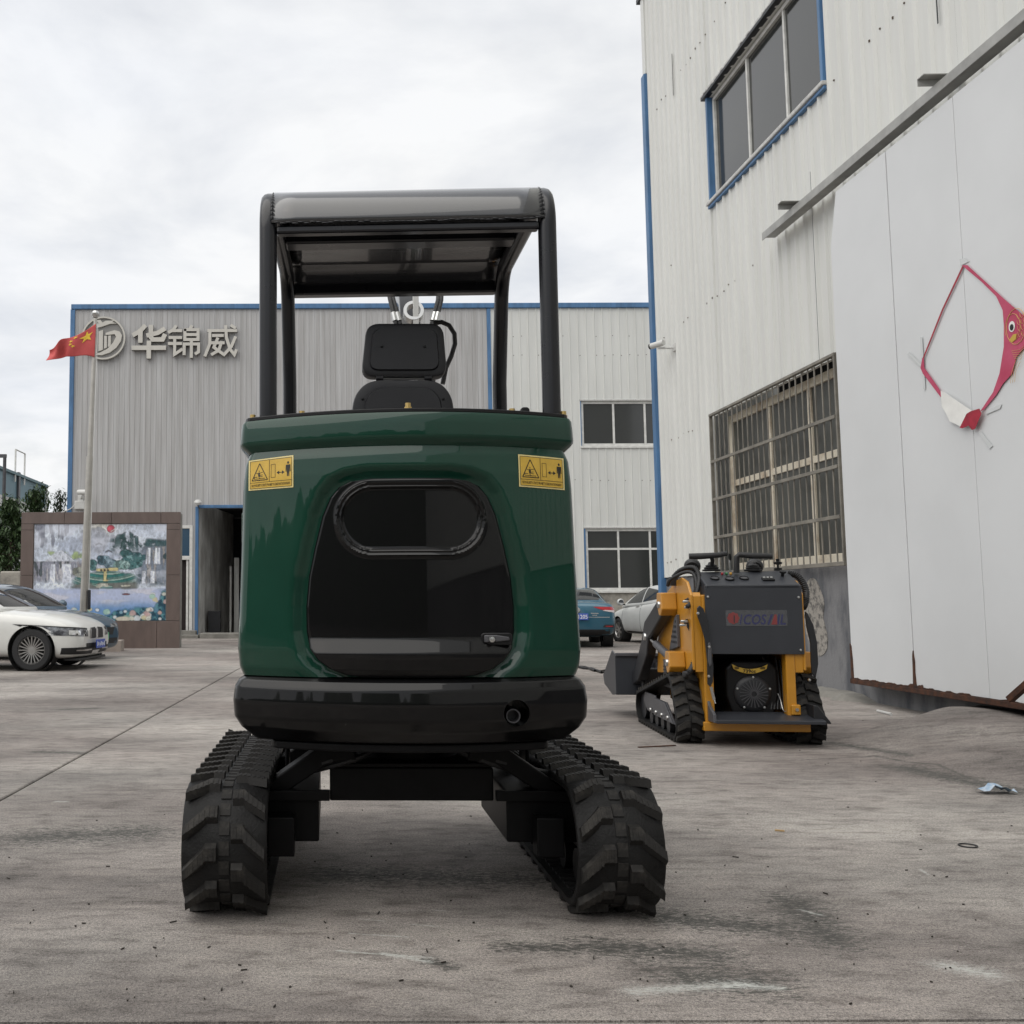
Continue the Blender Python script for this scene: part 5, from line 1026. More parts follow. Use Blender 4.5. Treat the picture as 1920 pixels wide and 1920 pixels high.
# door outline: half width by height
DZ = [0.774, 0.782, 0.800, 0.825, 0.865, 0.92, 1.0, 1.10, 1.20, 1.30, 1.36, 1.395, 1.412, 1.420]
DH = [0.160, 0.218, 0.268, 0.304, 0.334, 0.345, 0.346, 0.337, 0.316, 0.291, 0.265, 0.236, 0.200, 0.140]
dh = lambda z: float(np.interp(z, DZ, DH))
dpoly = np.array([(h, z) for h, z in zip(DH, DZ)] + [(-h, z) for h, z in zip(DH[::-1], DZ[::-1])])
def dist_to_door(x, z):
    P = np.stack([x, z], -1)[..., None, :]; A = dpoly; B = np.roll(dpoly, -1, 0); d = B - A
    t_ = np.clip(((P - A) * d).sum(-1) / (d * d).sum(-1), 0, 1); q = A + t_[..., None] * d; r_ = np.sqrt(((P - q) ** 2).sum(-1)).min(-1)
    ins = (z > DZ[0]) & (z < DZ[-1]) & (np.abs(x) < np.interp(z, DZ, DH)); return np.where(ins, -r_, r_)
BW = 0.573
def bodywidth(z): return float(np.interp(z, [0.77, 0.80, 0.86, 0.95, 1.15, 1.40, 1.49, 1.52, 1.545], [0.566, 0.579, 0.585, 0.581, 0.574, 0.568, 0.560, 0.549, 0.538]))
def bodyoff(z): return float(np.interp(z, [0.77, 0.80, 0.86, 1.2, 1.44, 1.50, 1.545], [0.012, 0.002, -0.004, 0.0, 0.004, 0.010, 0.026]))
zs_ = list(np.linspace(0.772, 1.545, 118)); rows = []
for z in zs_:
    o2 = outline(bodywidth(z), bodyoff(z)); xs = np.array([p[0] for p in o2]); ys = np.array([p[1] for p in o2])
    dd_ = dist_to_door(xs, np.full_like(xs, z)); dep = 0.030 * (1 - np.clip(dd_ / 0.050, 0, 1) ** 2 * (3 - 2 * np.clip(dd_ / 0.050, 0, 1))) * (ys < -0.3)
    rows.append([(x, y + d, z) for x, y, d in zip(xs, ys, dep)])
b = MB(); b.grid(rows, closed=True); hood = b.obj('engine_hood', m_green, ex_, smooth=50)
# upper rim of the hood
b = MB(); prof = [(1.528, -0.024), (1.546, -0.004), (1.556, 0.004), (1.565, 0.005), (1.600, 0.003), (1.628, 0.001), (1.638, -0.005), (1.641, -0.03)]
b.grid([[(x, y, z) for x, y in outline(BW + w_, -w_ * 0.9)] for z, w_ in prof], closed=True); b.obj('hood_rim', m_green, ex_, smooth=50)
o2 = outline(BW - 0.012, 0.012); b = MB(); b.prism(o2, 1.639, 1.653, axis='z'); b.obj('deck_gasket', m_blacksatin, ex_, smooth=0, bevel=0.003)
# side louvres
for s in (-1, 1):
    for z0, z1 in ((0.90, 1.02), (1.06, 1.18), (1.22, 1.34)):
        b = MB(); b.prism([(-0.50, z0), (-0.2, z0), (-0.2, z1), (-0.50, z1)], s * 0.555, s * 0.580, axis='x'); b.obj('side_louvre', m_green, ex_, smooth=0, bevel=0.012, seg=3)
# counterweight
b = MB(); prof = [(0.555, -0.075), (0.560, -0.045), (0.60, 0.000), (0.635, 0.022), (0.69, 0.026), (0.735, 0.020), (0.757, 0.006), (0.768, -0.010), (0.768, -0.2)]
prof = [(np.interp(i / 40, np.linspace(0, 1, len(prof)), [p[0] for p in prof]), np.interp(i / 40, np.linspace(0, 1, len(prof)), [p[1] for p in prof])) for i in range(41)]
R_ = [[(x, y, z) for x, y in outline(BW + w_, -w_ - 0.002)] for z, w_ in prof]; n_ = len(R_[0])
b.grid(R_, closed=True); b.add(R_[0], [list(range(n_))]); b.add(R_[-1], [list(range(n_))])
cwt = b.obj('counterweight', m_black, ex_, smooth=50)
hx, hz = XP(967, 1336, rear_y(0.33)); 
c_ = MB(); c_.cyl((hx, YT - 0.2, hz), (hx, YT + 0.22, hz), 0.043, n=40); kk = c_.obj('cutter', m_dark, ex_, smooth=0); cut(cwt, kk)
cwt.data.polygons.foreach_set('use_smooth', [True] * len(cwt.data.polygons)); cwt.data.set_sharp_from_angle(angle=rad(40))
b = MB(); hy = rear_y(hx) + 0.0; b.lathe([(0.0, 0.06), (0.018, 0.06), (0.019, 0.0), (0.023, 0.0), (0.024, 0.1)], (hx - 0.007, hy + 0.005, hz - 0.012), (0, 1, 0), 28); b.obj('exhaust_pipe', m_gun, ex_)
b = MB(); b.prism([(x, y) for x, y in outline(0.47, 0.06)], 0.528, 0.554, axis='z'); b.obj('slew_platform', m_frameblk, ex_, smooth=0, bevel=0.006)
# rear door
def oval(x, z, cx=0.004, cz=1.288, a=0.252, r_=0.128): 
    qx = max(abs(x - cx) - (a - r_), 0.0); return math.hypot(qx, z - cz) - r_
rows = []; NU = 150
zd = sorted(set(list(np.linspace(DZ[0], DZ[-1], 150)) + DZ + [0.775, 0.777, 0.779, 1.4185, 1.4195]))
def door_y(x, z):
    c = float(np.interp(z, [0.77, 0.80, 0.835, 0.852, 0.893, 0.899, 0.985, 0.99, 1.5], [0.004, 0.022, 0.026, 0.026, 0.002, 0.0, 0.0, 0.0, 0.0]))
    d = oval(x, z); rib = 0.009 * math.exp(-((d + 0.009) / 0.0055) ** 2) + 0.005 * math.exp(-((d + 0.024) / 0.0045) ** 2); rec = -0.007 * smooth((-d - 0.02) / 0.012)
    e = dh(z) - abs(x); ed = 0.012 * (1 - smooth(e / 0.012))
    return rear_y(x) + 0.012 - c - rib - rec + ed
for z in zd:
    h_ = dh(z) - 0.005; rows.append([(h_ * math.sin(PI / 2 * (u * 0.35 / 1 + 0)) if False else h_ * u, door_y(h_ * u, z), z) for u in [(-1 + 2 * k / NU) for k in range(NU + 1)]])
b = MB(); b.grid(rows)
rim = [rows[i][0] for i in range(len(rows))] + rows[-1][1:] + [rows[i][-1] for i in range(len(rows) - 2, -1, -1)] + rows[0][-2:0:-1]
b.grid([rim, [(p[0], p[1] + 0.03, p[2]) for p in rim]], closed=True)
rdoor = b.obj('rear_door', m_black, ex_, smooth=40)
lx, lz = XP(930, 1198, -0.74); ly = rear_y(lx)
b = MB(); b.prism(rrect(lx - 0.050, lx + 0.052, lz - 0.020, lz + 0.020, 0.012), ly - 0.004, ly + 0.012); lt = b.obj('latch', m_blacksatin, rdoor, bevel=0.003)
b = MB(); b.prism([(lx - 0.04, lz + 0.013), (lx + 0.0, lz + 0.013), (lx + 0.04, lz + 0.007), (lx + 0.042, lz - 0.004), (lx, lz - 0.009), (lx - 0.04, lz - 0.011)], ly - 0.012, ly - 0.005); b.obj('latch_handle', m_gun, lt, bevel=0.003)
b = MB(); b.lathe([(0, 0.008), (0.009, 0.007), (0.0115, 0.0)], (lx - 0.016, ly - 0.013, lz - 0.001), (0, -1, 0), 20); b.obj('latch_bolt', m_steel, lt)
# warning decals
def decal(x0, x1, zL0, zL1, zR0, zR1, name):
    def S_(a, q, lift):       # a,q in 0..1 (right, up)
        x = x0 + (x1 - x0) * a; z = (zL0 + (zL1 - zL0) * q) * (1 - a) + (zR0 + (zR1 - zR0) * q) * a
        return (x, rear_y(x, bodyoff(z)) - 0.0022 - lift, z)
    b = MB(); b.grid([[S_(i / 14, j / 8, 0) for i in range(15)] for j in range(9)]); pl = b.obj(name, m_decalb, ex_, smooth=60, fix=False)
    b = MB(); b.grid([[S_(0.035 + 0.93 * i / 14, 0.05 + 0.90 * j / 8, 0.0006) for i in range(15)] for j in range(9)]); b.obj('decal_field', m_decal, pl, smooth=60, fix=False)
    b = MB()
    def line(p, q, w=0.008, n=8):
        p, q = np.array(p), np.array(q); d = q - p; d = d / np.hypot(d[0] * 1.45, d[1]) ; nn = np.array([-d[1] / 1.45, d[0] * 1.45]) * w
        b.grid([[S_(*(p + (q - p) * k / n + nn * s), 0.0012) for k in range(n + 1)] for s in (-1, 1)])
    def poly(pts): b.add([S_(*p, 0.0012) for p in pts], [list(range(len(pts)))])
    for p, q in (((.035, .05), (.965, .05)), ((.035, .95), (.965, .95)), ((.035, .05), (.035, .95)), ((.965, .05), (.965, .95)), ((.035, .24), (.965, .24)), ((.47, .24), (.47, .95))): line(p, q, 0.007)
    for p, q in (((.08, .31), (.43, .31)), ((.08, .31), (.25, .86)), ((.43, .31), (.25, .86)), ((.10, .31), (.41, .31))): line(p, q, 0.013)
    for p, q in (((.13, .42), (.20, .42)), ((.13, .36), (.37, .36)), ((.17, .55), (.24, .53)), ((.24, .54), (.33, .57)), ((.23, .40), (.27, .36)), ((.25, .44), (.32, .42)), ((.25, .47), (.32, .48)), ((.13, .36), (.13, .42))): line(p, q, 0.008, 3)
    poly([(.225, .42), (.255, .42), (.26, .54), (.235, .58), (.215, .53)]); poly([(.235, .59), (.25, .59), (.25, .63), (.235, .63)])
    for p, q in (((.51, .36), (.60, .36)), ((.51, .78), (.60, .78)), ((.51, .36), (.51, .78)), ((.60, .36), (.60, .78))): line(p, q, 0.006)
    line((.66, .50), (.78, .50), 0.012, 3); poly([(.63, .50), (.69, .56), (.69, .44)]); poly([(.81, .50), (.75, .44), (.75, .56)])
    poly([(.835, .72), (.935, .72), (.94, .50), (.92, .50), (.915, .66), (.91, .36), (.892, .36), (.886, .52), (.88, .36), (.86, .36), (.855, .66), (.85, .50), (.83, .50)])
    poly([(.885 + .022 * math.cos(k * PI / 5), .785 + .042 * math.sin(k * PI / 5)) for k in range(10)])
    vs, fs = text_data('FOR YOUR SAFETY IS STRICTLY PROHIBIT TO STAND IN ROTATION RADIUS', 1.0, 0.02, res=1); a_ = fit(vs, 0.86, 0.085)
    b.add([S_(0.5 + p[0], 0.145 + p[1], 0.0012) for p in a_], fs)
    b.obj('decal_print', m_decalk, pl, smooth=0, fix=False)
yl_ = rear_y(0.5); yr_ = rear_y(0.40)
(xa, za1), (xb, zb1) = XP(465, 862, yl_), XP(550, 853, yr_); (_, za0), (_, zb0) = XP(462, 919, yl_), XP(548, 914, yr_); decal(xa, xb, za0, za1, zb0, zb1, 'warning_decal')
(xa, za1), (xb, zb1) = XP(971, 852, yr_), XP(1059, 858, yl_); (_, za0), (_, zb0) = XP(974, 913, yr_), XP(1063, 918, yl_); decal(xa, xb, za0, za1, zb0, zb1, 'warning_decal')
# bolts and knobs on the deck
for px_, yl in ((474, -0.56), (566, -0.62), (765, -0.74), (960, -0.62), (1056, -0.56)):
    x, z = XP(px_, 766, yl); b = MB(); b.cyl((x, yl, 1.645), (x, yl, 1.675), 0.010, n=10); b.cyl((x, yl, 1.651), (x, yl, 1.661), 0.014, n=6); b.obj('deck_bolt', m_brass, ex_)
x, z = XP(983, 760, -0.45); b = MB(); b.prism(rrect(x - 0.016, x + 0.016, 1.645, 1.71, 0.012), -0.47, -0.43); b.obj('filler_cap', m_blacksatin, ex_, bevel=0.004)
x, z = XP(862, 762, -0.3); b = MB(); b.tube([(x - 0.06, -0.3, 1.68), (x + 0.02, -0.3, 1.68), (x + 0.024, -0.3, 1.60)], 0.012, n=8); b.obj('control_lever', m_blacksatin, ex_)
# canopy: two side hoops, three cross members, bent roof sheet
TZ = 2.500; HX = 0.497; CXO = 0.016; YB = -0.545; YFp = 0.56
def hoop(x):
    p = [(x, YB, 1.60), (x, YB, 1.9), (x, YB, TZ - 0.15)] + [(x, YB + 0.14 - 0.14 * math.cos(a), TZ - 0.14 + 0.14 * math.sin(a)) for a in [PI / 2 * k / 8 for k in range(9)]]
    p += [(x * 0.99, 0.0, TZ)]; p += [(x * 0.98, YFp - 0.24 + 0.16 * math.sin(a), TZ - 0.16 + 0.16 * math.cos(a)) for a in [rad(72) * k / 7 for k in range(8)]]
    e = p[-1]; p += [(x * 0.975, YFp, 2.02), (x * 0.975, YFp + 0.01, 1.2)]
    return p
def rtube(path, w, h, r=0.014, up=(1, 0, 0)):
    """rounded rectangular tube, w along up, h across"""
    sec = rrect(-w / 2, w / 2, -h / 2, h / 2, r, 3); P = [Vector(p) for p in path]; rows = []; u = Vector(up)
    for i, p in enumerate(P):
        t_ = (P[min(i + 1, len(P) - 1)] - P[max(i - 1, 0)]).normalized(); s_ = (u - t_ * u.dot(t_)).normalized(); n_ = t_.cross(s_)
        rows.append([p + s_ * a + n_ * c for a, c in sec])
    return rows
for s in (-1, 1):
    b = MB(); R2 = rtube(hoop(s * HX), 0.062, 0.062, 0.024); b.grid(R2, closed=True); n_ = len(R2[0]); b.add(R2[-1], [list(range(n_))]); b.obj('canopy_post', m_canopy, ex_, smooth=40)
sh = [(YB + 0.14 - 0.1725 * math.cos(a), TZ - 0.141 + 0.1725 * math.sin(a)) for a in [rad(2) + rad(88) * k / 14 for k in range(15)]] + [(0.0, TZ + 0.0315), (YFp - 0.2, TZ + 0.0315)] + [(YFp - 0.22 + 0.180 * math.sin(a), TZ - 0.1485 + 0.180 * math.cos(a)) for a in [rad(50) * k / 6 for k in range(1, 7)]]
b = MB(); b.grid([[(x, y, z) for y, z in sh] for x in np.linspace(-HX + 0.014, HX - 0.014, 12)]); rs = b.obj('roof_sheet', m_roofplate, ex_, smooth=40, fix=False); so = rs.modifiers.new('t', 'SOLIDIFY'); so.thickness = 0.005; so.offset = 0
b = MB(); yw, zw = sh[0]
for k in range(44):
    x = -HX + 0.035 + (2 * HX - 0.07) * k / 43; b.lathe([(0, -.014), (.0026, -.010), (.0032, 0), (.0026, .010), (0, .014)], (x, yw - 0.001 + random.uniform(-.002, .001), zw - 0.002 + random.uniform(-.003, .003)), (1, 0.1, 0), 7)
for s in (-1, 1):
    for k, (y, z) in enumerate(sh[1:14]): b.lathe([(0, -.010), (.0022, -.006), (.0028, 0), (.0022, .006), (0, .010)], (s * (HX - 0.014), y - 0.002, z), (0, sh[k + 2][0] - y, sh[k + 2][1] - z), 6)
tag(b.obj('weld_bead', m_canopy, ex_, smooth=60), kind='stuff')
def cross(y, z, w=0.05, h=0.045): b = MB(); b.box(-HX + 0.031, HX - 0.031, y - w / 2, y + w / 2, z - h / 2, z + h / 2); b.obj('cross_member', m_canopy, ex_, smooth=0, bevel=0.008)
cross(YB, zw - 0.020, 0.045, 0.030); cross(-0.02, TZ - 0.004, 0.09, 0.045); cross(YFp - 0.06, TZ - 0.045, 0.06, 0.06)
# seat
def pan(name, poly, y, dep, inset, mtl, parent, lift=0.012, rec=None):
    cx_ = sum(p[0] for p in poly) / len(poly); cz_ = sum(p[1] for p in poly) / len(poly); rings = []
    for f, dy_ in ((1.0, dep), (1.0, 0.010), (0.985, 0.002), (0.96, 0.0), (inset + 0.03, 0.0), (inset, -lift), (inset - 0.05, -lift), (0.06, -lift)): rings.append([(cx_ + (p[0] - cx_) * f, y + dy_, cz_ + (p[1] - cz_) * (f if f > 0.97 else f - 0.03)) for p in poly])
    b = MB(); b.grid(rings, closed=True); b.add(rings[-1], [list(range(len(poly)))]); return b.obj(name, mtl, parent, smooth=30)
SY = -0.13
def sp(pts): return [XP(x, y, SY) for x, y in pts]
def round_poly(P, r_, n=6):
    out = []; m = len(P)
    for i in range(m):
        p0, p1, p2 = Vector(P[i - 1]), Vector(P[i]), Vector(P[(i + 1) % m]); a = p1 + (p0 - p1).normalized() * min(r_, (p0 - p1).length * .45); c = p1 + (p2 - p1).normalized() * min(r_, (p2 - p1).length * .45)
        for k in range(n + 1): t_ = k / n; q = a * (1 - t_) ** 2 + p1 * 2 * t_ * (1 - t_) + c * t_ * t_; out.append((q.x, q.y))
    return out
hp_ = pan('headrest_shell', round_poly(sp([(687, 606), (831, 606), (839, 705), (677, 705)]), 0.05), SY, 0.07, 0.80, m_seat, ex_)
lp_ = pan('seat_back_shell', round_poly(sp([(690, 713), (822, 713), (850, 745), (853, 840), (658, 840), (661, 745)]), 0.06), SY - 0.01, 0.09, 0.74, m_seat, ex_)
b = MB(); b.cyl(( *XP(705, 708, SY)[:1], SY + 0.02, XP(705, 708, SY)[1]), (*XP(812, 708, SY)[:1], SY + 0.02, XP(812, 708, SY)[1]), 0.006, n=8); b.obj('hinge_rod', m_steel, ex_)
for a_ in (712, 803):
    x, z = XP(a_, 708, SY); b = MB(); b.cyl((x - 0.014, SY + 0.01, z), (x + 0.014, SY + 0.01, z), 0.012, n=12); b.obj('hinge', m_seat, ex_)
for a_, c in ((716, 651), (796, 651), (680, 749), (831, 749)):
    x, z = XP(a_, c, SY); b = MB(); b.lathe([(0.006, 0), (0.005, 0.004), (0, 0.005)], (x, SY - 0.012, z), (0, -1, 0), 10); b.obj('shell_rivet', m_blacksatin, hp_ if c < 700 else lp_)
b = MB(); b.box(-0.22, 0.22, SY + 0.05, SY + 0.5, 1.30, 1.42); b.obj('seat_cushion', m_seat, ex_, bevel=0.03)
b = MB(); b.box(-0.52, 0.52, -0.3, 0.75, 0.77, 0.83); b.obj('cab_floor', m_frameblk, ex_, smooth=0)
# boom, rising in front of the canopy, with its cylinder and hoses
BX = XP(778, 590, 1.15)[0]
bm_ = MB(); bpth = [(0.62, 0.75), (0.95, 1.15), (1.2, 1.75), (1.42, 2.35), (1.75, 2.75), (2.15, 2.92)]
R2 = rtube([(BX, y, z) for y, z in bpth], 0.11, 0.16, 0.01); bm_.grid(R2, closed=True); n_ = len(R2[0]); bm_.add(R2[0], [list(range(n_))]); bm_.add(R2[-1], [list(range(n_))]); boom = bm_.obj('boom', m_black, ex_, smooth=40)
b = MB(); b.cyl((BX, 0.9, 1.55), (BX, 1.12, 2.25), 0.042, n=20); b.obj('boom_cylinder', m_chrome, boom)
x, z = XP(775, 586, 1.02); b = MB(); b.lathe([(0.036, -0.03), (0.052, -0.03), (0.052, 0.03), (0.036, 0.03), (0.036, -0.03)], (x, 1.02, z), (0, 1, -0.15), 28); b.obj('cylinder_eye', m_steel, boom)
b = MB(); b.box(x - 0.004, x + 0.026, 0.985, 1.0, z - 0.1, z + 0.09); b.obj('eye_bracket', m_plastic_w, boom, bevel=0.003)
for (p0, p1) in (((732, 560), (742, 606)), ((738, 560), (750, 606)), ((822, 560), (810, 606)), ((828, 560), (817, 606))):
    a_ = XP(*p0, 0.95); c = XP(*p1, 0.95); e = (a_[0] + (a_[0] - c[0]) * 1.5, 1.3, a_[1] + 0.4)
    b = MB(); b.tube([(c[0] * 0.9, 0.93, c[1] - 0.4), (c[0], 0.95, c[1]), (a_[0], 0.97, a_[1]), e], 0.0115, n=9); hs = b.obj('hydraulic_hose', m_hose, boom)
    m0 = Vector((a_[0], 0.965, a_[1])).lerp(Vector((c[0], 0.95, c[1])), 0.55); m1 = Vector((a_[0], 0.965, a_[1])).lerp(Vector((c[0], 0.95, c[1])), 0.9); b = MB(); b.cyl(m0, m1, 0.0145, n=10); b.obj('hose_ferrule', m_steel, hs)
hpts = [XP(*q, 0.35) for q in ((812, 606), (828, 604), (842, 610), (852, 626), (853, 645), (846, 668), (836, 690), (830, 720))]
b = MB(); b.tube([(x, 0.35, z) for x, z in hpts], 0.0105, n=9); b.obj('hydraulic_hose', m_hose, ex_)
b = MB(); R2 = rtube([(BX, 2.1, 3.0), (BX, 2.5, 2.2), (BX, 2.72, 1.2)], 0.09, 0.13, 0.01); b.grid(R2, closed=True); b.add(R2[0], [list(range(len(R2[0])))]); b.add(R2[-1], [list(range(len(R2[0])))]); b.obj('dipper_arm', m_black, ex_, smooth=40)
b = MB(); b.prism([(2.55, 1.15), (2.9, 1.2), (2.95, 0.95), (2.75, 0.72), (2.45, 0.7), (2.4, 0.95)], BX - 0.2, BX + 0.2, axis='x'); b.obj('digging_bucket', m_frameblk, ex_, bevel=0.01)

for o in list(ex_.children):
    o.location.z += UP
    if o.name.split('.')[0] in ('canopy_post', 'roof_sheet', 'weld_bead', 'cross_member'): o.location.x += CXO
# ---------------------------------------------------------------- undercarriage (sits slightly turned under the upper body)
CX, CA = 0.02, rad(1.0)
def ch(p): c, s = math.cos(CA), math.sin(CA); return (CX + p[0] * c - p[1] * s, p[0] * s + p[1] * c, p[2])
class CB(MB):
    def obj(s, *a, **k): s.v = [ch(p) for p in s.v]; return MB.obj(s, *a, **k)
def hull_path(circles, N):
    pts = [(cy + r * math.cos(2 * PI * k / 240), cz + r * math.sin(2 * PI * k / 240)) for cy, cz, r in circles for k in range(240)]; pts = sorted(set((round(a, 6), round(c, 6)) for a, c in pts))
    def half(ps):
        h_ = []
        for p in ps:
            while len(h_) > 1 and (h_[-1][0] - h_[-2][0]) * (p[1] - h_[-2][1]) - (h_[-1][1] - h_[-2][1]) * (p[0] - h_[-2][0]) <= 0: h_.pop()
            h_.append(p)
        return h_
    lo = half(pts); up = half(pts[::-1]); hl = (lo[:-1] + up[:-1])[::-1]       # clockwise
    P = np.array(hl + [hl[0]]); seg = np.hypot(*np.diff(P, axis=0).T); cum = np.concatenate([[0], np.cumsum(seg)]); Lh = cum[-1]
    def at(s): s = s % Lh; return np.array([np.interp(s, cum, P[:, 0]), np.interp(s, cum, P[:, 1])])
    return at, Lh
def belt(at, Lh, x0, x1, th, name, parent, mtl, N=220, xf=lambda p: p, conv=0.0, drive=False):
    rows = []
    for k in range(N):
        s = Lh * k / N; p = at(s); t_ = at(s + 0.01) - at(s - 0.01); t_ /= np.hypot(*t_); n_ = np.array([-t_[1], t_[0]]); i_ = p - n_ * th; e = 0.006; m_ = (x0 + x1) / 2
        sec = [(x0, *i_), (x0, *(p - n_ * e)), (x0 + e, *p), (m_, *(p + n_ * conv)), (x1 - e, *p), (x1, *(p - n_ * e)), (x1, *i_)]
        rows.append([xf((q[0], q[1], q[2])) for q in sec])
    rows.append(rows[0]); b = MB(); b.grid(rows, closed=True); return b.obj(name, mtl, parent, smooth=45)
def lug_mesh(w, side, h, l_in, l_out, drop, name, mtl, taper=0.6, grooves=6):
    """tread bar from the belt centre (x=0) out to x=side*w; inner end leads (higher s), outer end trails"""
    xs = [0.0, 0.34 * w, 0.42 * w, w]; cs = [0, 0, -0.18 * drop, -drop]; hl = [l_in / 2, l_in / 2, l_in / 2, l_out / 2]; b = MB(); rows = []
    for x, c, a in zip(xs, cs, hl): rows.append([(side * x, c - a, -0.006), (side * x, c - a * taper, h), (side * x, c + a * taper, h), (side * x, c + a, -0.006)])
    b.grid(rows); b.add(rows[0], [(0, 1, 2, 3)]); b.add(rows[-1], [(3, 2, 1, 0)])
    for k in range(grooves):                       # raised wear ribs on the tread face
        u = (k + 0.5) / grooves; x = w * (0.06 + 0.9 * u); c = np.interp(x, xs, cs); a = np.interp(x, xs, hl) * taper * 0.92
        b.box(*(sorted((side * (x - w * 0.05), side * (x + w * 0.025)))), c - a, c + a, h - 0.002, h + 0.0018)
    me = b.mesh(name, mtl, 30); import bmesh
    bm = bmesh.new(); bm.from_mesh(me); bmesh.ops.recalc_face_normals(bm, faces=bm.faces); bm.to_mesh(me); bm.free(); return me
TR = 0.205; TRL = 0.70; TRB = 0.485; TWd = 0.28; XT = 0.646
at_x, Lx = hull_path([(-TRB, 0.025 + TR, TR), (TRL, 0.025 + TR, TR), (0, 0.12, 0.095)], 200)
LW = TWd / 2 - 0.030
lugL = lug_mesh(LW, -1, 0.020, 0.068, 0.050, 0.068, 'lug', m_lug); lugR = lug_mesh(LW, 1, 0.020, 0.068, 0.050, 0.068, 'lug', m_lug)
b = MB(); b.prism([(-0.017, -0.022), (0.017, -0.022), (0.017, 0.022), (-0.017, 0.022)], -0.004, 0.0035, axis='z'); cblk = b.mesh('centre_block', m_lug, 0)
NP = 29
for s in (-1, 1):
    cx_ = s * XT
    tk = belt(at_x, Lx, cx_ - TWd / 2, cx_ + TWd / 2, 0.024, 'rubber_track', ex_, m_rubber, 240, ch)
    for k in range(NP):
        for hf, (me, sd_) in enumerate(((lugL, -1), (lugR, 1))):
            sa = Lx * (k + 0.5 * hf) / NP; p = at_x(sa); t_ = at_x(sa + 0.012) - at_x(sa - 0.012); a = math.atan2(t_[1], t_[0])
            place(me, 'lug', tk, ch((cx_ + sd_ * 0.024, p[0], p[1])), (a, 0, CA))
    for k in range(NP * 2):
        sa = Lx * (k + 0.25) / (NP * 2); p = at_x(sa); t_ = at_x(sa + 0.012) - at_x(sa - 0.012); place(cblk, 'centre_block', tk, ch((cx_, p[0], p[1])), (math.atan2(t_[1], t_[0]), 0, CA))
    b = CB()
    for k in range(60):
        sa = Lx * k / 60; p = at_x(sa); t_ = at_x(sa + .01) - at_x(sa - .01); t_ /= np.hypot(*t_); n_ = np.array([-t_[1], t_[0]]); c = p - n_ * 0.045
        b.obox((cx_, c[0], c[1]), (0.05, 0.025, 0.042), Matrix.Rotation(math.atan2(t_[1], t_[0]), 3, 'X')); b.obox((cx_, p[0] - n_[0] * .026, p[1] - n_[1] * .026), (TWd * 0.8, 0.03, 0.012), Matrix.Rotation(math.atan2(t_[1], t_[0]), 3, 'X'))
    tag(b.obj('guide_lugs', m_rubber, tk, smooth=0), kind='stuff')
    for yy in (-TRB, TRL):
        b = CB(); b.lathe([(0.03, -0.05), (0.15, -0.05), (0.165, -0.03), (0.165, 0.03), (0.15, 0.05), (0.03, 0.05)], (cx_, yy, 0.025 + TR), (1, 0, 0), 26); b.obj('sprocket' if yy > 0 else 'idler', m_frameblk, ex_)
    for yy in (-0.35, -0.12, 0.12, 0.35):
        b = CB(); b.cyl((cx_ - 0.07, yy, 0.115), (cx_ + 0.07, yy, 0.115), 0.062, n=18); b.obj('track_roller', m_frameblk, ex_)
    b = CB(); b.box(cx_ - 0.05, cx_ + 0.05, -0.52, 0.52, 0.16, 0.30); b.obj('track_frame', m_frameblk, ex_, smooth=0, bevel=0.008)
    # extension boxes toward the middle
    xi = s * 0.34; xo = s * 0.60
    a_, c = sorted((xi, xo)); b = CB(); b.box(a_, c, -0.30, 0.34, 0.185, 0.365); b.obj('extension_box', m_frameblk, ex_, smooth=0, bevel=0.006)
    a_, c = sorted((s * 0.30, s * 0.60)); b = CB(); b.box(a_, c, -0.33, -0.301, 0.335, 0.372); b.obj('box_flange', m_frameblk, ex_, smooth=0, bevel=0.003)
    a_, c = sorted((s * 0.425, s * 0.52)); b = CB(); b.box(a_, c, -0.42, -0.335, 0.16, 0.295); b.obj('motor_guard', m_frameblk, ex_, smooth=0, bevel=0.004)
    b = CB(); b.prism([(s * 0.22, 0.535), (s * 0.32, 0.535), (s * 0.54, 0.385), (s * 0.54, 0.345), (s * 0.46, 0.36), (s * 0.30, 0.465), (s * 0.20, 0.475)], -0.30, -0.18); b.obj('frame_leg', m_frameblk, ex_, smooth=0, bevel=0.006)
    b = CB(); b.prism([(s * 0.22, 0.535), (s * 0.32, 0.535), (s * 0.54, 0.385), (s * 0.54, 0.345), (s * 0.46, 0.36), (s * 0.30, 0.465), (s * 0.20, 0.475)], 0.20, 0.32); b.obj('frame_leg', m_frameblk, ex_, smooth=0, bevel=0.006)
    b = CB(); a_, c = sorted((s * 0.46, s * 0.475)); b.box(a_, c, -0.05, 0.1, 0.373, 0.53); b.obj('motor_cover', m_frameblk, ex_, smooth=0, bevel=0.01)
b = CB(); b.box(-0.30, 0.30, -0.27, 0.30, 0.325, 0.445); b.obj('centre_beam', m_frameblk, ex_, smooth=0, bevel=0.006)
b = CB(); b.box(-0.31, 0.31, -0.28, 0.31, 0.448, 0.462); b.obj('beam_plate', m_frameblk, ex_, smooth=0, bevel=0.003)
b = CB(); b.lathe([(0, 0.463), (0.20, 0.463), (0.20, 0.50), (0.24, 0.50), (0.24, 0.525), (0, 0.525)], (0, 0, 0), (0, 0, 1), 36); b.obj('slew_ring', m_frameblk, ex_)
b = CB(); b.cyl((0.0, -0.1, 0.463), (0.0, -0.1, 0.545), 0.06, n=20); b.obj('swivel_joint', m_frameblk, ex_)
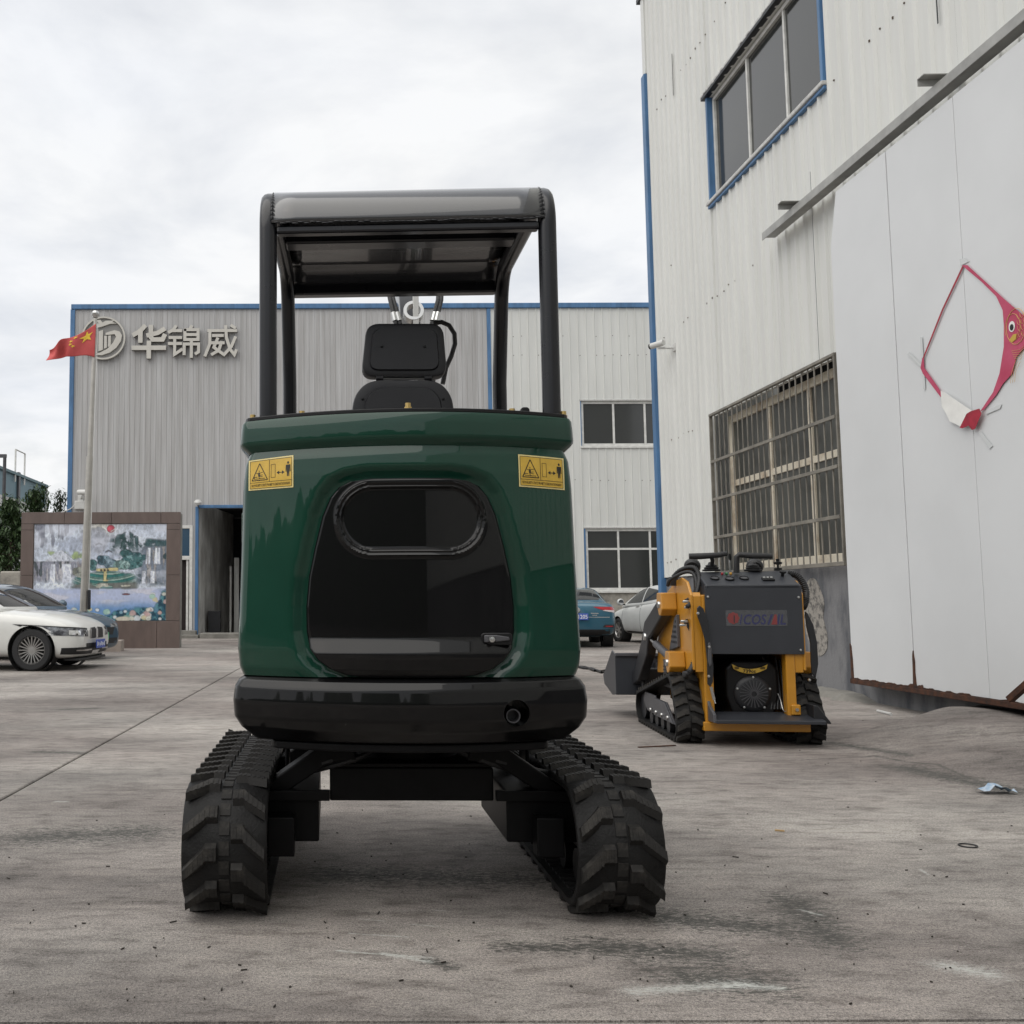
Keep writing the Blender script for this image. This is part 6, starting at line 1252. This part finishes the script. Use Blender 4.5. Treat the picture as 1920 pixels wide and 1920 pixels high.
# hoses, bolts and grease points under the platform
for k, (x0, x1, dz) in enumerate(((-0.16, -0.30, 0.0), (-0.11, -0.24, 0.012), (0.13, 0.27, 0.0), (0.18, 0.31, 0.01))):
    b = CB(); b.tube(bez((x0, -0.16, 0.53), (x0 * 1.2, -0.30, 0.50 - dz), (x1, -0.34, 0.475), (x1 * 1.75, -0.22, 0.40 + dz), 14), 0.011, n=8); b.obj('travel_hose', m_hose, ex_)
# ================================================================== COMPACT LOADER
LA = rad(-6.8); LO = np.array([3.27, 7.52, 0]); LF = Frame(LO, LA); LP = LF.px
ld = thing('compact_loader', tuple(LO), LA, 'yellow and charcoal tracked stand behind loader parked by the warehouse plinth', 'loader')
at_l, Ll = hull_path([(0.14, 0.145, 0.125), (0.26, 0.392, 0.105), (1.36, 0.15, 0.13)], 200)
LTW = 0.205; LXT = 0.425
lgL = lug_mesh(LTW / 2 - 0.012, -1, 0.018, 0.062, 0.046, 0.035, 'lug', m_lug, 0.75, 0); lgR = lug_mesh(LTW / 2 - 0.012, 1, 0.018, 0.062, 0.046, 0.035, 'lug', m_lug, 0.75, 0)
for s in (-1, 1):
    cx_ = s * LXT; tk = belt(at_l, Ll, cx_ - LTW / 2, cx_ + LTW / 2, 0.022, 'rubber_track', ld, m_rubber, 200)
    for k in range(38):
        for hf, (me, sd_) in enumerate(((lgL, -1), (lgR, 1))):
            sa = Ll * (k + 0.35 * hf) / 38; p = at_l(sa); t_ = at_l(sa + 0.012) - at_l(sa - 0.012); place(me, 'lug', tk, (cx_ + sd_ * 0.006, p[0], p[1]), (math.atan2(t_[1], t_[0]), 0, 0))
    for (yy, zz, rr) in ((0.14, 0.145, 0.1), (0.26, 0.392, 0.075), (1.36, 0.15, 0.105)):
        b = MB(); b.cyl((cx_ - 0.06, yy, zz), (cx_ + 0.06, yy, zz), rr, n=24); b.obj('track_wheel', m_char2, ld)
    xo = cx_ + s * (LTW / 2 - 0.03)
    for yy in (0.42, 0.62, 0.82, 1.02):
        b = MB(); b.cyl((cx_ - 0.07, yy, 0.085), (cx_ + 0.07, yy, 0.085), 0.055, n=18); b.obj('track_roller', m_char2, ld)
        b = MB(); b.lathe([(0.0, 0.012), (0.016, 0.010), (0.018, 0)], (xo + s * 0.012, yy - .05, 0.155), (s, 0, 0), 12); b.obj('roller_bolt', m_steel, ld)
    a_, c = sorted((xo - s * 0.02, xo)); b = MB(); b.prism([(0.22, 0.12), (1.16, 0.13), (1.30, 0.20), (1.24, 0.285), (0.86, 0.28), (0.85, 0.262), (0.48, 0.262)], a_, c, axis='x'); b.obj('track_side_plate', m_gun, ld, smooth=0, bevel=0.006)
    a_, c = sorted((xo, xo + s * 0.012)); b = MB(); b.prism([(0.22, 0.125), (0.86, 0.125), (0.86, 0.262), (0.48, 0.262)], a_, c, axis='x'); b.obj('track_cover', m_gun, ld, smooth=0, bevel=0.004)
    # yellow side plates of the main frame
    xi = s * 0.30; a_, c = sorted((xi, xi + s * 0.015)); b = MB(); b.prism([(0.1, 0.12), (0.1, 0.9), (0.9, 0.9), (1.10, 0.5), (1.12, 0.24), (0.62, 0.2), (0.3, 0.12)], a_, c, axis='x'); b.obj('inner_plate', m_yellow, ld, smooth=0, bevel=0.005)
    xi = s * 0.38; a_, c = sorted((xi, xi + s * 0.02))
    b = MB(); b.prism([(0.0, 0.545), (0.0, 1.10), (0.10, 1.20), (0.26, 1.235), (0.45, 1.21), (0.72, 1.13), (0.95, 0.96), (1.12, 0.72), (1.18, 0.45), (0.95, 0.46), (0.30, 0.53)], a_, c, axis='x'); b.obj('side_plate', m_yellow, ld, smooth=0, bevel=0.006)
    a_, c = sorted((s * 0.255, s * 0.322)); b = MB(); b.prism([(0.0, 0.12), (0.09, 0.12), (0.09, 1.10), (0.0, 1.10)], a_, c, axis='x'); b.obj('rear_post', m_yellow, ld, smooth=0, bevel=0.008)
    a_, c = sorted((s * 0.3225, s * 0.3795)); b = MB(); b.prism([(0.004, 0.53), (0.03, 0.53), (0.03, 1.12), (0.004, 1.09)], a_, c, axis='x'); b.obj('rear_web', m_yellow, ld, smooth=0, bevel=0.004)
    # pivot housings and lift arm, cylinder
    o_x = s * 0.52; a_, c = sorted((xi + s * 0.021, o_x))
    for (y0, z0, y1, z1, nm) in ((0.40, 0.97, 0.58, 1.12, 'pivot_housing'), (0.20, 0.535, 0.36, 0.67, 'cylinder_housing')):
        b = MB(); cyy, czz = (y0 + y1) / 2, (z0 + z1) / 2; b.prism([(y0, z0 + 0.02), (y0 + 0.02, z1), (y1 - 0.02, z1), (y1, czz), (cyy + 0.02, z0 - 0.03), (cyy - 0.03, z0 - 0.03)], a_, c, axis='x'); hs_ = b.obj(nm, m_yellow, ld, smooth=0, bevel=0.008)
        b = MB(); b.lathe([(0, 0.014), (0.024, 0.012), (0.028, 0)], (o_x, cyy, czz - 0.02), (s, 0, 0), 16); b.obj('pivot_pin', m_steel, hs_)
    a_, c = sorted((s * 0.42, s * 0.50)); b = MB(); b.prism([(0.42, 1.08), (0.52, 1.10), (1.16, 0.88), (1.30, 0.72), (1.62, 0.46), (1.74, 0.42), (1.74, 0.30), (1.5, 0.36), (1.12, 0.60), (1.04, 0.74), (0.46, 0.96)], a_, c, axis='x'); b.obj('lift_arm', m_char2, ld, smooth=0, bevel=0.01)
    b = MB(); b.cyl((s * 0.47, 0.30, 0.60), (s * 0.47, 0.86, 0.70), 0.032, n=18); cy_ = b.obj('lift_cylinder', m_gun, ld); b = MB(); b.cyl((s * 0.47, 0.86, 0.70), (s * 0.47, 1.14, 0.75), 0.018, n=14); b.obj('cylinder_rod', m_chrome, cy_)
    b = MB(); b.lathe([(0, 0.014), (0.03, 0.012), (0.034, 0)], (s * 0.50, 1.14, 0.75), (s, 0, 0), 16); b.obj('rod_pin', m_steel, ld)
    # louvre plate and perforated plate above the track
    a_, c = sorted((xi + s * 0.021, xi + s * 0.045))
    b = MB(); b.prism([(0.34, 0.70), (0.62, 0.66), (0.42, 0.92), (0.34, 0.95)], a_, c, axis='x'); vp = b.obj('perforated_plate', m_gun, ld, smooth=0, bevel=0.004)
    for i in range(4):
        for j in range(5 - i):
            b = MB(); b.cyl((xi + s * 0.046, 0.375 + 0.045 * i, 0.735 + 0.04 * j), (xi + s * 0.048, 0.375 + 0.045 * i, 0.735 + 0.04 * j), 0.011, n=8); b.obj('vent_hole', m_dark, vp)
    b = MB(); b.prism([(0.28, 0.36), (0.84, 0.36), (0.84, 0.58), (0.28, 0.52)], a_, c, axis='x'); vp = b.obj('louvre_plate', m_gun, ld, smooth=0, bevel=0.004)
    for j in range(6):
        b = MB(); z = 0.385 + 0.026 * j; a2, c2 = sorted((xi + s * 0.0455, xi + s * 0.056)); b.prism([(0.32, z), (0.80, z + 0.004), (0.80, z + 0.014), (0.32, z + 0.010)], a2, c2, axis='x'); b.obj('louvre_slat', m_char2, vp, smooth=0)
# rear control panel
(px0, pz1), (px1, pz0) = LP(1321, 1098, -0.02), LP(1509, 1227, -0.02)
b = MB(); b.box(px0, px1, -0.02, 0.0, pz0, pz1); pnl = b.obj('rear_panel', m_char, ld, smooth=0, bevel=0.004)
for q in ((1327, 1119), (1497, 1120), (1501, 1219), (1331, 1213)):
    x, z = LP(*q, -0.02); b = MB(); b.lathe([(0, 0.010), (0.008, 0.008), (0.0105, 0)], (x, -0.02, z), (0, -1, 0), 12); b.obj('panel_bolt', m_steel, pnl)
# maker's plate
(bx0, bz1), (bx1, bz0) = LP(1360, 1144, -0.0215), LP(1477, 1174, -0.0215)
b = MB(); b.box(bx0, bx1, -0.0225, -0.0205, bz0, bz1); bp_ = b.obj('name_plate', mat('plate_film', (0.085, 0.088, 0.095), 0.25, var=0.2, vscale=30), pnl, smooth=0)
m_lblue = mat('logo_blue', (0.030, 0.032, 0.10), 0.4); m_lred = mat('logo_red', (0.20, 0.040, 0.040), 0.4)
def ltext(s_, q0, q1, m_, shear=0.18):
    (x0, z1), (x1, z0) = LP(*q0, -0.0235), LP(*q1, -0.0235); vs, fs = text_data(s_, 1.0, 0.012); a_ = fit(vs, x1 - x0, z1 - z0)
    b = MB(); b.add([((x0 + x1) / 2 + p[0] + shear * p[1], -0.0232, (z0 + z1) / 2 + p[1]) for p in a_], fs); b.obj('plate_lettering', m_, bp_, smooth=0, fix=False)
ltext('I', (1388, 1152), (1391, 1171), m_lblue); ltext('COS', (1394, 1152), (1437, 1171), m_lblue); ltext('/', (1438, 1152), (1450, 1171), m_lblue, 0.0); ltext('IL', (1458, 1152), (1475, 1171), m_lblue)
x0, z0 = LP(1446, 1171, -.0235); x1, z1 = LP(1457, 1152, -.0235); b = MB(); b.prism([(x0, z0), (x1, z0), (x1 - 0.003, z1), (x1 - 0.018, z1)], -0.0234, -0.0228); b.obj('plate_letter_wedge', m_lred, bp_, smooth=0)
ex0, ez0 = LP(1375, 1159, -.0235); er0 = (LP(1386, 1159, -.0235)[0] - ex0)
b = MB(); b.prism([(ex0 + er0 * (1 + .06 * math.cos(8 * a)) * math.cos(a), ez0 + er0 * (1 + .06 * math.cos(8 * a)) * 1.02 * math.sin(a)) for a in [2 * PI * k / 48 for k in range(48)]], -0.0234, -0.0228); b.obj('plate_emblem', m_lred, bp_, smooth=0)
b = MB(); b.box(ex0 + er0 * .05, ex0 + er0 * .25, -0.0242, -0.0236, ez0 - er0 * .8, ez0 + er0 * .5); b.obj('plate_emblem_mark', m_char, bp_, smooth=0)
# console
zc = pz1; (_, ztop) = LP(1400, 1072, 0.22)
b = MB(); b.prism([(-0.02, zc - 0.02), (-0.02, zc + 0.004), (0.22, ztop), (0.34, ztop), (0.34, zc - 0.1), (0.0, zc - 0.1)], px0 + 0.01, px1 - 0.012, axis='x'); con = b.obj('console', m_char, ld, smooth=0, bevel=0.008)
sl = Vector((0, 0.24, ztop - zc - 0.004)).normalized(); nrm = Vector((0, -sl.z, sl.y))
def onc(px_, py_):
    for i in range(40):
        y = -0.02 + 0.24 * i / 39; x, z = LP(px_, py_, y)
        if z <= zc + 0.004 + (ztop - zc - 0.004) * i / 39 + 0.002: return Vector((x, y, z))
    return Vector((x, y, z))
for q in ((1340, 1085), (1368, 1086), (1395, 1085)):
    p = onc(*q); b = MB(); b.lathe([(0.034, 0.0), (0.034, 0.010), (0.028, 0.012), (0.026, 0.006), (0, 0.006)], p, nrm, 22); g_ = b.obj('gauge', m_blacksatin, con); b = MB(); b.lathe([(0, 0.0075), (0.025, 0.0075)], p, nrm, 20); b.obj('gauge_glass', m_gun, g_)
p = onc(1440, 1087); b = MB(); b.obox(p + nrm * 0.006, (0.085, 0.05, 0.014), Matrix((Vector((1, 0, 0)), sl, nrm)).transposed()); sw_ = b.obj('switch_block', m_blacksatin, con, bevel=0.003)
for k in (-1, 0, 1): b = MB(); b.obox(p + nrm * 0.015 + sl * 0.010 + Vector((0.026 * k, 0, 0)), (0.014, 0.010, 0.006), Matrix((Vector((1, 0, 0)), sl, nrm)).transposed()); b.obj('rocker', m_plastic_w, sw_)
for px_, m_ in ((1354, mat('knob_red', (0.35, 0.02, 0.03), 0.3)), (1362, mat('knob_green', (0.03, 0.2, 0.06), 0.3)), (1370, mat('knob_amber', (0.6, 0.3, 0.03), 0.3))):
    p = onc(px_, 1077); b = MB(); b.lathe([(0.009, 0), (0.010, 0.012), (0, 0.014)], p, nrm, 12); b.obj('push_knob', m_, con)
# handles, bellows, levers
def lp3(q, y): x, z = LP(*q, y); return (x, y, z)
b = MB(); b.tube([lp3((1292, 1043), 0.15), lp3((1312, 1043), 0.14), lp3((1345, 1041), 0.14), lp3((1362, 1038), 0.15)], [0.022, 0.024, 0.021, 0.019], n=12); b.obj('steering_handle', m_hose, ld)
b = MB(); b.tube([lp3((1333, 1043), 0.14), lp3((1336, 1050), 0.16), lp3((1335, 1060), 0.2)], 0.015, n=10); b.obj('handle_stem', m_hose, ld)
b = MB(); b.tube([lp3((1447, 1043), 0.15), lp3((1410, 1042), 0.14), lp3((1386, 1040), 0.14), lp3((1381, 1044), 0.15), lp3((1381, 1074), 0.16)], [0.020, 0.023, 0.021, 0.022, 0.022], n=12); b.obj('steering_handle', m_hose, ld)
for px_ in (1334, 1412):
    p = Vector(lp3((px_, 1071), 0.26)); b = MB(); b.lathe([(0.065, 0), (0.068, .012), (0.05, .016), (0.055, .028), (0.04, .032), (0.043, .044), (0.026, .052), (0.018, .07), (0, .071)], p, (0, 0, 1), 22); b.obj('lever_bellows', m_hose, ld)
for px_ in (1298, 1415):
    p = Vector(lp3((px_, 1062), 0.42)); b = MB(); b.lathe([(0.0, -0.03), (0.05, -0.03), (0.062, -0.015), (0.062, 0.015), (0.05, 0.03), (0, 0.03)], p, (0.3, 1, 0.5), 20); b.obj('filler_cap', m_hose, ld)
b = MB(); b.cyl(lp3((1369, 1073), 0.2), lp3((1368, 1049), 0.2), 0.005, n=8); lv = b.obj('throttle_lever', m_steel, ld); b = MB(); b.tube([lp3((1369, 1051), 0.2), lp3((1368.5, 1045), 0.2), lp3((1368, 1038), 0.2)], [0.007, 0.012, 0.010], n=10); b.obj('lever_grip', m_blacksatin, lv)
p = Vector(lp3((1459, 1070), 0.3)); b = MB(); b.lathe([(0.03, 0), (0.03, .02), (0.008, .022), (0.008, .045), (0.03, .05), (0.032, .065), (0.012, .07), (0.014, .09), (0, .092)], p, (0, 0, 1), 14); b.obj('vent_knob', m_blacksatin, ld)
p = onc(1467, 1080); b = MB(); b.lathe([(0.012, 0), (0.012, .025), (0.024, .028), (0.024, .040), (0, .042)], p, nrm, 12); b.obj('ignition_key', m_blacksatin, con)
# engine bay
b = MB(); b.box(px0 + 0.02, px1 + 0.0, 0.55, 0.57, 0.15, pz0 + 0.1); b.box(px0 + 0.02, px1, 0.02, 0.55, pz0 + 0.02, pz0 + 0.03); b.obj('bay_lining', m_dark, ld, smooth=0)
ec = Vector(lp3((1413, 1301), 0.1)); sx_ = LP(1453, 1301, .1)[0] - ec.x
b = MB(); zt_ = LP(1413, 1240, .1)[1]; zb_ = LP(1413, 1346, .1)[1]
b.prism([(ec.x - sx_ * 1.25, zt_ - 0.05), (ec.x - sx_ * .9, zt_), (ec.x + sx_ * .9, zt_), (ec.x + sx_ * 1.25, zt_ - 0.06), (ec.x + sx_ * 1.25, ec.z - .02), (ec.x + sx_, zb_ + 0.02), (ec.x + sx_ * .6, zb_), (ec.x - sx_ * .6, zb_), (ec.x - sx_, zb_ + 0.02), (ec.x - sx_ * 1.25, ec.z - .02)], 0.12, 0.5); eng = b.obj('engine_shroud', m_blacksatin, ld, smooth=0, bevel=0.02, seg=3)
b = MB(); b.lathe([(0, 0.02), (0.10, 0.018), (0.118, 0.012), (0.132, 0.0), (0.135, -0.03)], (ec.x - .002, 0.11, ec.z), (0, -1, 0), 36); fan = b.obj('fan_housing', m_char2, eng)
for k in range(22):
    a = 2 * PI * k / 22; b = MB(); b.bar((ec.x + .02 * math.cos(a), 0.085, ec.z + .02 * math.sin(a)), (ec.x + .10 * math.cos(a + .18), 0.088, ec.z + .10 * math.sin(a + .18)), 0.006, 0.006, up=(0, 1, 0)); b.obj('fan_grille_rib', m_gun, fan)
for k in range(5):
    a = PI / 2 + 2 * PI * k / 5; b = MB(); b.lathe([(0, .012), (.008, .01), (.010, 0)], (ec.x + .122 * math.cos(a), 0.10, ec.z + .122 * math.sin(a)), (0, -1, 0), 10); b.obj('fan_bolt', m_steel, fan)
ax, az = LP(1405, 1253, .1); rows = []
for k in range(15):
    u = k / 14; x = LP(1371 + 67 * u, 1250, .115)[0]; z = LP(1400, 1245 + 9 * (1 - (2 * u - 1) ** 2), .115)[1]; rows.append([(x, 0.095, z), (x + (0.5 - u) * 0.02, 0.095, z - 0.034)])
b = MB(); b.grid(rows); el = b.obj('engine_label', m_decal, eng, smooth=0, fix=False); so = el.modifiers.new('t', 'SOLIDIFY'); so.thickness = 0.003
vs, fs = text_data('739cc', 1.0, 0.02); (x0, z1), (x1, z0) = LP(1393, 1255.0, .09), LP(1417, 1261.5, .09); a_ = fit(vs, x1 - x0, z1 - z0); b = MB(); b.add([((x0 + x1) / 2 + p[0], 0.0885, (z0 + z1) / 2 + p[1]) for p in a_], fs); b.obj('label_lettering', m_decalk, el, smooth=0, fix=False)
for a0, a1 in ((1376, 1384), (1424, 1433)):
    for k in range(3):
        z = LP(1380, 1250.5 + 1.6 * k, .09)[1]; b = MB(); b.box(LP(a0, 1256, .112)[0], LP(a1, 1256, .112)[0], 0.0885, 0.0900, z - 0.0022, z + 0.0010); b.obj('label_stripe', m_decalk, el, smooth=0)
b = MB(); 
for k in range(6):
    q0 = lp3((1430 + 8 * k, 1232 + 6 * (k % 3)), 0.2); q1 = lp3((1452 + 4 * k, 1280 + 9 * (k % 4)), 0.15); q2 = lp3((1446 + 6 * k, 1330), 0.12); b.tube(bez(q0, q1, q1, q2, 10), 0.009, n=7)
tag(b.obj('engine_wiring', m_hose, ld), kind='stuff')
b = MB(); b.tube(bez(lp3((1458, 1300), .1), lp3((1470, 1320), .08), lp3((1462, 1332), .06), lp3((1476, 1336), .05), 10), 0.004, n=6); b.obj('bare_cable', m_steel, ld)
# step, base
(x0, zs1), (x1, zs0) = LP(1340, 1341, -0.12), LP(1546, 1357, -0.12)
b = MB(); b.prism([(-0.16, zs0 - 0.005), (-0.16, zs0 + 0.022), (0.10, zs1 + 0.005), (0.10, zs1 - 0.02)], x0, x1, axis='x'); b.obj('standing_step', m_char, ld, smooth=0, bevel=0.005)
b = MB(); xl = LP(1331, 1330, -0.02)[0]; b.prism([(0.02, zs1 + 0.12), (-0.02, zs1 + 0.06), (-0.14, zs1 + 0.01), (-0.15, zs0), (0.06, zs0)], xl - 0.01, xl + 0.012, axis='x'); b.obj('step_cheek', m_gun, ld, smooth=0, bevel=0.004)
b = MB(); xr = LP(1516, 1330, 0.0)[0]; b.prism([(xr, zs1 + 0.075), (xr + 0.03, zs1 + 0.07), (xr + 0.11, zs0 + 0.015), (xr + 0.12, zs0 - 0.004), (xr, zs0 - 0.0)], -0.10, 0.05); b.obj('step_fender', m_char2, ld, smooth=0, bevel=0.006)
b = MB(); b.box(-0.345, 0.40, -0.03, 0.3, 0.105, zs0 - 0.008); b.obj('base_beam', m_yellow, ld, smooth=0, bevel=0.006)
p = Vector(lp3((1495, 1331), -0.03)); b = MB(); b.box(p.x - 0.035, p.x + 0.03, -0.02, 0.02, p.z - 0.04, p.z + 0.035); lg_ = b.obj('tie_lug', m_yellow, ld, smooth=0, bevel=0.008); b = MB(); b.cyl((p.x, -0.03, p.z), (p.x, 0.0, p.z), 0.012, n=12); b.obj('lug_pin', m_steel, lg_)
# linkage plates by the posts
def strap(pts, y, name, m_, th=0.018):
    b = MB(); b.prism([LP(*q, y) for q in pts], y - th, y); return b.obj(name, m_, ld, smooth=0, bevel=0.005)
strap([(1306, 1140), (1311, 1135), (1318, 1141), (1326, 1162), (1330, 1190), (1334, 1222), (1337, 1250), (1336, 1278), (1331, 1288), (1326, 1282), (1325, 1240), (1321, 1200), (1313, 1172), (1307, 1156)], -0.05, 'link_plate', m_char2)
strap([(1327, 1206), (1331, 1204), (1334, 1216), (1334, 1246), (1330, 1250), (1327, 1240)], -0.072, 'link_rib', m_gun, 0.008)
strap([(1508, 1146), (1513, 1150), (1524, 1172), (1531, 1205), (1533, 1245), (1528, 1272), (1521, 1262), (1519, 1240), (1518, 1205), (1511, 1175)], 0.03, 'link_plate', m_char2)
b = MB(); b.cyl(lp3((1333, 1288), -0.06), lp3((1339, 1312), -0.06), 0.011, n=12); st_ = b.obj('gas_strut', m_steel, ld); b = MB(); b.cyl(lp3((1339, 1312), -0.06), lp3((1341, 1319), -0.06), 0.006, n=8); b.obj('strut_rod', m_chrome, st_)
for q in ((1329, 1268), (1330, 1213), (1309, 1150), (1518, 1275)):
    x, z = LP(*q, -0.08); b = MB(); b.lathe([(0, .012), (.009, .01), (.011, 0)], (x, -0.075, z), (0, -1, 0), 10); b.obj('link_bolt', m_steel, ld)
# hoses
def hose(pts, y0, y1, r_, name='hydraulic_hose', ribs=False):
    n_ = len(pts); P = [Vector(lp3(q, y0 + (y1 - y0) * i / (n_ - 1))) for i, q in enumerate(pts)]; sm = []
    for i in range(n_ - 1):
        p0, p1, p2, p3 = P[max(i - 1, 0)], P[i], P[i + 1], P[min(i + 2, n_ - 1)]
        for k in range(10): t_ = k / 10; sm.append(0.5 * ((2 * p1) + (p2 - p0) * t_ + (2 * p0 - 5 * p1 + 4 * p2 - p3) * t_ ** 2 + (3 * p1 - p0 - 3 * p2 + p3) * t_ ** 3))
    sm.append(P[-1]); b = MB(); rr = [r_ * (1.12 if (i % 2) else 0.9) for i in range(len(sm))] if ribs else r_
    b.tube(sm, rr, n=10); return b.obj(name, m_hose, ld, smooth=60)
hose([(1252, 1098), (1256, 1088), (1268, 1080), (1284, 1073), (1298, 1074), (1305, 1086), (1305, 1104), (1298, 1118), (1286, 1127)], 0.35, 0.05, 0.014)
hose([(1262, 1082), (1274, 1070), (1290, 1064), (1304, 1066), (1311, 1082), (1308, 1104), (1300, 1126), (1288, 1138)], 0.35, 0.0, 0.016, ribs=True)
hose([(1284, 1163), (1294, 1176), (1301, 1196), (1303, 1222), (1300, 1246), (1290, 1262), (1282, 1264)], 0.1, 0.0, 0.020, ribs=True)
hose([(1478, 1076), (1492, 1078), (1504, 1090), (1511, 1108), (1510, 1128), (1505, 1140)], 0.2, 0.05, 0.024, ribs=True)
hose([(1478, 1245), (1484, 1262), (1482, 1275), (1476, 1282)], 0.25, 0.2, 0.014)
for q in ((1286, 1128), (1289, 1139), (1282, 1165), (1280, 1172)):
    x, z = LP(*q, 0.06); b = MB(); b.obox((x, 0.05, z), (0.05, 0.03, 0.018)); b.obj('hose_fitting', m_steel, ld, bevel=0.004)
b = MB(); p = Vector(lp3((1262, 1090), 0.45)); b.obox(p, (0.06, 0.08, 0.07)); b.obj('valve_block', m_char2, ld, bevel=0.006)
# bucket
bk = [(1.76, 0.21), (1.76, 0.57), (1.92, 0.60), (2.42, 0.34), (2.36, 0.26), (1.95, 0.19)]
b = MB(); BWd = 0.645
for s in (-1, 1): a_, c = sorted((s * BWd, s * (BWd - 0.014))); b.prism(bk, a_, c, axis='x')
b.prism([(1.755, 0.21), (1.755, 0.575), (1.77, 0.575), (1.77, 0.21)], -BWd, BWd, axis='x'); b.prism([(1.76, 0.205), (2.36, 0.255), (2.36, 0.265), (1.76, 0.222)], -BWd, BWd, axis='x'); bkt = b.obj('bucket', m_char, ld, smooth=0, bevel=0.004)
b = MB(); b.box(-BWd, BWd, 1.735, 1.754, 0.555, 0.585); b.obj('bucket_lip', m_gun, bkt, smooth=0, bevel=0.005)
for x in (-0.42, -0.30, 0.30, 0.42):
    b = MB(); b.prism([(1.60, 0.26), (1.754, 0.25), (1.754, 0.5), (1.66, 0.5)], x - 0.01, x + 0.01, axis='x'); b.obj('bucket_bracket', m_char2, bkt, smooth=0)
b = MB(); b.box(-0.45, 0.45, 1.56, 1.62, 0.28, 0.46); b.obj('quick_hitch', m_char2, ld, smooth=0, bevel=0.01)
b = MB(); b.box(-0.30, 0.30, 0.58, 1.0, 0.22, 0.95); b.obj('front_bulkhead', m_yellow, ld, smooth=0, bevel=0.02)

# ================================================================== LITTER ON THE YARD
def litter(name, label, cat, b, m_, bevel=0.0):
    return tag(b.obj(name, m_, None, bevel=bevel), label, cat)
g3 = lambda x, y, z=0.0: (lambda P: (P[0], P[1], z))(gpx(x, y))
b = MB(); b.bar(g3(1197, 1402, .004), g3(1266, 1398.5, .004), 0.02, 0.006); litter('steel_strip', 'thin dark steel strip lying before the loader tracks', 'strip', b, m_rust)
b = MB(); b.cyl(g3(1647, 1355, .10), g3(1672, 1362, .10), 0.013, n=10); litter('plastic_pipe', 'short white pipe offcut near the warehouse plinth', 'pipe', b, m_plastic_w)
b = MB(); b.bar(g3(1453, 1558, .004), g3(1471, 1559.5, .004), 0.012, 0.006); litter('wood_splinter', 'small yellow wood splinter on the concrete right of the excavator', 'splinter', b, mat('pale_wood', (0.45, 0.30, 0.14), 0.7))
p0 = Vector(gpx(1815, 1587)); b = MB(); b.tube([(p0.x + 0.035 * math.cos(a), p0.y + 0.035 * math.sin(a), 0.004) for a in [2 * PI * k / 20 for k in range(20)]], 0.003, n=6, closed=True); litter('rubber_ring', 'small black ring lying on the concrete at the right', 'ring', b, m_hose)
p0 = Vector(gpx(1866, 1487)); b = MB(); rn = random.Random(11)
rows = [[(p0.x - 0.09 + 0.03 * i, p0.y - 0.05 + 0.03 * j, 0.006 + rn.uniform(0, 0.028) + (0.02 if 1 < i < 5 else 0)) for i in range(7)] for j in range(4)]
b.grid(rows); o = litter('blue_wrapper', 'crumpled pale blue wrapper on the concrete at the right edge', 'wrapper', b, mat('wrapper_blue', (0.22, 0.36, 0.52), 0.3, col2=(0.5, 0.55, 0.6), vscale=30))
b = MB(); P = [g3(1075, 1250, .02), g3(1095, 1255, .02), g3(1110, 1256, .02), g3(1128, 1263, .02), g3(1150, 1262, .02)]; b.tube(P, 0.02, n=9); b.tube([(x, y + .35, z) for x, y, z in P], 0.018, n=9); litter('ground_hose', 'black hose lying on the ground between excavator and loader bucket', 'hose', b, m_hose)
b = MB(); rn = random.Random(21)
for k in range(90):
    x = rn.uniform(-40, 1960); y = rn.choice((rn.uniform(1290, 1910), rn.uniform(1550, 1910))); P = gpx(x, y); a = rn.uniform(0, 3.14); l_ = rn.uniform(.0015, .006) * rn.choice((1, 1, 2.2)); w_ = rn.uniform(.0008, .0018)
    b.obox((P[0], P[1], 0.0035), (l_ * 2, w_ * 2, 0.004), Matrix.Rotation(a, 3, 'Z'))
for k in range(90):
    x = rn.uniform(-40, 1960); y = rn.uniform(1290, 1910); P = gpx(x, y); q = rn.uniform(.0012, .0035); b.obox((P[0], P[1], q * .6), (q * 2, q * 1.7, q * 1.4), Matrix.Rotation(rn.uniform(0, 3), 3, 'Z') @ Matrix.Rotation(rn.uniform(0, 1), 3, 'X'))
tag(b.obj('twigs_and_grit', mat('twig', (0.030, 0.025, 0.020), 0.9), smooth=0), kind='stuff')

# ================================================================== BEHIND THE PHOTOGRAPHER (seen in the glossy paint)
b = MB(); rows = []
for j in range(13):
    r_ = []
    for i in range(260):
        x = -75 + 150 * i / 259; h_ = 6.2 + 1.6 * abs(math.sin(x * .21)) + 1.1 * abs(math.sin(x * .47 + 1)) + 0.5 * abs(math.sin(x * 1.3)); v = j / 12
        r_.append((x, -34 + 1.6 * math.cos(v * 2.6) + 0.5 * math.sin(x * 1.1 + v * 5), h_ * math.sin(v * PI / 2)))
    rows.append(r_)
b.grid(rows); tag(b.obj('tree_belt', m_leaf2, smooth=60, fix=False), 'dark belt of trees closing the yard behind the photographer', None, None, 'stuff')
